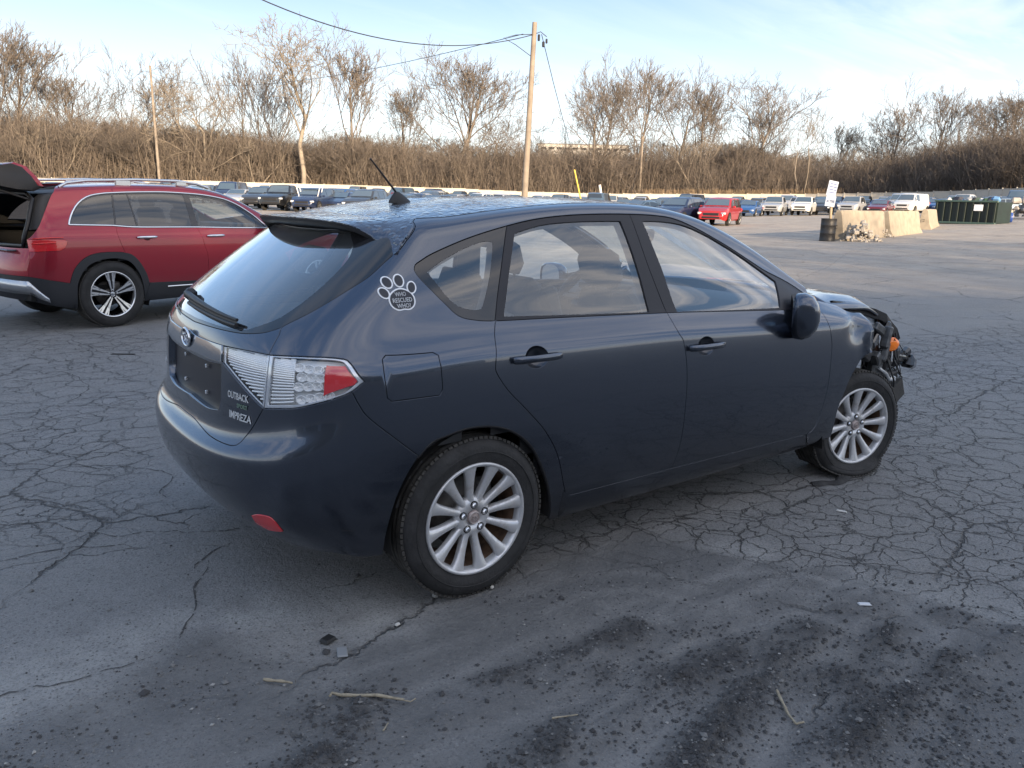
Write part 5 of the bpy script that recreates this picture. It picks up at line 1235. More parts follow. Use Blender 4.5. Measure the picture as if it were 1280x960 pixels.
# --- badges and lettering laid on the sheet
def lay_text(txt, size, org, right, up, m_, name, proj, parent=None, bold=False, off=.0015, sx=1.):
    me = text_mesh(txt, size, .0006, bold); V = []
    for v in me.vertices:
        p = Vector(org) + Vector(right) * v.co.x * sx + Vector(up) * v.co.y; h, n = None, None
        r = PN.bvh().ray_cast(p - Vector(proj) * .6, Vector(proj))
        q = r[0] if r[0] else p; nrm = r[1] if r[1] else -Vector(proj)
        if nrm.dot(Vector(proj)) > 0: nrm = -nrm
        V.append(q + nrm * (off + v.co.z))
    F = [tuple(p.vertices) for p in me.polygons]; bpy.data.meshes.remove(me)
    return mesh_from(name, V, F, parent or hatch, m_)
lay_text('IMPREZA', .036, (-.9, -.425, .725), (0, -1, 0), (0, 0, 1), mLETTER, 'lettering', (1, 0, 0), tail, True, off=.003, sx=.92)
lay_text('OUTBACK', .034, (-.9, -.415, .795), (0, -1, 0), (0, 0, 1), mLETTER, 'lettering', (1, 0, 0), tail, True, off=.003, sx=.78)
lay_text('SPORT', .020, (-.9, -.475, .768), (0, -1, 0), (0, 0, 1), mBADGEG, 'lettering', (1, 0, 0), tail, True, off=.003)
lay_text('SUBARU', .036, (-.9, .575, .745), (0, -1, 0), (0, 0, 1), mLETTER, 'lettering', (1, 0, 0), tail, True, off=.003, sx=.9)
b = MB(); bc = PN.hit((-2, 0, .945), (1, 0, 0)) + Vector((-.014, 0, 0))
E = [bc + Vector((0, .052 * math.cos(2 * math.pi * k / 28), .034 * math.sin(2 * math.pi * k / 28))) for k in range(29)]
b.tube(E, .0050, 8); emb = b.build('badge_ring', mCHROME, tail)
b = MB(); b.add([e + Vector((.003, 0, 0)) for e in E[:-1]], [tuple(range(28))], 0); b.build('badge_field', mat('deep blue enamel', (.02, .03, .09), .2, coat=1), emb)
b = MB()
for (yy, zz, r) in ((.022, .010, .012), (-.004, .014, .007), (-.022, .008, .007), (.006, -.014, .007), (-.012, -.006, .007), (-.030, -.008, .006)):
    c = bc + Vector((-.003, yy, zz)); P = [c + Vector((0, (r if k % 2 == 0 else r * .42) * math.cos(2 * math.pi * k / 8), (r if k % 2 == 0 else r * .42) * math.sin(2 * math.pi * k / 8))) for k in range(8)]
    b.add([c + Vector((-.002, 0, 0))] + P, [(0, k + 1, (k + 1) % 8 + 1) for k in range(8)], 0)
b.build('badge_stars', mLETTER, emb)
# plate screws left in the empty recess
for yy, zz in ((.10, .86), (-.17, .86), (.10, .76), (-.17, .76)):
    b = MB(); q = PN.hit((-2, yy, zz), (1, 0, 0)); b.box(q + Vector((.020, 0, 0)), (.012, .008, .016), bev=.003); b.build('plate_clip', mLETTER, tail)
# --- paw sticker on the quarter
def sticker():
    c0 = Vector((-.262, -.735, 1.165)); r, n0 = PN.snap(c0); n0 = n0 if n0.y < 0 else -n0
    # local frame: right in the image = +x (forward) along the skin
    rt = (Vector((1, 0, 0)) - n0 * n0.x).normalized(); up = rt.cross(n0) * (-1) if rt.cross(n0).z < 0 else rt.cross(n0)
    def on(a, b_, off=.0012):
        p = c0 + rt * a + up * b_; h = PN.bvh().ray_cast(p + n0 * .3, -n0); q = h[0]; nn = h[1] if h[1].dot(n0) > 0 else -h[1]; return q + nn * off
    # pixel-free layout in sticker units (metres)
    s = .00315
    toes = [((-15.2, 2.0), (4.6, 6.4), 28), ((-8.6, 14.2), (5.0, 6.8), 14), ((5.2, 14.8), (5.0, 6.9), -2), ((18.2, 5.6), (4.5, 6.4), -16)]
    pad = []
    for k in range(40):
        t = 2 * math.pi * k / 40; x = math.cos(t); y = math.sin(t)
        w_ = 14.4 - 3.2 * max(0, y) ** 2; hh = 12.8 if y > 0 else 11.5
        pad.append((x * w_ + 3.6, (abs(y) ** .85) * (1 if y > 0 else -1) * hh - 8.2 + (1.8 * math.exp(-(x / .3) ** 2) if y < -.3 else 0)))
    shapes = []
    for (cx, cy), (rx, ry), rot in toes:
        a = R_(rot); shapes.append([(cx + rx * math.cos(t) * math.cos(a) - ry * math.sin(t) * math.sin(a), cy + rx * math.cos(t) * math.sin(a) + ry * math.sin(t) * math.cos(a)) for t in [2 * math.pi * k / 28 for k in range(28)]])
    shapes.append(pad)
    root = None
    def poly(sh, k, off, nm, m_, par):
        cx = sum(p[0] for p in sh) / len(sh); cy = sum(p[1] for p in sh) / len(sh); V = [on(cx * s, cy * s, off)]
        for rr_ in (.5, 1.): V += [on((cx + (x - cx) * rr_ * (1 + k / max(4, math.hypot(x - cx, y - cy)))) * s, (cy + (y - cy) * rr_ * (1 + k / max(4, math.hypot(x - cx, y - cy)))) * s, off) for x, y in sh]
        n = len(sh); F = [(0, 1 + i, 1 + (i + 1) % n) for i in range(n)] + [(1 + i, 1 + n + i, 1 + n + (i + 1) % n, 1 + (i + 1) % n) for i in range(n)]
        return V, F
    bw = MB(); bd = MB()
    for sh in shapes: bw.add(*poly(sh, 1.45, .0012, '', None, None)); bd.add(*poly(sh, -.25, .0020, '', None, None))
    st = bw.build('paw_sticker', mSTICK, hatch); bd.build('paw_fill', mNAVY, st)
    for txt, x0, y0, sz, wd_ in (('WHO', -3.6, -3.6, 6.6, 13.0), ('RESCUED', -8.2, -10.6, 7.0, 23.5), ('WHO?', -4.2, -17.0, 6.8, 16.5)):
        me = text_mesh(txt, sz * s, .0002, True); mxx = max(v.co.x for v in me.vertices); V = [on(v.co.x * wd_ * s / mxx + x0 * s, v.co.y + y0 * s, .0030) for v in me.vertices]; F = [tuple(p.vertices) for p in me.polygons]; bpy.data.meshes.remove(me)
        mesh_from('lettering', V, F, st, mSTICK)
sticker()
# --- wheels
make_wheel(hatch, (0, -.752, .316), -1, spin=.25)
make_wheel(hatch, (2.61, -.755, .286), -1, steer=R_(-13), flat=1, spin=.1)
make_wheel(hatch, (0, .752, .316), 1); make_wheel(hatch, (2.61, .752, .316), 1, steer=R_(-13))
# --- flare over the rear arch: black inner lip
ai = K['arch_in']
for mi_ in (False, True):
    b = MB(); ps = []
    for q in ai[::3]:
        p, n = SH(2 * UM - q[0] if mi_ else q[0], q[1], 1); ps.append(Vector(p) - Vector(n) * .008)
    b.tube(ps, .008, 6); b.build('arch_lip', mBLK, hatch)
# --- hood, buckled, with its exposed edge
def hood():
    V = []; nx, ny = 22, 25; xs = np.linspace(2.36, 3.2, nx)
    for i, x in enumerate(xs):
        f = i / (nx - 1)
        for j in range(ny):
            s = -1 + 2 * j / (ny - 1); hw = np.interp(x, [2.36, 2.7, 3.0, 3.2], [.735, .725, .695, .64])
            z = np.interp(x, [2.36, 2.6, 2.85, 3.03, 3.2], [1.025, 1.01, .982, .940, .855])
            z = z - .035 * s * s - .04 * max(0, abs(s) - .85) / .15 + .018 * math.sin(f * 7 + s * 2.1) * f + .02 * math.exp(-((s + .6) / .25) ** 2) * math.exp(-((f - .75) / .2) ** 2)
            V.append((x - .10 * s * s * f, s * hw, z))
    F = [(i * ny + j, (i + 1) * ny + j, (i + 1) * ny + j + 1, i * ny + j + 1) for i in range(nx - 1) for j in range(ny - 1)]
    o = mesh_from('hood', V, F, hatch, [pGREY], True); md = o.modifiers.new('s', 'SOLIDIFY'); md.thickness = .022; md.offset = 0
    fixn(o)
    b = MB(); up_ = [(2.46, .985), (2.65, .962), (2.9, .912), (3.03, .874), (3.13, .820), (3.185, .775), (3.215, .715)]; lo_ = [(2.46, .970), (2.614, .922), (2.80, .885), (2.995, .836), (3.09, .788), (3.15, .742), (3.20, .690)]
    for y0_, y1_ in ((-.690, -.640),):
        V2 = [(x, y0_ + .012 * math.sin(i * 1.9), z) for i, (x, z) in enumerate(up_)] + [(x, y0_ - .004 * math.sin(i * 2.3), z) for i, (x, z) in enumerate(lo_)] + [(x, y1_, z - .01) for x, z in up_] + [(x, y1_, z) for x, z in lo_]; k = len(up_)
        b.add(V2, [(i, i + 1, k + i + 1, k + i) for i in range(k - 1)] + [(k + i, k + i + 1, 3 * k + i + 1, 3 * k + i) for i in range(k - 1)] + [(i, i + 1, 2 * k + i + 1, 2 * k + i) for i in range(k - 1)] + [(k - 1, 2 * k - 1, 4 * k - 1, 3 * k - 1)], 0)
    b.build('hood_frame', mBLK, o)
hood()
# --- wreckage of the nose
def wreck():
    rnd = random.Random(5); par = MB()
    par.box(Vector((3.06, 0, .62)), (.06, 1.25, .07), bev=.015); par.box(Vector((3.06, -.60, .60)), (.09, .05, .34), bev=.012); par.box(Vector((3.06, .60, .60)), (.09, .05, .34), bev=.012); par.box(Vector((2.95, 0, .35)), (.05, 1.2, .06), bev=.01)
    o = par.build('radiator_support', mBLK, hatch)
    b = MB(); b.box(Vector((3.02, 0, .55)), (.03, .70, .38), bev=.006); b.build('radiator', mat('bare aluminium fins', (.30, .31, .32), .5, metal=.7, bump=.6, bscale=150), hatch)
    b = MB(); b.box(Vector((2.55, 0, .62)), (.55, .80, .38), bev=.05); b.box(Vector((2.6, -.45, .72)), (.30, .18, .2), bev=.03); b.build('engine', mVOID, hatch)
    # headlamp bucket with its broken silver mounts
    b = MB()
    for c, d, rz_, m_ in (((2.90, -.735, .800), (.12, .030, .05), .4, 1), ((2.98, -.74, .745), (.04, .05, .13), .25, 1), ((2.84, -.745, .735), (.10, .03, .05), -.5, 2), ((3.00, -.73, .655), (.05, .04, .12), .3, 1), ((2.93, -.72, .62), (.09, .05, .05), .8, 1),
                          ((3.04, -.72, .60), (.04, .03, .12), .1, 0), ((2.98, -.69, .55), (.07, .06, .14), .2, 1), ((3.05, -.70, .52), (.06, .04, .08), -.3, 1), ((3.03, -.705, .78), (.05, .03, .10), .6, 2), ((2.80, -.72, .66), (.10, .05, .07), .5, 0)):
        b.box(Vector(c), d, Matrix.Rotation(rz_, 3, 'Y') @ Matrix.Rotation(rnd.uniform(-.4, .4), 3, 'Z'), m=m_, bev=.008)
    b.build('lamp_bracket', [mBLK, mat('bare cast bracket', (.13, .135, .14), .45, metal=.6, var=.4, vscale=30), mGLOSSB], hatch)
    b = MB(); M_ = Matrix.Translation((3.085, -.725, .688)) @ Matrix.Rotation(R_(-32), 4, 'Z') @ Matrix.Rotation(R_(12), 4, 'X'); b.lathe([(0, -.022), (.026, -.020), (.040, -.008), (.044, .012), (.034, .035), (.02, .06), (0, .06)], 20, M_); b.build('indicator_lamp', mAMB, hatch)
    # hanging plastic: splintered shroud lumps
    def shard(c, d, seed, nm='broken_shroud', m_=mBLK):
        r = random.Random(seed); bm_ = bmesh.new()
        for k in range(22):
            v = Vector((r.uniform(-1, 1), r.uniform(-1, 1), r.uniform(-1, 1))); v = v.normalized() * r.uniform(.6, 1.1); bm_.verts.new(Vector(c) + Vector((v.x * d[0], v.y * d[1], v.z * d[2])))
        g = bmesh.ops.convex_hull(bm_, input=bm_.verts[:]); bmesh.ops.delete(bm_, geom=[v for v in bm_.verts if not v.link_faces], context='VERTS')
        me = bpy.data.meshes.new(nm); bm_.to_mesh(me); bm_.free(); return link(nm, me, hatch, m_)
    for c, d, sd_ in (((3.10, -.66, .735), (.05, .04, .045), 1), ((3.17, -.66, .655), (.075, .05, .07), 2), ((3.12, -.67, .56), (.07, .05, .07), 4), ((3.24, -.65, .585), (.08, .05, .075), 6), ((3.20, -.66, .485), (.08, .05, .06), 9), ((3.34, -.65, .575), (.06, .04, .045), 7), ((3.03, -.64, .60), (.07, .06, .12), 11), ((2.92, -.60, .70), (.11, .08, .10), 10), ((3.00, -.62, .48), (.06, .06, .10), 12)): shard(c, d, sd_)
    b = MB(); b.box(Vector((3.455, -.65, .535)), (.13, .09, .085), Matrix.Rotation(.25, 3, 'Y') @ Matrix.Rotation(.3, 3, 'Z'), bev=.02, taper=.85); b.box(Vector((3.40, -.65, .60)), (.07, .05, .05), Matrix.Rotation(-.4, 3, 'Y'), bev=.012); b.tube([(3.28, -.65, .59), (3.36, -.66, .575), (3.42, -.65, .55)], .022, 7); b.build('bumper_bracket', mGLOSSB, hatch)
    b = MB(); T = [(3.15, .465), (3.345, .445), (3.365, .345), (3.285, .290), (3.20, .375)]; b.add([(x, -.69 + .01 * math.sin(i * 2), z) for i, (x, z) in enumerate(T)] + [(x * .998 + .004, -.655, z + .004) for x, z in T], [(0, 1, 2, 3, 4), (9, 8, 7, 6, 5)] + [(i, 5 + i, 5 + (i + 1) % 5, (i + 1) % 5) for i in range(5)], 0); b.build('undertray_flap', mBLK, hatch)
    b = MB()
    for k in range(12):
        p0 = Vector((3.02 + rnd.uniform(-.06, .10), -.70 + rnd.uniform(-.05, .02), .70 + rnd.uniform(-.10, .06))); p3 = p0 + Vector((rnd.uniform(.0, .20), rnd.uniform(-.03, .03), -rnd.uniform(.08, .26)))
        P = [p0.lerp(p3, s) + Vector((.045 * math.sin(s * 3.1 + k), .02 * math.sin(s * 5 + k), .02 * math.sin(s * 6 + k))) for s in np.linspace(0, 1, 10)]; b.tube(P, rnd.uniform(.0025, .006), 5)
    b.tube([(3.19, -.70, .44), (3.205, -.70, .34), (3.23, -.70, .24), (3.25, -.70, .17)], .0032, 5); b.box(Vector((3.265, -.70, .13)), (.035, .025, .06), Matrix.Rotation(.4, 3, 'Y'), bev=.006); b.box(Vector((3.225, -.70, .105)), (.025, .02, .03), Matrix.Rotation(.9, 3, 'Y'), bev=.005)
    o = b.build('torn_wiring', mBLK, hatch); o['kind'] = 'stuff'
    b = MB(); b.box(Vector((3.160, -.715, .470)), (.055, .02, .035), Matrix.Rotation(.35, 3, 'Y'), bev=.006); b.build('white_connector', mLETTER, hatch)
    b = MB(); b.tube([(3.075, -.735, .65), (3.078, -.737, .59)], .006, 6); b.build('lamp_stalk', mLETTER, hatch)
    b = MB(); b.tube([(2.95, -.735, .56), (3.03, -.74, .52), (3.10, -.73, .47)], .009, 6); b.build('silver_strut', mLETTER, hatch)
wreck()
# torn tread lip under the flat tyre
b = MB(); V = []
for k, q in enumerate(np.linspace(0, 1, 22)):
    x = 2.22 + .34 * q; y = -.835 - .055 * math.sin(q * 3.0) - .008 * math.sin(q * 17); w_ = .030 * math.sin(max(.08, q) * 3.0) ** .5 + .006 * math.sin(q * 23)
    for a, z in ((-w_, .004), (-w_ * .5, .016 + .006 * math.sin(q * 19)), (w_ * .4, .020 + .006 * math.sin(q * 13)), (w_, .006)): V.append((x, y + a, z))
b.add(V, [(i * 4 + j, (i + 1) * 4 + j, (i + 1) * 4 + j + 1, i * 4 + j + 1) for i in range(21) for j in range(3)], 0, True); b.build('torn_rubber', mRUB, hatch)
# exhaust tip
b = MB(); b.lathe([(.030, -.0), (.034, .0), (.034, .16), (.030, .16)], 18, Matrix.Translation((-.66, -.27, .285)) @ Matrix.Rotation(-math.pi / 2, 4, 'Z')); b.build('exhaust_tip', mGLOSSB, hatch)

# ================================================================== the red crossover with its tailgate up
CRIM = (.27, .006, .021)
pRED = paint('crimson metallic paint', CRIM, metal=.6, rough=.35, dust=1)
gTINT = glass('privacy glass', (.13, .14, .16), 2.4); gCLEAR2 = glass('front door glass', (.55, .60, .60), 2.2)
S3 = Surf(PAR_SUV); P3N = Panels(S3); U3 = S3.umid
suv = empty('crossover_car', (SUV_LOC[0], SUV_LOC[1], 0), R_(SUV_HEAD)); tag(suv, 'crimson crossover with chrome window trim and raised tailgate, beyond the grey hatchback', 'car')
K2 = {k: cr_path(v, .03, S3) for k, v in CURVES2.items()}
c2 = lambda n, k: np.array(CURVES2[n][k][:2])
CH = K2['chrome']; dR, dM, dB = K2['doorR'], K2['doorM'], K2['doorbot']
uD = c2('dpill', 0)[0]
topl = line((uD, 16.4), (8.2, 16.4), 80)
def around(path, a, b): return cut(path, a, b)
for mi_ in (False, True):
    # side shell: from the tail lamp forward over the arch, roof rail and doors to the nose
    # rear quarter: bounded in front by the rear door edge, window opening cut at the chrome line
    iA = near(CH, c2('doorR', 0)); low0 = [near(dR, c2('doorR', 1))][0]
    ib = near(CH[::-1], dR[low0]); CHr = CH[::-1]
    qpoly = join(K2['dpill'], K2['lamp'], K2['cladr'], K2['archo'], dR[low0:][::-1], CHr[:ib + 1][::-1], CH[:iA + 1], [(c2('doorR', 0)[0], 16.4), (uD, 16.4)])
    PT = P3N.panel('quarter_panel', qpoly, pRED, suv, mirror=mi_, res=.05)
    lowM = near(dM, c2('doorM', 1)); iM = near(CH, c2('doorM', 0)); im = near(CHr, dM[lowM])
    d1 = P3N.panel('rear_door', join(dR[low0:], dB, dM[lowM:][::-1], CHr[ib:im + 1][::-1]), pRED, suv, mirror=mi_, res=.05)
    fr = [(5.2, 2.2), (5.2, 12.0)]; u0 = c2('doorM', -1)[0]; uF = 6.6
    d2 = P3N.panel('front_door', join(dM[lowM:], line(c2('doorM', -1), (uF, 2.6), 20), line((uF, 2.6), (uF + .2, 12.0), 20), [CH[near(CH, c2('chrome', 12))]], CHr[im:near(CHr, c2('chrome', 12)) + 1][::-1]), pRED, suv, mirror=mi_, res=.05)
    P3N.panel('front_fender', join(line((uF, 2.6), (uF + .2, 12.0), 10), [(uF + .2, 16.6)], line((uF + .2, 16.6), (1.0, 16.6), 20), [(1.0, 1.0), (2.1, 1.0), (2.4, 3.6), (3.2, 5.4), (4.3, 5.9), (5.4, 5.2), (6.0, 3.4), (6.2, 1.0), (uF, 1.0)]), pRED, suv, mirror=mi_, res=.06)
    # rail above the windows
    P3N.panel('cant_rail', join(CH[iA:near(CH, c2('chrome', 12)) + 1], [(uF + .2, 12.4), (uF + .2, 16.4)], line((uF + .2, 16.4), (c2('doorR', 0)[0], 16.4), 60)), pRED, suv, mirror=mi_, res=.05)
    P3N.panel('pillar_panel', CH, mGLOSSB, suv, mirror=mi_, holes=[K2['win1'], K2['win2'], K2['win3'], K2['win4']], off=-.004, res=.06, hole_lip=.006)
    for nm, g, pr in (('win1', gTINT, None), ('win2', gTINT, d1), ('win3', gTINT, d1), ('win4', gCLEAR2, d2)):
        P3N.panel('window', K2[nm], g, pr or PT, mirror=mi_, off=-.008, gap=-.006, lip=.001, res=.06)
    b = MB(); ps = []
    for q in CH[::2] + CH[:1]:
        p, n = S3(2 * U3 - q[0] if mi_ else q[0], q[1], 1); ps.append(Vector(p) + Vector(n) * .001)
    b.tube(ps, .0095, 6); b.build('chrome_trim', mCHROME, PT)
    # grey cladding: rear corner, arch, sill
    P3N.panel('arch_cladding', join(K2['cladr'], K2['archo'], K2['archi'][::-1], [(c2('cladr', 0)[0] + .3, 1.2)]), mCLAD if 'mCLAD' in globals() else mat('dark cladding plastic', (.017, .019, .024), .5), suv, mirror=mi_, off=.006, res=.04)
    P3N.panel('sill_cladding', join([c2('archo', -1)], line(c2('archo', -1), c2('clads', 1), 12), line(c2('clads', 1), (6.4, 2.9), 20), line((6.4, 1.0), c2('archi', -1), 30)), mat('dark cladding plastic', (.017, .019, .024), .5), suv, mirror=mi_, off=.006, res=.05)
    b = MB(); ps = [Vector(S3(2 * U3 - u if mi_ else u, 2.05)) + Vector((0, .012 if mi_ else -.012, 0)) for u in np.linspace(c2('archo', -1)[0] - .7, 6.8, 30)]; b.tube(ps, .010, 6); b.build('sill_chrome', mCHROME, suv)
    h = P3N.panel('tail_lamp', K2['lamp'], mat('deep red lamp', (.55, .008, .014), .15, coat=1), suv, mirror=mi_, off=.004, res=.03)
    b = MB()
    for t, a0, a1 in ((8.3, .2, .95), (7.0, .15, .8)):
        us = np.linspace(c2('lamp', 0)[0] + (c2('lamp', 3)[0] - c2('lamp', 0)[0]) * a0, c2('lamp', 0)[0] + (c2('lamp', 3)[0] - c2('lamp', 0)[0]) * a1, 12)
        p, n = S3(2 * U3 - us if mi_ else us, np.full(12, t), 1); b.tube([Vector(a) + Vector(c) * .006 for a, c in zip(p, n)], .006, 5)
    b.build('light_bars', mat('bright red light bar', (.75, .03, .02), .2, coat=1), h)
    # roof rails, handles, mirror
    b = MB(); sg = 1 if mi_ else -1; ps = []
    for x, z in ((-.34, 1.50), (-.26, 1.545), (-.05, 1.575), (.5, 1.60), (1.0, 1.60), (1.25, 1.575), (1.40, 1.53)): ps.append((x, sg * .615, z))
    b.tube(ps, .017, 8); b.box(Vector((.35, sg * .615, 1.56)), (.18, .03, .07), bev=.01); b.box(Vector((1.05, sg * .615, 1.57)), (.14, .03, .06), bev=.01); b.build('roof_rail', mat('brushed rail', (.60, .61, .63), .25, metal=.9), suv)
    for dd, x in ((d1, .43), (d2, 1.29)):
        b = MB(); y = P3N.hit((x, sg * 2, .975), (0, -sg, 0)).y
        b.tube([(x - .115, y + sg * .012, .972), (x - .09, y + sg * .038, .974), (x + .07, y + sg * .038, .976), (x + .11, y + sg * .012, .974)], [.010, .015, .015, .010], 8); b.build('door_handle', mCHROME if dd else mCHROME, dd)
        b = MB(); b.lathe([(.0, .002), (.03, .003), (.045, .0)], 18, Matrix.Translation((x, y + sg * .001, .955)) @ Matrix.Scale(.6, 4, (0, 0, 1)) @ (Matrix.Rotation(math.pi, 4, 'Z') if sg < 0 else Matrix())); b.build('handle_cup', mat('dark crimson', (.06, .002, .005), .3), dd)
    b = MB(); b.box(Vector((2.05, sg * 1.00, 1.13)), (.14, .22, .15), bev=.04); b.tube([(2.1, sg * .86, 1.06), (2.08, sg * .95, 1.08)], .03, 8); o = soften(b.build('door_mirror', [mat('black crimson mirror', (.05, .01, .02), .2, coat=1)], suv), 40)
# rear bumper, roof, hood, glass
bl = join([c2('lamp', -1)], [(c2('lamp', -1)[0] + .3, 6.6), (24, 6.5), (26, 6.5), (26, 3.6), (24, 3.6)], [c2('cladr', 0)])
P3N.panel('rear_bumper', join([c2('lamp', -1)], line((c2('lamp', -1)[0] + .2, 6.3), (26, 6.3), 20), mir_ := [(2 * U3 - q[0], q[1]) for q in line((c2('lamp', -1)[0] + .2, 6.3), (26, 6.3), 20)][::-1], [(2 * U3 - c2('lamp', -1)[0], c2('lamp', -1)[1])], [(2 * U3 - c2('cladr', 0)[0], c2('cladr', 0)[1])], line((2 * U3 - c2('cladr', 0)[0], c2('cladr', 0)[1]), tuple(c2('cladr', 0)), 40)), pRED, suv, res=.05)
P3N.panel('lower_bumper', join(line(tuple(c2('cladr', 0)), (2 * U3 - c2('cladr', 0)[0], c2('cladr', 0)[1]), 40), line((2 * U3 - c2('cladr', 0)[0] - .3, 1.2), (c2('cladr', 0)[0] + .3, 1.2), 40)), mat('dark cladding plastic', (.017, .019, .024), .5), suv, res=.05, off=.004)
b = MB(); us = np.linspace(c2('silver', 4)[0] - .2, 2 * U3 - c2('silver', 4)[0] + .2, 50); rows = []
for u in us:
    k = abs(u - U3) / (us[-1] - U3); a = Vector(S3(u, 3.15 - 1.5 * max(0, k - .72) / .28)); n = Vector(S3(u, 2.5, 1)[1]); c_ = Vector(S3(u, 2.0 - .8 * max(0, k - .72) / .28)); rows.append([a + n * .006, a + n * .022, c_ + n * .024, c_ + n * .002])
V = [v for r in rows for v in r]; b.add(V, [(i * 4 + k, i * 4 + k + 1, i * 4 + k + 5, i * 4 + k + 4) for i in range(len(us) - 1) for k in range(3)], 0, True); b.build('skid_plate', mat('satin silver skid', (.50, .52, .55), .25, metal=.8), suv)
def half3(u0, u1, t0, mirror, m_, nm='t'):
    return P3N.panel(nm, join(line((u0 + .6, t0), (u1, t0), 60), [(26, t0), (26, 21)] if u1 > 17 else [(u1, 21)], line((26 if u1 > 17 else u1, 21), (u0, 21), 40)), m_, None, gap=0, lip=.004, mirror=mirror, res=.06)
merge_halves('roof', half3(9.6, uD, 16.42, False, pRED), half3(9.6, uD, 16.42, True, pRED), pRED, suv)
merge_halves('windscreen', half3(6.0, 9.8, 16.42, False, gWIND), half3(6.0, 9.8, 16.42, True, gWIND), gWIND, suv)
merge_halves('hood', half3(1.0, 5.8, 16.5, False, pRED), half3(1.0, 5.8, 16.5, True, pRED), pRED, suv)
# cargo bay, seats, inner tub
def tub3():
    us = np.linspace(1.5, 2 * U3 - 1.5, 150); ts = np.linspace(.2, 11.2, 16); Gp, Gn = S3(*np.meshgrid(us, ts, indexing='ij'), 1); Gp = Gp - Gn * .06; V = Gp.reshape(-1, 3); F = []
    for i in range(len(us) - 1):
        for j in range(len(ts) - 1):
            c = (Gp[i, j] + Gp[i + 1, j + 1]) / 2
            if any((c[0] - ax) ** 2 + (c[2] - .36) ** 2 < .41 ** 2 and abs(c[1]) > .5 for ax in (0, 2.83)) or (c[0] < -.55 and c[2] > .80): continue
            F.append((i * 16 + j, (i + 1) * 16 + j, (i + 1) * 16 + j + 1, i * 16 + j + 1))
    mesh_from('inner_shell', V, F, suv, mINTD, True)
    b = MB(); b.box(Vector((1.2, 0, .40)), (4.0, 1.6, .12)); b.box(Vector((-.30, 0, .82)), (1.0, 1.35, .04)); b.box(Vector((2.55, 0, .7)), (.05, 1.6, .6)); b.build('floor_pan', mVOID, suv)
    b = MB()
    for ax in (0, 2.83):
        for sg in (-1, 1):
            n = 20; V = []
            for yy in (sg * .89, sg * .52):
                for k in range(n + 1):
                    t = math.pi * 1.25 * k / n - .4; V.append((ax + .43 * math.cos(t), yy, .37 + .43 * math.sin(t)))
            b.add(V, [(k, k + 1, n + 2 + k, n + 1 + k) for k in range(n)], 0, True); b.add(V, [tuple(range(n + 1, 2 * n + 2))], 0)
    o = b.build('wheel_housing', mVOID, suv); o['kind'] = 'stuff'
    for x, y, w_ in ((1.35, -.40, .52), (1.35, .40, .52), (.45, -.36, .66), (.45, .36, .66)):
        b = MB(); b.box(Vector((x + .22, y, .66)), (.5, w_, .18), bev=.05); rot = Matrix.Rotation(R_(-16), 3, 'Y'); b.box(Vector((x - .1, y, .98)), (.15, w_ * .95, .62), rot, bev=.05); b.box(Vector((x - .2, y, 1.34)), (.10, .27, .18), rot, bev=.04); soften(b.build('seat', mINTD, suv), 35)
    b = MB(); b.box(Vector((1.95, 0, .98)), (.5, 1.4, .22), bev=.05); b.build('dashboard', mINTD, suv)
    # dark frame of the rear opening with its bright sill guard
    b = MB(); ps = [Vector(S3(u, t)) + Vector((.01, 0, 0)) for u, t in [(2 * U3 - 21.7, 6.6), (2 * U3 - 21.6, 9), (2 * U3 - 21.0, 12), (2 * U3 - 20.4, 14.6), (2 * U3 - 22, 15.6), (26, 15.8), (22, 15.6), (20.4, 14.6), (21.0, 12), (21.6, 9), (21.7, 6.6), (26, 6.5), (2 * U3 - 21.7, 6.6)]]
    b.tube(ps, .022, 6); b.build('opening_seal', mBLK, suv)
    b = MB(); b.box(Vector((-.86, 0, .855)), (.10, 1.25, .015), bev=.004); b.build('sill_guard', mDARKCHR, suv)
tub3()
for mi_ in (False, True):
    P3N.panel('inner_trim', join([(2.5, 11.0), (22.0, 11.0), (21.4, 13.2), (20.6, 15.4), (20.0, 16.4)], line((20, 16.4), (6.4, 16.4), 60), [(5.2, 12.0)]), mINTD, suv, holes=[K2['win1'], K2['win3'], K2['win4']], off=-.05, gap=0, lip=.002, mirror=mi_, res=.07)
merge_halves('headliner', P3N.panel('t', join(line((9.8, 16.2), (uD, 16.2), 40), [(26, 16.3), (26, 21)], line((26, 21), (9.6, 21), 30)), mINTD, None, off=-.05, gap=0, lip=.001, res=.08), P3N.panel('t', join(line((9.8, 16.2), (uD, 16.2), 40), [(26, 16.3), (26, 21)], line((26, 21), (9.6, 21), 30)), mINTD, None, off=-.05, gap=0, lip=.001, res=.08, mirror=True), mINTD, suv)
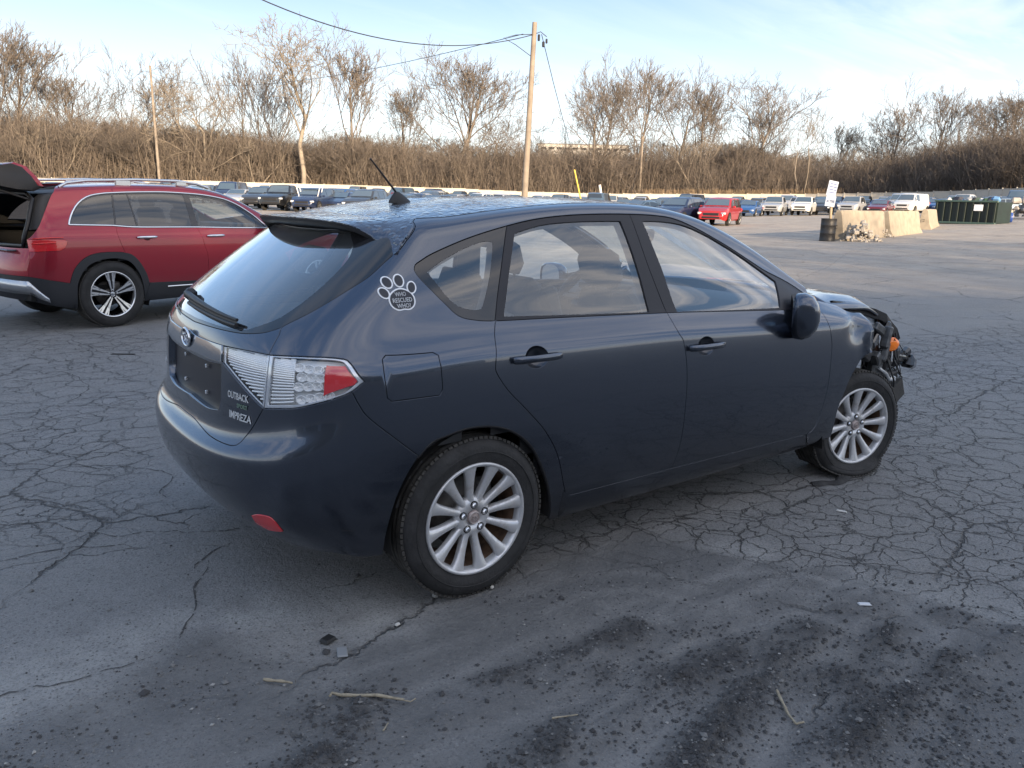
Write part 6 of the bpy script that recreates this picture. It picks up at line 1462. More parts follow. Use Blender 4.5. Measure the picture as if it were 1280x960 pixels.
# raised tailgate: side outline swept across the width
def gate():
    pro = [(-.50, 1.500), (-.56, 1.60), (-.65, 1.70), (-.76, 1.735), (-.86, 1.715), (-.98, 1.695), (-1.35, 1.72), (-1.62, 1.70), (-1.72, 1.64), (-1.66, 1.58), (-1.30, 1.545), (-.95, 1.50), (-.72, 1.455), (-.60, 1.45)]
    n = len(pro); ys = np.concatenate([[-.66], np.linspace(-.64, .64, 9), [.66]]); V = []
    for y in ys:
        k = 1 if abs(y) < .65 else .9; cx = -1.1; cz = 1.6
        V += [(cx + (x - cx) * k, y, cz + (z - cz) * k) for x, z in pro]
    F = [(i * n + j, i * n + (j + 1) % n, (i + 1) * n + (j + 1) % n, (i + 1) * n + j) for i in range(len(ys) - 1) for j in range(n)]; mi = [0 if j < 4 else (2 if j < 7 else (0 if j < 8 else 1)) for i in range(len(ys) - 1) for j in range(n)]
    F += [tuple(range(n)), tuple((len(ys) - 1) * n + j for j in range(n))]; mi += [1, 1]
    o = mesh_from('tailgate', V, F, suv, [pRED, mBLK, mGLOSSB], True, mi); soften(o, 30)
    for sg in (-1, 1):
        b = MB(); b.tube([(-.62, sg * .60, 1.36), (-1.15, sg * .58, 1.545)], [.014, .009], 8); b.build('gas_strut', mBLK, suv)
gate()
for x in (0, 2.83):
    for sg in (-1, 1): make_wheel(suv, (x, sg * .795, .362), sg, R=.362, rr=.245, width=.225, style='split', spin=.5 - .25 + .05)

# ================================================================== unseen, added to shade the yard: a long low shed behind the camera
def shade_shed():
    ang = R_(-33); root = empty('shade_caster', (0, 0, 0)); root.rotation_euler = (0, 0, ang)
    c = Vector((4.0, 7.0, 0)) + Vector((math.cos(SUN_AZ), math.sin(SUN_AZ), 0)) * 54; root.location = c
    tag(root, 'added unseen long low tan warehouse standing behind the photographer', 'shade_caster')
    mw = mat('tan ribbed siding', (.30, .27, .23), .7, bump=.3, bscale=3, var=.1, vscale=.3); H = 54 * math.tan(SUN_EL) + .1; Lh = 75
    b = MB(); b.box(Vector((0, -12, H / 2)), (2 * Lh, 24, H)); b.build('wall', mw, root)
    b = MB(); b.box(Vector((0, -12, H + .15)), (2 * Lh + 1, 25, .3)); b.build('roof', mat('grey roof sheet', (.25, .25, .26), .6), root)
    first = None
    for i in range(7):
        if first is None:
            b = MB(); b.box(Vector((0, .03, 2.1)), (4, .1, 4.2)); first = b.build('loading_door', mat('white loading door', (.6, .6, .6), .5), root); o = first
        else: o = first.copy(); COL.objects.link(o); o.parent = root
        o.location.x = -60 + i * 20
shade_shed()
def gpos(px, d):
    px, d = float(px), float(d)
    r = cF * 0 + Fh * d + Rh * (d * math.cos(CAM_PITCH) * (px - 640) / CAM_F); x, y = CAM_LOC.x + r.x, CAM_LOC.y + r.y
    return Vector((x, y, float(gz(x, y))))
VIEW = math.atan2(Fh.y, Fh.x)
# ================================================================== fence
mFEN = mat('cream fence panel', (.40, .375, .325), .7, var=.15, vscale=.4); mFPOST = mat('fence post', (.40, .38, .34), .7)
fence = empty('fence', tuple(gpos(640, 150))); tag(fence, 'long cream panel fence running along the far edge of the yard', 'fence')
def build_fence():
    pts = [gpos(a, d) for a, d in zip(_PX[1:-1], _FD[1:-1])]; acc = []
    for a, b_ in zip(pts[:-1], pts[1:]):
        n = max(1, round((b_ - a).xy.length / 2.45)); acc += [a.lerp(b_, k / n) for k in range(n)]
    acc.append(pts[-1]); inv = Vector(fence.location); rnd = random.Random(2); pm = None; qm = None
    for i, (a, b_) in enumerate(zip(acc[:-1], acc[1:])):
        L_ = (b_ - a).length; ang = math.atan2(b_.y - a.y, b_.x - a.x)
        if pm is None:
            m1 = MB(); m1.box(Vector((.5, 0, FENCE_H / 2)), (.985, .05, FENCE_H - .08)); m1.box(Vector((.5, -.035, FENCE_H - .10)), (.985, .04, .09)); m1.box(Vector((.5, -.035, .2)), (.985, .04, .09)); p = m1.build('panel', mFEN, fence); pm = p.data
            m2 = MB(); m2.box(Vector((0, -.02, FENCE_H / 2 + .03)), (.12, .14, FENCE_H + .06)); q = m2.build('post', mFPOST, fence); qm = q.data
        else:
            p = bpy.data.objects.new('panel', pm); COL.objects.link(p); p.parent = fence; q = bpy.data.objects.new('post', qm); COL.objects.link(q); q.parent = fence
        p.location = a - inv + Vector((0, 0, rnd.uniform(-.03, .03))); p.rotation_euler = (0, 0, ang); p.scale = (L_, 1, 1)
        q.location = a - inv; q.rotation_euler = (0, 0, ang)
build_fence()
# ================================================================== trees
def bark(name, col): return mat(name, col, .9, bump=.3, bscale=4, var=.25, vscale=.8)
BARKS = [bark('grey brown bark', (.150, .128, .110)), bark('pale bark', (.22, .19, .155)), bark('dark bark', (.100, .085, .074))]
def prism(A, B, ra, rb, n=3):
    A = np.array(A); B = np.array(B); ra = np.array(ra)[:, None]; rb = np.array(rb)[:, None]
    d = B - A; d /= np.maximum(np.linalg.norm(d, axis=1, keepdims=True), 1e-6)
    u = np.cross(d, np.where(np.abs(d[:, 2:3]) < .9, [[0, 0, 1.]], [[1., 0, 0]])); u /= np.maximum(np.linalg.norm(u, axis=1, keepdims=True), 1e-6); v = np.cross(u, d)
    V = []
    for P_, r in ((A, ra), (B, rb)):
        for k in range(n):
            t = 2 * math.pi * k / n; V.append(P_ + (u * math.cos(t) + v * math.sin(t)) * r)
    V = np.stack(V, 1).reshape(-1, 3); m_ = len(A); f = np.array([(k, (k + 1) % n, n + (k + 1) % n, n + k) for k in range(n)])
    return V, (f[None] + (np.arange(m_) * 2 * n)[:, None, None]).reshape(-1, 4)
def grow(seed, H, trunk=.35, spread=.5, r0=.22, forks=7, up=.55, depth=4, lean=(0, 0), droop=0., stems=1, kids=(5, 5, 4, 3), crook=.16):
    """skeleton of a bare tree; returns trunk segments and crown segments"""
    rnd = random.Random(seed); T = []; Cn = []
    def limb(p, d, L_, r, lev):
        n = max(2, 5 - lev); q = p; dd = d.copy(); seg = L_ / n; pts = [p]
        for i in range(n):
            dd = (dd + Vector((rnd.gauss(0, crook), rnd.gauss(0, crook), rnd.gauss(0, crook * .6) + (.10 * up if lev else .02) - droop * lev * .1))).normalized(); q2 = q + dd * seg
            a, b_ = r * (1 - .62 * i / n), r * (1 - .62 * (i + 1) / n); (T if lev == 0 else Cn).append((q, q2, a, b_)); q = q2; pts.append(q)
        if lev >= depth: return
        k = kids[min(lev, len(kids) - 1)] if lev else forks
        for j in range(k):
            f = (trunk + (1 - trunk) * (j + rnd.random() * .8) / k) if lev == 0 else (.25 + .75 * (j + rnd.random()) / k)
            x = f * n; i = min(n - 1, int(x)); o_ = pts[i].lerp(pts[i + 1], x - i); ax = (pts[i + 1] - pts[i]).normalized()
            t = j * 2.4 + rnd.random() * 1.2; s1 = ax.orthogonal().normalized(); s2 = ax.cross(s1); side = s1 * math.cos(t) + s2 * math.sin(t)
            an = spread * rnd.uniform(.7, 1.3); nd = (ax * math.cos(an) + side * math.sin(an) + Vector((0, 0, up * .25))).normalized()
            ll = (max(.2 * H, (H - o_.z) * rnd.uniform(.70, 1.02)) if lev == 0 else L_ * rnd.uniform(.36, .62) * (1.1 - .3 * f)); limb(o_, nd, ll, r * (1 - .62 * f) * rnd.uniform(.45, .62), lev + 1)
    for s in range(stems):
        an = 2 * math.pi * s / max(1, stems) + seed; t = (.22 if stems > 1 else 0)
        limb(Vector((0, 0, -.4)), Vector((lean[0] + t * math.cos(an), lean[1] + t * math.sin(an), 1)).normalized(), H * (.86 if stems == 1 else rnd.uniform(.7, .86)), r0 * (1 if stems == 1 else .72), 0)
    return T, Cn
def tree_proto(seed, m_, **kw):
    T, Cn = grow(seed, **kw); out = []
    for S_, n in ((T, 7), (Cn, 3)):
        V, F = prism([tuple(s[0]) for s in S_], [tuple(s[1]) for s in S_], [max(.020 if n == 3 else .05, s[2]) for s in S_], [max(.016 if n == 3 else .05, s[3]) for s in S_], n)
        me = bpy.data.meshes.new('tree_part'); me.from_pydata(V.tolist(), [], F.tolist()); me.materials.append(m_); me.polygons.foreach_set('use_smooth', [True] * len(F)); me.update(); out.append(me)
    zz_ = sorted(s[1].z for s in Cn); top = zz_[int(len(zz_) * .96)]; return out, top
PR = [tree_proto(1, BARKS[0], H=16, trunk=.35, spread=.55, r0=.22, forks=11, up=.9, kids=(6, 7, 5, 5)),      # 0 upright
      tree_proto(2, BARKS[0], H=16, trunk=.30, spread=.80, r0=.24, forks=10, up=.75, kids=(6, 7, 5, 5)),       # 1 rounder
      tree_proto(3, BARKS[2], H=16, trunk=.40, spread=.66, r0=.22, forks=10, up=.7, kids=(6, 6, 5, 5), crook=.2),  # 2 dark
      tree_proto(4, BARKS[1], H=16, trunk=.22, spread=.75, r0=.40, forks=7, up=.45, kids=(5, 6, 5, 4), crook=.26, stems=3),  # 3 wide, many stems
      tree_proto(15, BARKS[1], H=17, trunk=.42, spread=.80, r0=.27, forks=9, up=.6, kids=(4, 6, 5, 4), crook=.28),   # 4 big pale forked
      tree_proto(6, BARKS[1], H=16, trunk=.55, spread=.35, r0=.20, forks=5, up=.9, kids=(4, 4, 3, 2), stems=2),      # 5 thin twin stem
      tree_proto(7, BARKS[0], H=15, trunk=.2, spread=.45, r0=.20, forks=8, up=.8, kids=(6, 5, 4, 3), stems=4)]       # 6 clump
def plant(k, px, top_y, d, label=None, group=None, rz=None, lean=0., rnd=random.Random(9), sx=1.):
    (mt, mc), th = PR[k]; p = gpos(px, d); zt = at(px, top_y, d).z; s = max(.15, (zt - p.z) / th)
    o = bpy.data.objects.new('bare_tree', None); COL.objects.link(o); o.empty_display_size = .3; o.location = p; o.scale = (s * sx, s * sx, s)
    o.rotation_euler = (0, lean, rnd.uniform(0, 6.28) if rz is None else rz)
    for nm, me in (('trunk', mt), ('crown', mc)):
        c = bpy.data.objects.new(nm, me); COL.objects.link(c); c.parent = o
    tag(o, label or 'bare brown tree in the dense wood beyond the fence', 'tree', group or 'bare trees in the wood beyond the fence'); return o
SINGLE = [(0, 8, 36, 140, 'tallest bare tree at the far left edge of the wood'), (0, 34, 42, 146, 'tall fine-twigged bare tree second from the left edge'), (1, 62, 88, 150, 'bare tree between the tall left pair and the leaning pole'), (0, 88, 98, 152, 'slimmer bare tree left of the dark crooked one'),
          (2, 155, 68, 150, 'dark crooked bare tree just left of the pale pole'), (3, 252, 96, 152, 'wide spreading pale tree of several stems right of the left pole'), (6, 318, 82, 165, 'fine grey tree behind the big pale forked tree'), (4, 374, 36, 150, 'big pale forked tree with a thick straight trunk'),
          (0, 438, 64, 158, 'upright bare tree alone right of the big pale forked tree'), (0, 500, 112, 170, 'smaller bare tree left of the tall round pair'), (1, 552, 68, 160, 'left one of the tall round pair of bare trees'), (0, 585, 80, 166, 'right one of the tall round pair of bare trees'), (1, 612, 150, 175, 'low bare tree left of the main utility pole'),
          (5, 690, 158, 180, 'short thin tree just right of the main utility pole'), (1, 722, 112, 165, 'rounded bare tree below the steep service wire'), (0, 752, 98, 168, 'tall bare tree in the middle cluster right of the pole'), (0, 798, 84, 170, 'tallest bare tree behind the short pole'), (1, 836, 104, 172, 'bare tree just right of the short pole'),
          (0, 868, 106, 176, 'bare tree left of the broad one over the hill'), (1, 908, 100, 172, 'broad bare tree standing over the brown hill'), (0, 942, 134, 180, 'thin bare tree at the right foot of the hill'), (5, 994, 142, 150, 'lone pale twin-stemmed tree in the gap right of the hill'), (0, 1040, 158, 170, 'low bare tree above the white board sign'),
          (1, 1082, 134, 165, 'bare rounded tree right of the board sign'), (2, 1120, 146, 165, 'dark bare tree left of the leaning right pole'), (0, 1162, 116, 150, 'tall fine tree just left of the leaning right pole'), (1, 1206, 120, 148, 'tall bare tree just right of the leaning right pole'), (0, 1246, 122, 145, 'grey bare tree near the right edge'), (1, 1276, 118, 140, 'bare tree at the far right edge of the photo')]
for k, px, ty, d, lab in SINGLE: plant(k, px, ty, d, lab, 'tall bare trees rising over the wood', sx=.85 if k == 3 else 1.12)
rw = random.Random(21); nW = 262
for i in range(nW):
    px = -60 + 1400 * ((i * .618034) % 1); f = rw.random(); yline = np.interp(px, [0, 100, 200, 300, 450, 560, 640, 700, 780, 820, 860, 900, 950, 1000, 1150, 1200, 1280], [146, 150, 160, 168, 168, 176, 180, 184, 188, 180, 176, 178, 188, 194, 192, 176, 166])
    d = float(np.interp(px, _PX, _FD)) + 5 + 70 * f ** 1.2; plant(rw.choice([0, 1, 2, 2, 6, 0, 5]), px, yline + rw.uniform(-6, 26), d, sx=rw.uniform(1.3, 2.2), rnd=rw)
# understorey: tangled saplings and brush that read as one brown mass
def brush():
    r = np.random.RandomState(4); n = 21000; px = r.uniform(-90, 1380, n); fd = np.interp(px, _PX, _FD); d = fd + 4 + 75 * r.rand(n) ** 1.3
    x = CAM_LOC.x + Fh.x * d + Rh.x * d * math.cos(CAM_PITCH) * (px - 640) / CAM_F; y = CAM_LOC.y + Fh.y * d + Rh.y * d * math.cos(CAM_PITCH) * (px - 640) / CAM_F; z = gz(x, y)
    hgt = (3.5 + 9.0 * r.rand(n) ** 1.1) * np.interp(px, [0, 300, 640, 860, 1000, 1280], [1.15, 1.0, .85, .9, .8, 1.0]) * (.55 + .9 * fbm(px * .02, d * .03, 4)); A = np.stack([x, y, z - .3], -1); lean = r.normal(0, .24, (n, 2)); B = A + np.stack([lean[:, 0] * hgt, lean[:, 1] * hgt, hgt], -1)
    M_ = A + (B - A) * .5 + r.normal(0, .05, (n, 3)) * hgt[:, None]; As = [A, M_]; Bs = [M_, B]; ra = [np.full(n, .045), np.full(n, .03)]; rb = [np.full(n, .03), np.full(n, .014)]
    for k in range(5):
        t = r.uniform(.3, .95, n)[:, None]; P = A + (B - A) * t; L_ = hgt[:, None] * r.uniform(.14, .42, (n, 1)); v = r.normal(0, 1, (n, 3)); v[:, 2] = np.abs(v[:, 2]) * .9 + .3; v /= np.linalg.norm(v, axis=1, keepdims=True); As.append(P); Bs.append(P + v * L_); ra.append(np.full(n, .022)); rb.append(np.full(n, .010))
    V, F = prism(np.vstack(As), np.vstack(Bs), np.concatenate(ra), np.concatenate(rb), 3)
    mi = np.tile(np.repeat(r.choice([0, 1, 2], n, p=[.45, .2, .35]), 3), 7)
    me = bpy.data.meshes.new('woodland_brush'); me.vertices.add(len(V)); me.vertices.foreach_set('co', V.ravel().astype(np.float32)); me.loops.add(F.size); me.loops.foreach_set('vertex_index', F.ravel().astype(np.int32)); me.polygons.add(len(F)); me.polygons.foreach_set('loop_start', (np.arange(len(F)) * 4).astype(np.int32)); me.update(calc_edges=True)
    for b_ in (bark('brown brush', (.140, .116, .097)), bark('straw brush', (.185, .155, .125)), bark('dark brush', (.095, .078, .066))): me.materials.append(b_)
    me.polygons.foreach_set('material_index', mi.astype(np.int32)); o = link('woodland_brush', me); tag(o, 'tangled brown saplings and brush filling the wood behind the fence', 'woodland', kind='stuff')
    # dry reeds along the fence foot
    n = 2600; px = np.concatenate([r.uniform(800, 1040, 1900), r.uniform(-60, 1340, n - 1900)]); d = np.interp(px, _PX, _FD) + 1.5 + 3 * r.rand(n); x = CAM_LOC.x + Fh.x * d + Rh.x * d * math.cos(CAM_PITCH) * (px - 640) / CAM_F; y = CAM_LOC.y + Fh.y * d + Rh.y * d * math.cos(CAM_PITCH) * (px - 640) / CAM_F
    A = np.stack([x, y, gz(x, y)], -1); B = A + np.stack([r.normal(0, .35, n), r.normal(0, .35, n), r.uniform(1.6, 3.3, n)], -1); V, F = prism(A, B, np.full(n, .05), np.full(n, .02), 3)
    o = mesh_from('dry_reeds', V, F, None, bark('dry reed', (.19, .14, .09))); tag(o, 'dry tan reeds growing behind the fence', 'reeds', kind='stuff')
brush()
# unseen bare trees added beyond the shed, to fray the edge of its shade
rs = random.Random(5); U_ = Vector((math.cos(SUN_AZ), math.sin(SUN_AZ), 0)); W_ = Vector((math.cos(R_(-33)), math.sin(R_(-33)), 0))
for i in range(11):
    (mt, mc), th = PR[rs.choice([0, 1, 2, 6])]; p = Vector((4, 7, 0)) + U_ * (54 + 30) + W_ * (-46 + 8.6 * i + rs.uniform(-2, 2)); o = bpy.data.objects.new('bare_tree', None); COL.objects.link(o); o.location = p; s_ = rs.uniform(19.5, 23.5) / th; o.scale = (s_ * 1.3, s_ * 1.3, s_); o.rotation_euler = (0, 0, rs.random() * 6)
    for nm, me in (('trunk', mt), ('crown', mc)): c = bpy.data.objects.new(nm, me); COL.objects.link(c); c.parent = o
    tag(o, 'added unseen bare tree standing beyond the warehouse behind the photographer', 'tree', 'added unseen bare trees beyond the warehouse')
# ================================================================== poles and wires
def pole(px0, py0, px1, py1, d, r, label, tint=(.20, .17, .14)):
    a = gpos(px0, d); t = at(px1, py1, d); foot = at(px0, py0, d); dirv = (t - foot); b = MB(); k = (a.z - .3 - foot.z) / dirv.z; base = foot + dirv * k; n = 9
    root = empty('utility_pole', tuple(a)); tag(root, label, 'utility pole', 'wooden poles')
    b.tube([base.lerp(t, i / n) - a for i in range(n + 1)], [r * (1 - .32 * i / n) for i in range(n + 1)], 12); b.build('shaft', mat('weathered pole wood', tint, .85, bump=.5, bscale=8, var=.25, vscale=2), root); return root, a, t
pr_, pa, pt = pole(656, 240, 668.5, 28, 42, .17, 'tall wooden utility pole carrying the wires, leaning right in the centre'); pl_, la, lt = pole(199, 222, 187.5, 82, 139, .25, 'pale bare pole leaning left beyond the fence', (.42, .36, .28))
ps_, sa, st_ = pole(799.5, 237, 803.5, 170, 156, .26, 'short pale pole behind the fence right of centre', (.33, .28, .22)); pole(1171.5, 240, 1178.5, 182, 138, .20, 'thin pole leaning right beyond the fence at right', (.33, .29, .23))
mWIRE = mat('black cable', (.02, .02, .022), .6)
def wire(a, b_, sag, r, label, n=26):
    P = [Vector(a).lerp(Vector(b_), i / n) - Vector((0, 0, sag * 4 * (i / n) * (1 - i / n))) for i in range(n + 1)]; b = MB(); b.tube(P, r, 6); tag(b.build('cable', mWIRE), label, 'cable')
hk = pa + (pt - pa) * .945
b = MB(); k0 = hk - pa; b.box(k0 + Vector((.22 * Rh.x, .22 * Rh.y, -.15)), (.10, .10, .30), bev=.02); b.box(k0 + Vector((.45 * Rh.x, .45 * Rh.y, -.45)), (.12, .12, .26), bev=.03); b.box(k0 + Vector((.6 * Rh.x, .6 * Rh.y, -.3)), (.10, .10, .22), bev=.03)
b.tube([k0, k0 + Vector((.3 * Rh.x, .3 * Rh.y, .12)), k0 + Vector((.6 * Rh.x, .6 * Rh.y, -.1))], .02, 6); b.build('insulator', mBLK, pr_)
b = MB(); b.tube([k0 - Rh * .05, k0 - Rh * .9 + Vector((0, 0, -.05)), k0 - Rh * 1.5 + Vector((0, 0, -.2)), k0 - Rh * .9 + Vector((0, 0, -.5)), k0 - Rh * .15 + Vector((0, 0, -1.0))], .018, 6); b.build('drip_loop', mWIRE, pr_)
pA = at(250, -38, 30); wire(pA, hk, 1.3, .022, 'thick sagging cable crossing the sky from upper left to the main pole')
wire(hk - Rh * .55, lt - (lt - la) * .05, 2.2, .017, 'thin cable running down left from the main pole toward the pale left pole'); wire(hk + Rh * .35, st_ - (st_ - sa) * .04, 12.5, .018, 'service cable dropping steeply right from the main pole')
gA = at(718, 212, 60); gB = gpos(727, 60); b = MB(); b.tube([gA, gB], .055, 8); tag(b.build('guy_guard', mat('yellow guard', (.55, .40, .06), .5)), 'yellow guy wire guard standing right of the main pole', 'guy guard')
b = MB(); b.tube([gpos(749.5, 100) , at(749.5, 231, 100)], .16, 8); tag(b.build('marker_post', mat('white marker', (.6, .58, .52), .6)), 'short white post above the roof of the grey hatchback', 'post')
# distant white building on the ridge
def far_building():
    root = empty('distant_building', tuple(gpos(728, 320))); tag(root, 'long pale flat building on the ridge behind the wood, right of the main pole', 'building'); c = at(728, 184, 320); ang = VIEW - math.pi / 2; rot = Matrix.Rotation(ang, 3, 'Z')
    off = c - Vector(root.location) - Vector((0, 0, 1.2))
    b = MB(); b.box(off, (34, 10, 3.6), rot); b.build('wall', mat('pale cladding', (.36, .35, .33), .6), root); b = MB(); b.box(off + Vector((0, 0, 1.9)), (34.6, 10.6, .25), rot); b.build('roof', mat('dark roof', (.12, .12, .13), .6), root)
    b = MB(); b.box(off + Vector((0, 0, -4.2)), (33.5, 9.5, 5), rot); b.build('base', mat('concrete base', (.3, .3, .29), .8), root)
    w0 = None
    for i in range(11):
        if w0 is None: b = MB(); b.box(Vector((0, 0, 0)), (2.0, .2, .8)); w0 = b.build('window', mGLOSSB, root); o = w0
        else: o = w0.copy(); COL.objects.link(o); o.parent = root
        o.location = off + rot @ Vector((-15 + 3 * i, -5.08, .3)); o.rotation_euler = (0, 0, ang)
far_building()
# ================================================================== parked cars
mTYRE2 = mat('far tyre', (.02, .02, .02), .85); mHUB2 = mat('far wheel', (.40, .41, .42), .35, metal=.7); mGLS2 = mat('dark car glass', (.015, .020, .026), .06, coat=1, spec=.8); mGLS3 = mat('blue-grey screen glass', (.05, .075, .10), .06, coat=1., spec=.9)
mHEAD = mat('headlamp lens', (.60, .62, .64), .12, coat=1, metal=.3); mTAIL2 = mat('far tail lamp', (.35, .01, .01), .2, coat=1)
def cpaint(nm, c): return mat('paint ' + nm, c, .35, metal=.3, coat=1., coat_r=.06)
CP = {'black': (.010, .011, .013), 'charcoal': (.030, .032, .036), 'navy': (.012, .022, .06), 'blue': (.015, .07, .22), 'silver': (.36, .37, .38), 'white': (.68, .68, .66), 'grey': (.12, .125, .13), 'red': (.36, .012, .012), 'maroon': (.12, .012, .016), 'green': (.02, .05, .04), 'beige': (.30, .26, .20), 'slate': (.05, .085, .13)}
# kind: L, W, H, wheelbase, wheel r, belt z, [profile of top (x from rear)], greenhouse x range
KIND = {'sedan': dict(L=4.7, W=1.8, r=.32, wb=(.95, 3.65), belt=.90, gc=.22, top=[(0, .55), (.06, .92), (.9, .98), (1.5, 1.36), (2.0, 1.44), (2.7, 1.41), (3.35, 1.0), (4.0, .90), (4.55, .74), (4.7, .5)], win=(1.0, 3.30), roof=(1.55, 2.65)),
        'suv': dict(L=4.6, W=1.86, r=.36, wb=(.9, 3.65), belt=1.06, gc=.28, top=[(0, .62), (.05, 1.08), (.32, 1.58), (.9, 1.68), (2.4, 1.68), (2.75, 1.60), (3.35, 1.14), (4.1, 1.04), (4.5, .86), (4.6, .6)], win=(.15, 3.30), roof=(.55, 2.6)),
        'pickup': dict(L=5.6, W=1.95, r=.39, wb=(1.15, 4.5), belt=1.16, gc=.36, top=[(0, .80), (.03, 1.14), (1.95, 1.14), (2.0, 1.16), (2.15, 1.70), (2.6, 1.84), (3.5, 1.82), (4.05, 1.24), (5.1, 1.14), (5.55, .98), (5.6, .6)], win=(2.0, 4.05), roof=(2.3, 3.45)),
        'van': dict(L=5.5, W=2.0, r=.36, wb=(1.0, 4.4), belt=1.20, gc=.28, top=[(0, .7), (.03, 1.5), (.12, 1.98), (.6, 2.05), (3.9, 2.05), (4.15, 1.95), (4.75, 1.28), (5.2, 1.12), (5.48, .95), (5.5, .6)], win=(.1, 4.72), roof=(.3, 4.0))}
def car_mesh(kind, detail, rsz=0):
    K_ = KIND[kind]; L_, W_ = K_['L'], K_['W']; tp = np.array(K_['top']); n = 34 if detail else 20
    xs = np.unique(np.concatenate([np.linspace(0, L_, n), tp[:, 0]])); belt = K_['belt']; body = MB(); rows = []
    for x in xs:
        z = np.interp(x, tp[:, 0], tp[:, 1]); e = min(x, L_ - x); pl = 1 - .22 * math.exp(-e / .22) - .02 * math.exp(-e / .8); hw = W_ / 2 * pl; bz = min(belt, z - .02)
        tum = max(0, z - belt); rw = hw - .04 - .30 * min(tum, .6); gcz = K_['gc'] + .10 * math.exp(-e / .15)
        pts = [(hw * .90, gcz), (hw * .985, gcz + .10), (hw, .5 * (gcz + bz)), (hw * .99, bz - .10 if bz - .1 > gcz + .2 else bz - .02), (hw * .955, bz), (rw + .02, z - min(.05, tum * .3 + .01)), (rw * .90, z), (rw * .45, z + .015), (0, z + .02)]
        rows.append([(x, -a, b_) for a, b_ in pts] + [(x, a, b_) for a, b_ in pts[:-1][::-1]])
    m_ = len(rows[0]); V = [v for r_ in rows for v in r_]; F = [(i * m_ + j, (i + 1) * m_ + j, (i + 1) * m_ + j + 1, i * m_ + j + 1) for i in range(len(rows) - 1) for j in range(m_ - 1)]
    F += [tuple(range(m_))[::-1], tuple((len(rows) - 1) * m_ + j for j in range(m_))]; body.add(V, F, 0, True)
    # wheel wells, sill line
    for x in K_['wb']:
        for sg in (-1, 1):
            V = [(x + (K_['r'] + .07) * math.cos(t), sg * (W_ / 2 + .004), K_['r'] + .02 + (K_['r'] + .07) * math.sin(t)) for t in np.linspace(-.25, math.pi + .25, 12)]; body.add(V, [tuple(range(12))], 1)
    # glass
    def zt(x): return float(np.interp(x, tp[:, 0], tp[:, 1]))
    def sidept(x, f, sg):
        z = zt(x); e = min(x, L_ - x); hw = W_ / 2 * (1 - .22 * math.exp(-e / .22) - .02 * math.exp(-e / .8)); tum = max(0, z - belt); rw = hw - .04 - .30 * min(tum, .6); a = (hw * .955, belt); b_ = (rw + .02, z - min(.05, tum * .3 + .01)); return (x, sg * (a[0] + (b_[0] - a[0]) * f + .006), a[1] + (b_[1] - a[1]) * f + .004)
    w0, w1 = K_['win']; gl = MB(); cuts = {'sedan': [1.35, 2.3, 2.38, 3.12], 'suv': [.45, 1.15, 1.22, 2.1, 2.18, 3.12], 'pickup': [2.22, 2.85, 2.93, 3.85], 'van': [3.25, 4.50]}[kind]
    if kind == 'van': cuts = [3.2, 4.45]
    sides = []
    for a, b_ in zip(cuts[::2], cuts[1::2]):
        for sg in (-1, 1):
            m2 = MB() if detail else gl; X_ = np.linspace(a, b_, 6); V = [sidept(x, .06, sg) for x in X_] + [sidept(x, .90, sg) for x in X_]; m2.add(V, [(i, i + 1, 7 + i, 6 + i) for i in range(5)], 0 if detail else 2)
            if detail: sides.append(('side_window', m2, mGLS2))
    def slope(xa, xb, off):   # windscreen / rear window between two stations
        m2 = MB(); V = []
        for s in np.linspace(0, 1, 5):
            x = xa + (xb - xa) * s; z = zt(x); hw = W_ / 2; tum = max(0, z - belt); rw = (hw * .985 - .04 - .30 * min(tum, .6)) * .90
            for y in (-1, -.5, 0, .5, 1): V.append((x + off * .5, y * rw, z + .022 + abs(off) * .5 + (.006 if abs(y) < 1 else -.004)))
        m2.add(V, [(i * 5 + j, (i + 1) * 5 + j, (i + 1) * 5 + j + 1, i * 5 + j + 1) for i in range(4) for j in range(4)], 0 if detail else 3, True); return m2
    scr = {'sedan': ((3.30, 2.75), (.98, 1.5)), 'suv': ((3.30, 2.80), (.08, .30)), 'pickup': ((4.0, 3.55), (2.03, 2.16)), 'van': ((4.70, 4.2), (.035, .11))}[kind]
    ws = slope(*scr[0], .012); rw_ = slope(*scr[1], -.012)
    parts = [('windscreen', ws, mGLS3), ('rear_window', rw_, mGLS2)] + sides
    zb = zt(L_ - .12); gr = MB(); gr.box(Vector((L_ - .02, 0, zb - .20)), (.06, W_ * .52, .17), bev=.02); gr.box(Vector((L_ - .015, 0, K_['gc'] + .20)), (.06, W_ * .60, .13), bev=.02); parts.append(('grille', gr, mBLK))
    for sg in (-1, 1):
        h = MB(); h.box(Vector((L_ - .13, sg * W_ * .375, zb - .14)), (.22, .34, .13), Matrix.Rotation(-sg * .45, 3, 'Z'), bev=.03); parts.append(('headlamp', h, mHEAD))
        h = MB(); h.box(Vector((.09, sg * W_ * .40, belt - .12)), (.14, .22, .20), Matrix.Rotation(sg * .35, 3, 'Z'), bev=.03); parts.append(('tail_lamp', h, mTAIL2))
        h = MB(); h.box(Vector((w1 - .22, sg * (W_ / 2 + .09), belt + .07)), (.10, .20, .13), bev=.03); parts.append(('door_mirror', h, None))
    wheels = []
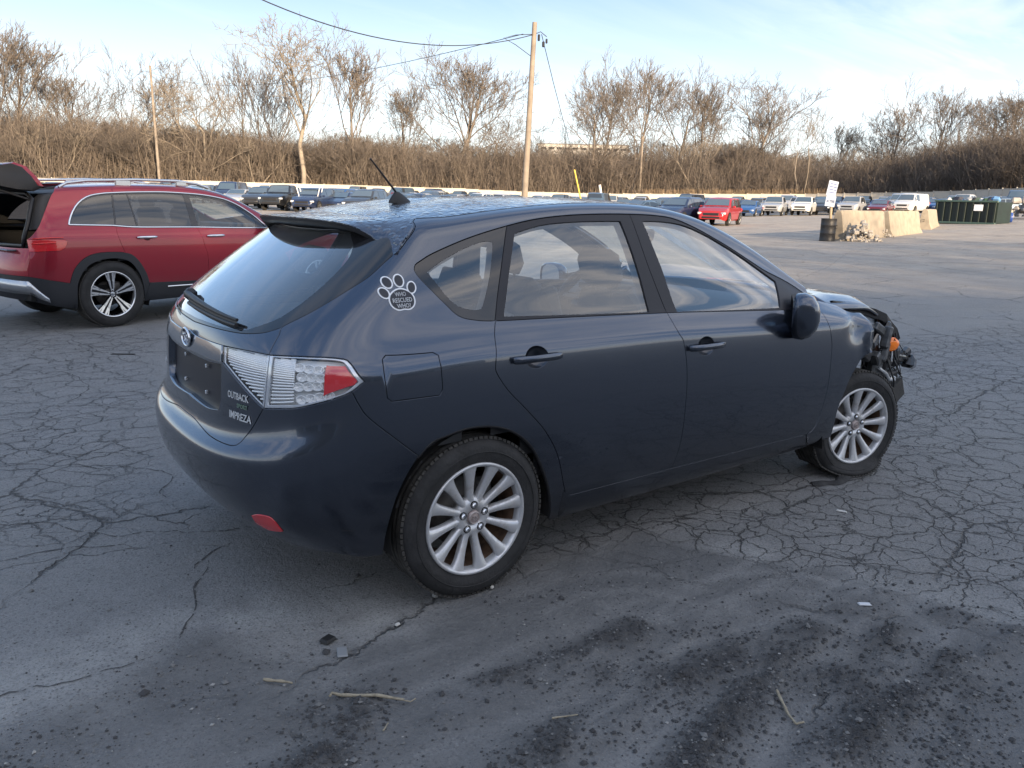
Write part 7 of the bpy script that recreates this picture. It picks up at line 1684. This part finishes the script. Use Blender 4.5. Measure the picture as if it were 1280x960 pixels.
    for x in K_['wb']:
        for sg in (-1, 1):
            r = K_['r']; M_ = Matrix.Translation((x, sg * (W_ / 2 - .09), r)) @ (Matrix.Rotation(math.pi, 4, 'Z') if sg > 0 else Matrix()); t = MB(); t.lathe([(r * .62, -.105), (r * .86, -.115), (r, -.08), (r, .10), (r * .6, .10)], 20, M_); h = MB()
            h.lathe([(0, -.085), (r * .18, -.09), (r * .20, -.07), (r * .56, -.075), (r * .63, -.105)], 20, M_)
            if detail:
                for k in range(5):
                    a = 6.283 * k / 5; c = M_ @ Vector((r * .40 * math.cos(a), -.088, r * .40 * math.sin(a))); h.box(c, (r * .42, .02, r * .13), (M_.to_3x3() @ Matrix.Rotation(-a, 3, 'Y')))
            wheels.append((t, h))
    return body, parts, wheels, gl, ws, rw_
PROTO = {}
def car_proto(kind, colour, detail):
    key = (kind, colour, detail)
    if key in PROTO: return PROTO[key]
    body, parts, wheels, gl, ws, rw_ = car_mesh(kind, detail); L_ = KIND[kind]['L']; cm = cpaint(colour, CP[colour])
    def mk(nm, mb, mats):
        mb.V = [(v[0] - L_ / 2, v[1], v[2]) for v in mb.V]; me = bpy.data.meshes.new(nm); me.from_pydata(mb.V, [], mb.F); me.polygons.foreach_set('material_index', mb.M); me.polygons.foreach_set('use_smooth', mb.S)
        for x in mats: me.materials.append(x)
        b_ = bmesh.new(); b_.from_mesh(me); bmesh.ops.recalc_face_normals(b_, faces=b_.faces)
        for e in b_.edges:
            if len(e.link_faces) == 2 and e.calc_face_angle(0) > R_(34): e.smooth = False
        b_.to_mesh(me); b_.free(); return me
    if detail:
        out = [('body', mk('body', body, [cm, mVOID]), None)] + [(n, mk(n, m_, [x or cm]), None) for n, m_, x in parts]
        for t, h in wheels: out.append(('wheel', mk('wheel', h, [mHUB2]), [('tyre', mk('tyre', t, [mTYRE2]))]))
    else:
        al = MB(); 
        for mb, mi in ((body, None), (gl, 2)):
            al.add(mb.V, mb.F, 0); al.M[-len(mb.F):] = [m_ if mi is None else mi for m_ in mb.M]; al.S[-len(mb.F):] = mb.S
        for mb, mi in ((ws, 3), (rw_, 2)): al.add(mb.V, mb.F, mi, True)
        for n, m_, x in parts:
            if n in ('headlamp', 'grille'): al.add(m_.V, m_.F, 5 if n == 'headlamp' else 1)
        for t, h in wheels: al.add(t.V, t.F, 1, True); al.add(h.V, h.F, 4, True)
        out = [('whole', mk('parked_car', al, [cm, mVOID, mGLS2, mGLS3, mHUB2, mHEAD]), None)]
    PROTO[key] = out; return out
NAME = {'sedan': 'sedan', 'suv': 'crossover', 'pickup': 'pickup_truck', 'van': 'van'}
def park(kind, colour, px, d, heading, label, group, detail=False, cat='car'):
    """heading: degrees from the direction that points at the camera"""
    p = gpos(px, d); rz = math.atan2(CAM_LOC.y - p.y, CAM_LOC.x - p.x) - R_(heading); pr = car_proto(kind, colour, detail)
    if not detail:
        o = bpy.data.objects.new(NAME[kind], pr[0][1]); COL.objects.link(o); o.location = p; o.rotation_euler = (0, 0, rz)
    else:
        o = empty(NAME[kind], tuple(p), rz)
        for n, me, sub in pr:
            c = bpy.data.objects.new(n, me); COL.objects.link(c); c.parent = o
            for sn, sm in (sub or []): q = bpy.data.objects.new(sn, sm); COL.objects.link(q); q.parent = c
    return tag(o, label, cat, group)
GRP = 'cars parked in the far rows of the yard'
NEARC = [('suv', 'red', 896, 52, 14, 'bright red boxy crossover standing by itself right of the grey hatchback roof'), ('suv', 'navy', 846, 52, 26, 'dark navy crossover just left of the bright red one'), ('sedan', 'slate', 796, 56, 40, 'slate blue sedan peeking over the hatchback roof, left of the navy crossover'),
         ('sedan', 'blue', 932, 78, 12, 'bright blue sedan just right of the bright red crossover'), ('pickup', 'silver', 964, 82, 8, 'silver pickup with a smashed grille right of the bright blue sedan'), ('pickup', 'white', 1001, 84, 10, 'white pickup facing the camera, left of the board sign'), ('suv', 'black', 1024, 86, 5, 'black crossover partly behind the board sign'),
         ('pickup', 'silver', 1062, 84, 14, 'silver pickup with a dark damaged front just right of the board sign'), ('sedan', 'maroon', 1096, 84, 12, 'maroon sedan between the silver pickup and the white van'), ('van', 'white', 1134, 88, 20, 'white van standing above the second concrete barrier'), ('sedan', 'blue', 1160, 92, 15, 'small blue car just right of the white van'),
         ('sedan', 'grey', 1178, 96, 10, 'grey car behind the left half of the green dumpster'), ('pickup', 'white', 1200, 92, 20, 'white truck front seen above the green dumpster'), ('sedan', 'slate', 1244, 78, 60, 'slate car above the right end of the dumpster'), ('suv', 'black', 1264, 96, 70, 'black car high in the row at the right edge'),
         ('suv', 'charcoal', 322, 66, 22, 'dark charcoal crossover nearest the red car hood'), ('pickup', 'black', 350, 62, 22, 'black boxy truck in the front left row'), ('suv', 'navy', 388, 60, 24, 'dark crossover with white tape stripes over its windows'), ('sedan', 'navy', 424, 62, 26, 'low navy sedan right of the taped crossover'),
         ('suv', 'charcoal', 453, 58, 24, 'dark wagon left of the hatchback antenna'), ('sedan', 'slate', 496, 56, 34, 'slate car behind the foot of the hatchback antenna'), ('sedan', 'silver', 294, 70, 22, 'silver sedan just over the red car mirror'), ('sedan', 'black', 542, 56, 40, 'black sedan just right of the hatchback antenna')]
for k, c, px, d, h, lab in NEARC: park(k, c, px, d, h, lab, GRP, True, {'sedan': 'car', 'suv': 'car', 'pickup': 'truck', 'van': 'van'}[k])
rc = random.Random(77); ncar = 0; CNT = {}; ORD = ['first', 'second', 'third', 'fourth', 'fifth', 'sixth', 'seventh', 'eighth', 'ninth', 'tenth', 'eleventh', 'twelfth']
for row, (d0, step) in enumerate(((76, 3.2), (86, 3.0), (95, 2.9), (104, 2.9), (113, 2.9), (122, 2.9), (131, 2.9))):
    px = -40 + rc.uniform(0, 20)
    while px < 1330:
        fd = float(np.interp(px, _PX, _FD)); d = d0 + (4 if px < 600 else 0) + rc.uniform(-.8, .8)
        stp = step * CAM_F / (d * math.cos(CAM_PITCH)) * rc.uniform(.85, 1.25)
        if d < fd - 6 and not (row == 0 and px > 560) and not (row <= 1 and 905 < px < 1180) and rc.random() < .96 and ncar < 276:
            kind = rc.choices(['sedan', 'suv', 'pickup', 'van'], [.52, .34, .1, .04])[0]; col = rc.choices(['black', 'charcoal', 'navy', 'blue', 'silver', 'white', 'grey', 'red', 'slate', 'maroon', 'beige'], [.15, .15, .11, .05, .16, .13, .12, .025, .08, .025, .02])[0]
            key_ = (row, kind, col); CNT[key_] = CNT.get(key_, 0) + 1
            lab_ = '%s %s %s from the left in the %s packed row short of the fence' % (ORD[min(CNT[key_], 12) - 1], col, NAME[kind].replace('_', ' '), ORD[row]); park(kind, col, px, d, rc.choice([16, 22, 28, 200]) if px < 700 else rc.choice([5, 12, 20, 190]), lab_, GRP); ncar += 1
        px += stp
# tape stripes on the dark crossover
tp_ = [o for o in COL.objects if o.get('label', '').startswith('dark crossover with white tape')][0]
b = MB(); K_ = KIND['suv']
for x in (.55, 1.05): b.box(Vector((x, 0, 1.705)), (.10, 1.46, .02)); b.box(Vector((x + .05, -.79, 1.38)), (.10, .02, .66), Matrix.Rotation(.28, 3, 'X')); b.box(Vector((x + .05, .79, 1.38)), (.10, .02, .66), Matrix.Rotation(-.28, 3, 'X'))
tape = b.build('tape_stripes', mSTICK, tp_); tape['kind'] = 'stuff'
# ================================================================== concrete barriers, drum, sign, rubble, dumpster
mCON = mat('weathered concrete', (.27, .235, .185), .85, bump=.5, bscale=12, var=.18, vscale=3)
def barrier(pxa, pxb, d0, d1, h, label):
    a = gpos(pxa, d0); c = gpos(pxb, d1); ax = (c - a); L_ = ax.xy.length; ang = math.atan2(ax.y, ax.x); root = empty('concrete_barrier', tuple(a), ang); tag(root, label, 'barrier', 'concrete barriers across the yard')
    prof = [(-.42, 0), (-.42, .10), (-.30, .34), (-.14, h * .94), (-.10, h), (.10, h), (.14, h * .94), (.30, .34), (.42, .10), (.42, 0)]; V = []; rnd = random.Random(int(pxa)); n = len(prof); xs = [0, .04] + list(np.linspace(.3, L_ - .3, 6)) + [L_ - .04, L_]
    for i, x in enumerate(xs):
        k = .93 if i in (0, len(xs) - 1) else 1; V += [(x, y * k + rnd.uniform(-.012, .012), z * (k * .5 + .5) + rnd.uniform(-.01, .01) * (z > 0)) for y, z in prof]
    F = [(i * n + j, i * n + (j + 1) % n, (i + 1) * n + (j + 1) % n, (i + 1) * n + j) for i in range(len(xs) - 1) for j in range(n)] + [tuple(range(n)), tuple((len(xs) - 1) * n + j for j in range(n))]
    soften(mesh_from('concrete_body', V, F, root, mCON), 30)
    b = MB(); b.tube([(L_ - .05, 0, h * .8), (L_ + .12, 0, h * .8), (L_ + .12, 0, h * .7), (L_ - .05, 0, h * .7)], .015, 6); b.tube([(.05, 0, h * .5), (-.12, 0, h * .5), (-.12, 0, h * .4), (.05, 0, h * .4)], .015, 6); o = b.build('pin_loop', mBLK, root); o['kind'] = 'stuff'
barrier(1044, 1097, 33.5, 37, 1.22, 'nearest concrete barrier, with a heap of white rubble at its foot'); barrier(1103, 1141, 37.5, 42, 1.16, 'middle concrete barrier between the rubble heap and the third one'); barrier(1152, 1163, 46, 52, 1.12, 'small far concrete barrier seen nearly end on beside the dumpster')
def heap(px, d, r, h, label, col, seed, n=60, cat='rubble'):
    rnd = random.Random(seed); b = MB()
    for k in range(n):
        t = rnd.random() * 6.28; q = r * rnd.random() ** .6; s = r * rnd.uniform(.10, .30) * (1.3 - q / r * .8); c = Vector((q * math.cos(t), q * math.sin(t), max(0, h * (1 - q / r)) * rnd.uniform(.35, 1)))
        b.box(c, (s, s * rnd.uniform(.6, 1), s * rnd.uniform(.5, .9)), Matrix.Rotation(rnd.random() * 3, 3, 'Z') @ Matrix.Rotation(rnd.uniform(-.6, .6), 3, 'X'), bev=s * .12, taper=rnd.uniform(.6, 1))
    o = b.build(cat + '_heap', col); o.location = gpos(px, d); tag(o, label, cat, kind='stuff'); return o
heap(1074, 33.2, .85, .95, 'heap of pale broken concrete against the nearest barrier', mat('pale rubble', (.36, .33, .29), .9, var=.2, vscale=4), 3, 90)
heap(1106, 36.5, .45, .35, 'small crumble of concrete between the first two barriers', mat('pale rubble', (.50, .46, .40), .9), 8, 30)
heap(1283, 62, 3.2, 2.2, 'low heap of grey scrap and sheeting at the right edge', mat('grey scrap', (.26, .25, .24), .8, var=.4, vscale=2), 5, 70, 'scrap')
# drum with the sign post
dr = gpos(1033, 33.0); b = MB(); b.lathe([(0, 0), (.30, 0), (.31, .03), (.30, .06), (.295, .30), (.31, .32), (.295, .34), (.295, .62), (.31, .64), (.295, .66), (.30, .88), (.31, .90), (.28, .90), (.27, .84), (0, .84)], 28, Matrix.Rotation(math.pi / 2, 4, 'X')); b.V = [(v[0], v[1], v[2]) for v in b.V]
o = fixn(b.build('steel_drum', mat('black drum', (.018, .018, .020), .5, var=.3, vscale=6))); o.location = dr; tag(o, 'black drum holding the sign post at the left end of the barriers', 'drum')
def sign():
    base = gpos(1035.5, 33.0); t1 = at(1041, 228, 33); root = empty('yard_sign', tuple(base)); tag(root, 'two white boards on a wooden post standing in the black drum', 'sign'); ang = VIEW - math.pi / 2 + R_(12)
    b = MB(); b.tube([(0, 0, .1), tuple(t1 - base + Vector((0, 0, .05)))], .055, 8); b.build('post', mat('sign post wood', (.38, .30, .20), .8), root)
    for (px, py, w_, h_, rt, txt) in ((1040.5, 235.5, .42, .58, .16, None), (1038.0, 251.5, .44, .42, .12, 'ACTIVE')):
        c = at(px, py, 32.9) - base; rot = Matrix.Rotation(ang, 3, 'Z') @ Matrix.Rotation(rt, 3, 'Y')
        b = MB(); b.box(c, (w_, .02, h_), rot, bev=.004); bo = b.build('board', mat('white sign board', (.34, .40, .50), .5), root)
        b = MB()
        if txt:
            me = text_mesh(txt, .15, .004, True); V = [c + rot @ Vector((v.co.x * .74 - .19, -.018, v.co.y - .055)) for v in me.vertices]; F = [tuple(p.vertices) for p in me.polygons]; bpy.data.meshes.remove(me); mesh_from('lettering', V, F, bo, mat('blue sign print', (.04, .07, .22), .5))
        else:
            for zz, ww in ((.17, .30), (.06, .36), (-.05, .36), (-.16, .30)): b.box(c + rot @ Vector((0, -.013, zz)), (ww, .004, .035), rot)
            q = b.build('print_lines', mat('blue sign print', (.04, .07, .22), .5), bo); q['kind'] = 'stuff'
sign()
def dumpster():
    a = gpos(1164, 56); c = gpos(1241, 53); ax = c - a; L_ = ax.xy.length; ang = math.atan2(ax.y, ax.x); root = empty('dumpster', tuple(a), ang); tag(root, 'dark green open dumpster heaped with scrap beyond the barriers', 'dumpster')
    g = mat('dark green steel', (.004, .013, .010), .55, var=.3, vscale=1.5, bump=.2, bscale=6); H = 1.40; b = MB()
    b.box(Vector((L_ / 2, 0, H / 2 + .1)), (L_, .06, H)); b.box(Vector((L_ / 2, 2.3, H / 2 + .1)), (L_, .06, H)); b.box(Vector((0, 1.15, H / 2 + .1)), (.06, 2.24, H)); b.box(Vector((L_, 1.15, H / 2 + .1)), (.06, 2.24, H)); b.box(Vector((L_ / 2, 1.15, .12)), (L_ - .1, 2.2, .05)); b.build('box', g, root)
    rb = None
    for i in range(9):
        if rb is None: b = MB(); b.box(Vector((0, -.07, H / 2 + .1)), (.12, .10, H - .1), bev=.01); rb = b.build('rib', g, root); o = rb
        else: o = rb.copy(); COL.objects.link(o); o.parent = root
        o.location.x = .1 + (L_ - .2) * i / 8
    b = MB(); b.box(Vector((L_ / 2, -.08, H + .12)), (L_ + .1, .14, .12), bev=.02); b.build('top_rail', mat('scuffed rail', (.05, .09, .075), .5), root); b = MB(); b.box(Vector((L_ / 2, -.08, .12)), (L_ + .1, .14, .14), bev=.02); b.build('bottom_rail', mat('scuffed rail', (.05, .09, .075), .5), root)
    b = MB(); b.box(Vector((L_ * .72, -.13, H * .80)), (.55, .012, .40)); b.build('placard', mSTICK, root)
    rnd = random.Random(8); k = 0
    cols = [(.5, .5, .5), (.02, .05, .02), (.03, .03, .04), (.10, .22, .40), (.03, .07, .03), (.4, .4, .38), (.02, .02, .02), (.12, .16, .10)]
    M_ = Matrix.Translation(a) @ Matrix.Rotation(ang, 4, 'Z')
    for i in range(12):
        b = MB(); s = rnd.uniform(.5, 1.0); x = .5 + (L_ - 1) * i / 11; b.box(Vector((0, 0, 0)), (s, s * .9, s * .6), Matrix.Rotation(rnd.uniform(-.5, .5), 3, 'Y') @ Matrix.Rotation(rnd.random() * 3, 3, 'Z'), bev=s * .22, taper=rnd.uniform(.6, .95)); o = b.build('scrap_bundle', mat('scrap %d' % (i % 8), cols[i % 8], .6, var=.3, vscale=5)); o.location = M_ @ Vector((x, .9, H + .12 + .1 * math.sin(i * 1.3))); tag(o, '%s bundle of scrap, %s from the left on top of the green dumpster' % (['pale grey', 'dark green', 'charcoal', 'light blue', 'deep green', 'whitish', 'black', 'olive grey'][i % 8], ['first', 'second', 'third', 'fourth', 'fifth', 'sixth', 'seventh', 'eighth', 'ninth', 'tenth', 'eleventh', 'last'][i]), 'scrap', 'scrap bundles heaped in the dumpster')
dumpster()
p = gpos(1253, 56); b = MB(); b.lathe([(0, -.45), (.30, -.43), (.34, -.36), (.34, .36), (.30, .43), (0, .45)], 20); o = fixn(b.build('plastic_drum', mat('blue plastic', (.015, .05, .22), .35, coat=.5))); o.location = p + Vector((0, 0, .34)); o.rotation_euler = (0, 0, .4); tag(o, 'blue plastic drum lying on its side right of the dumpster', 'drum')
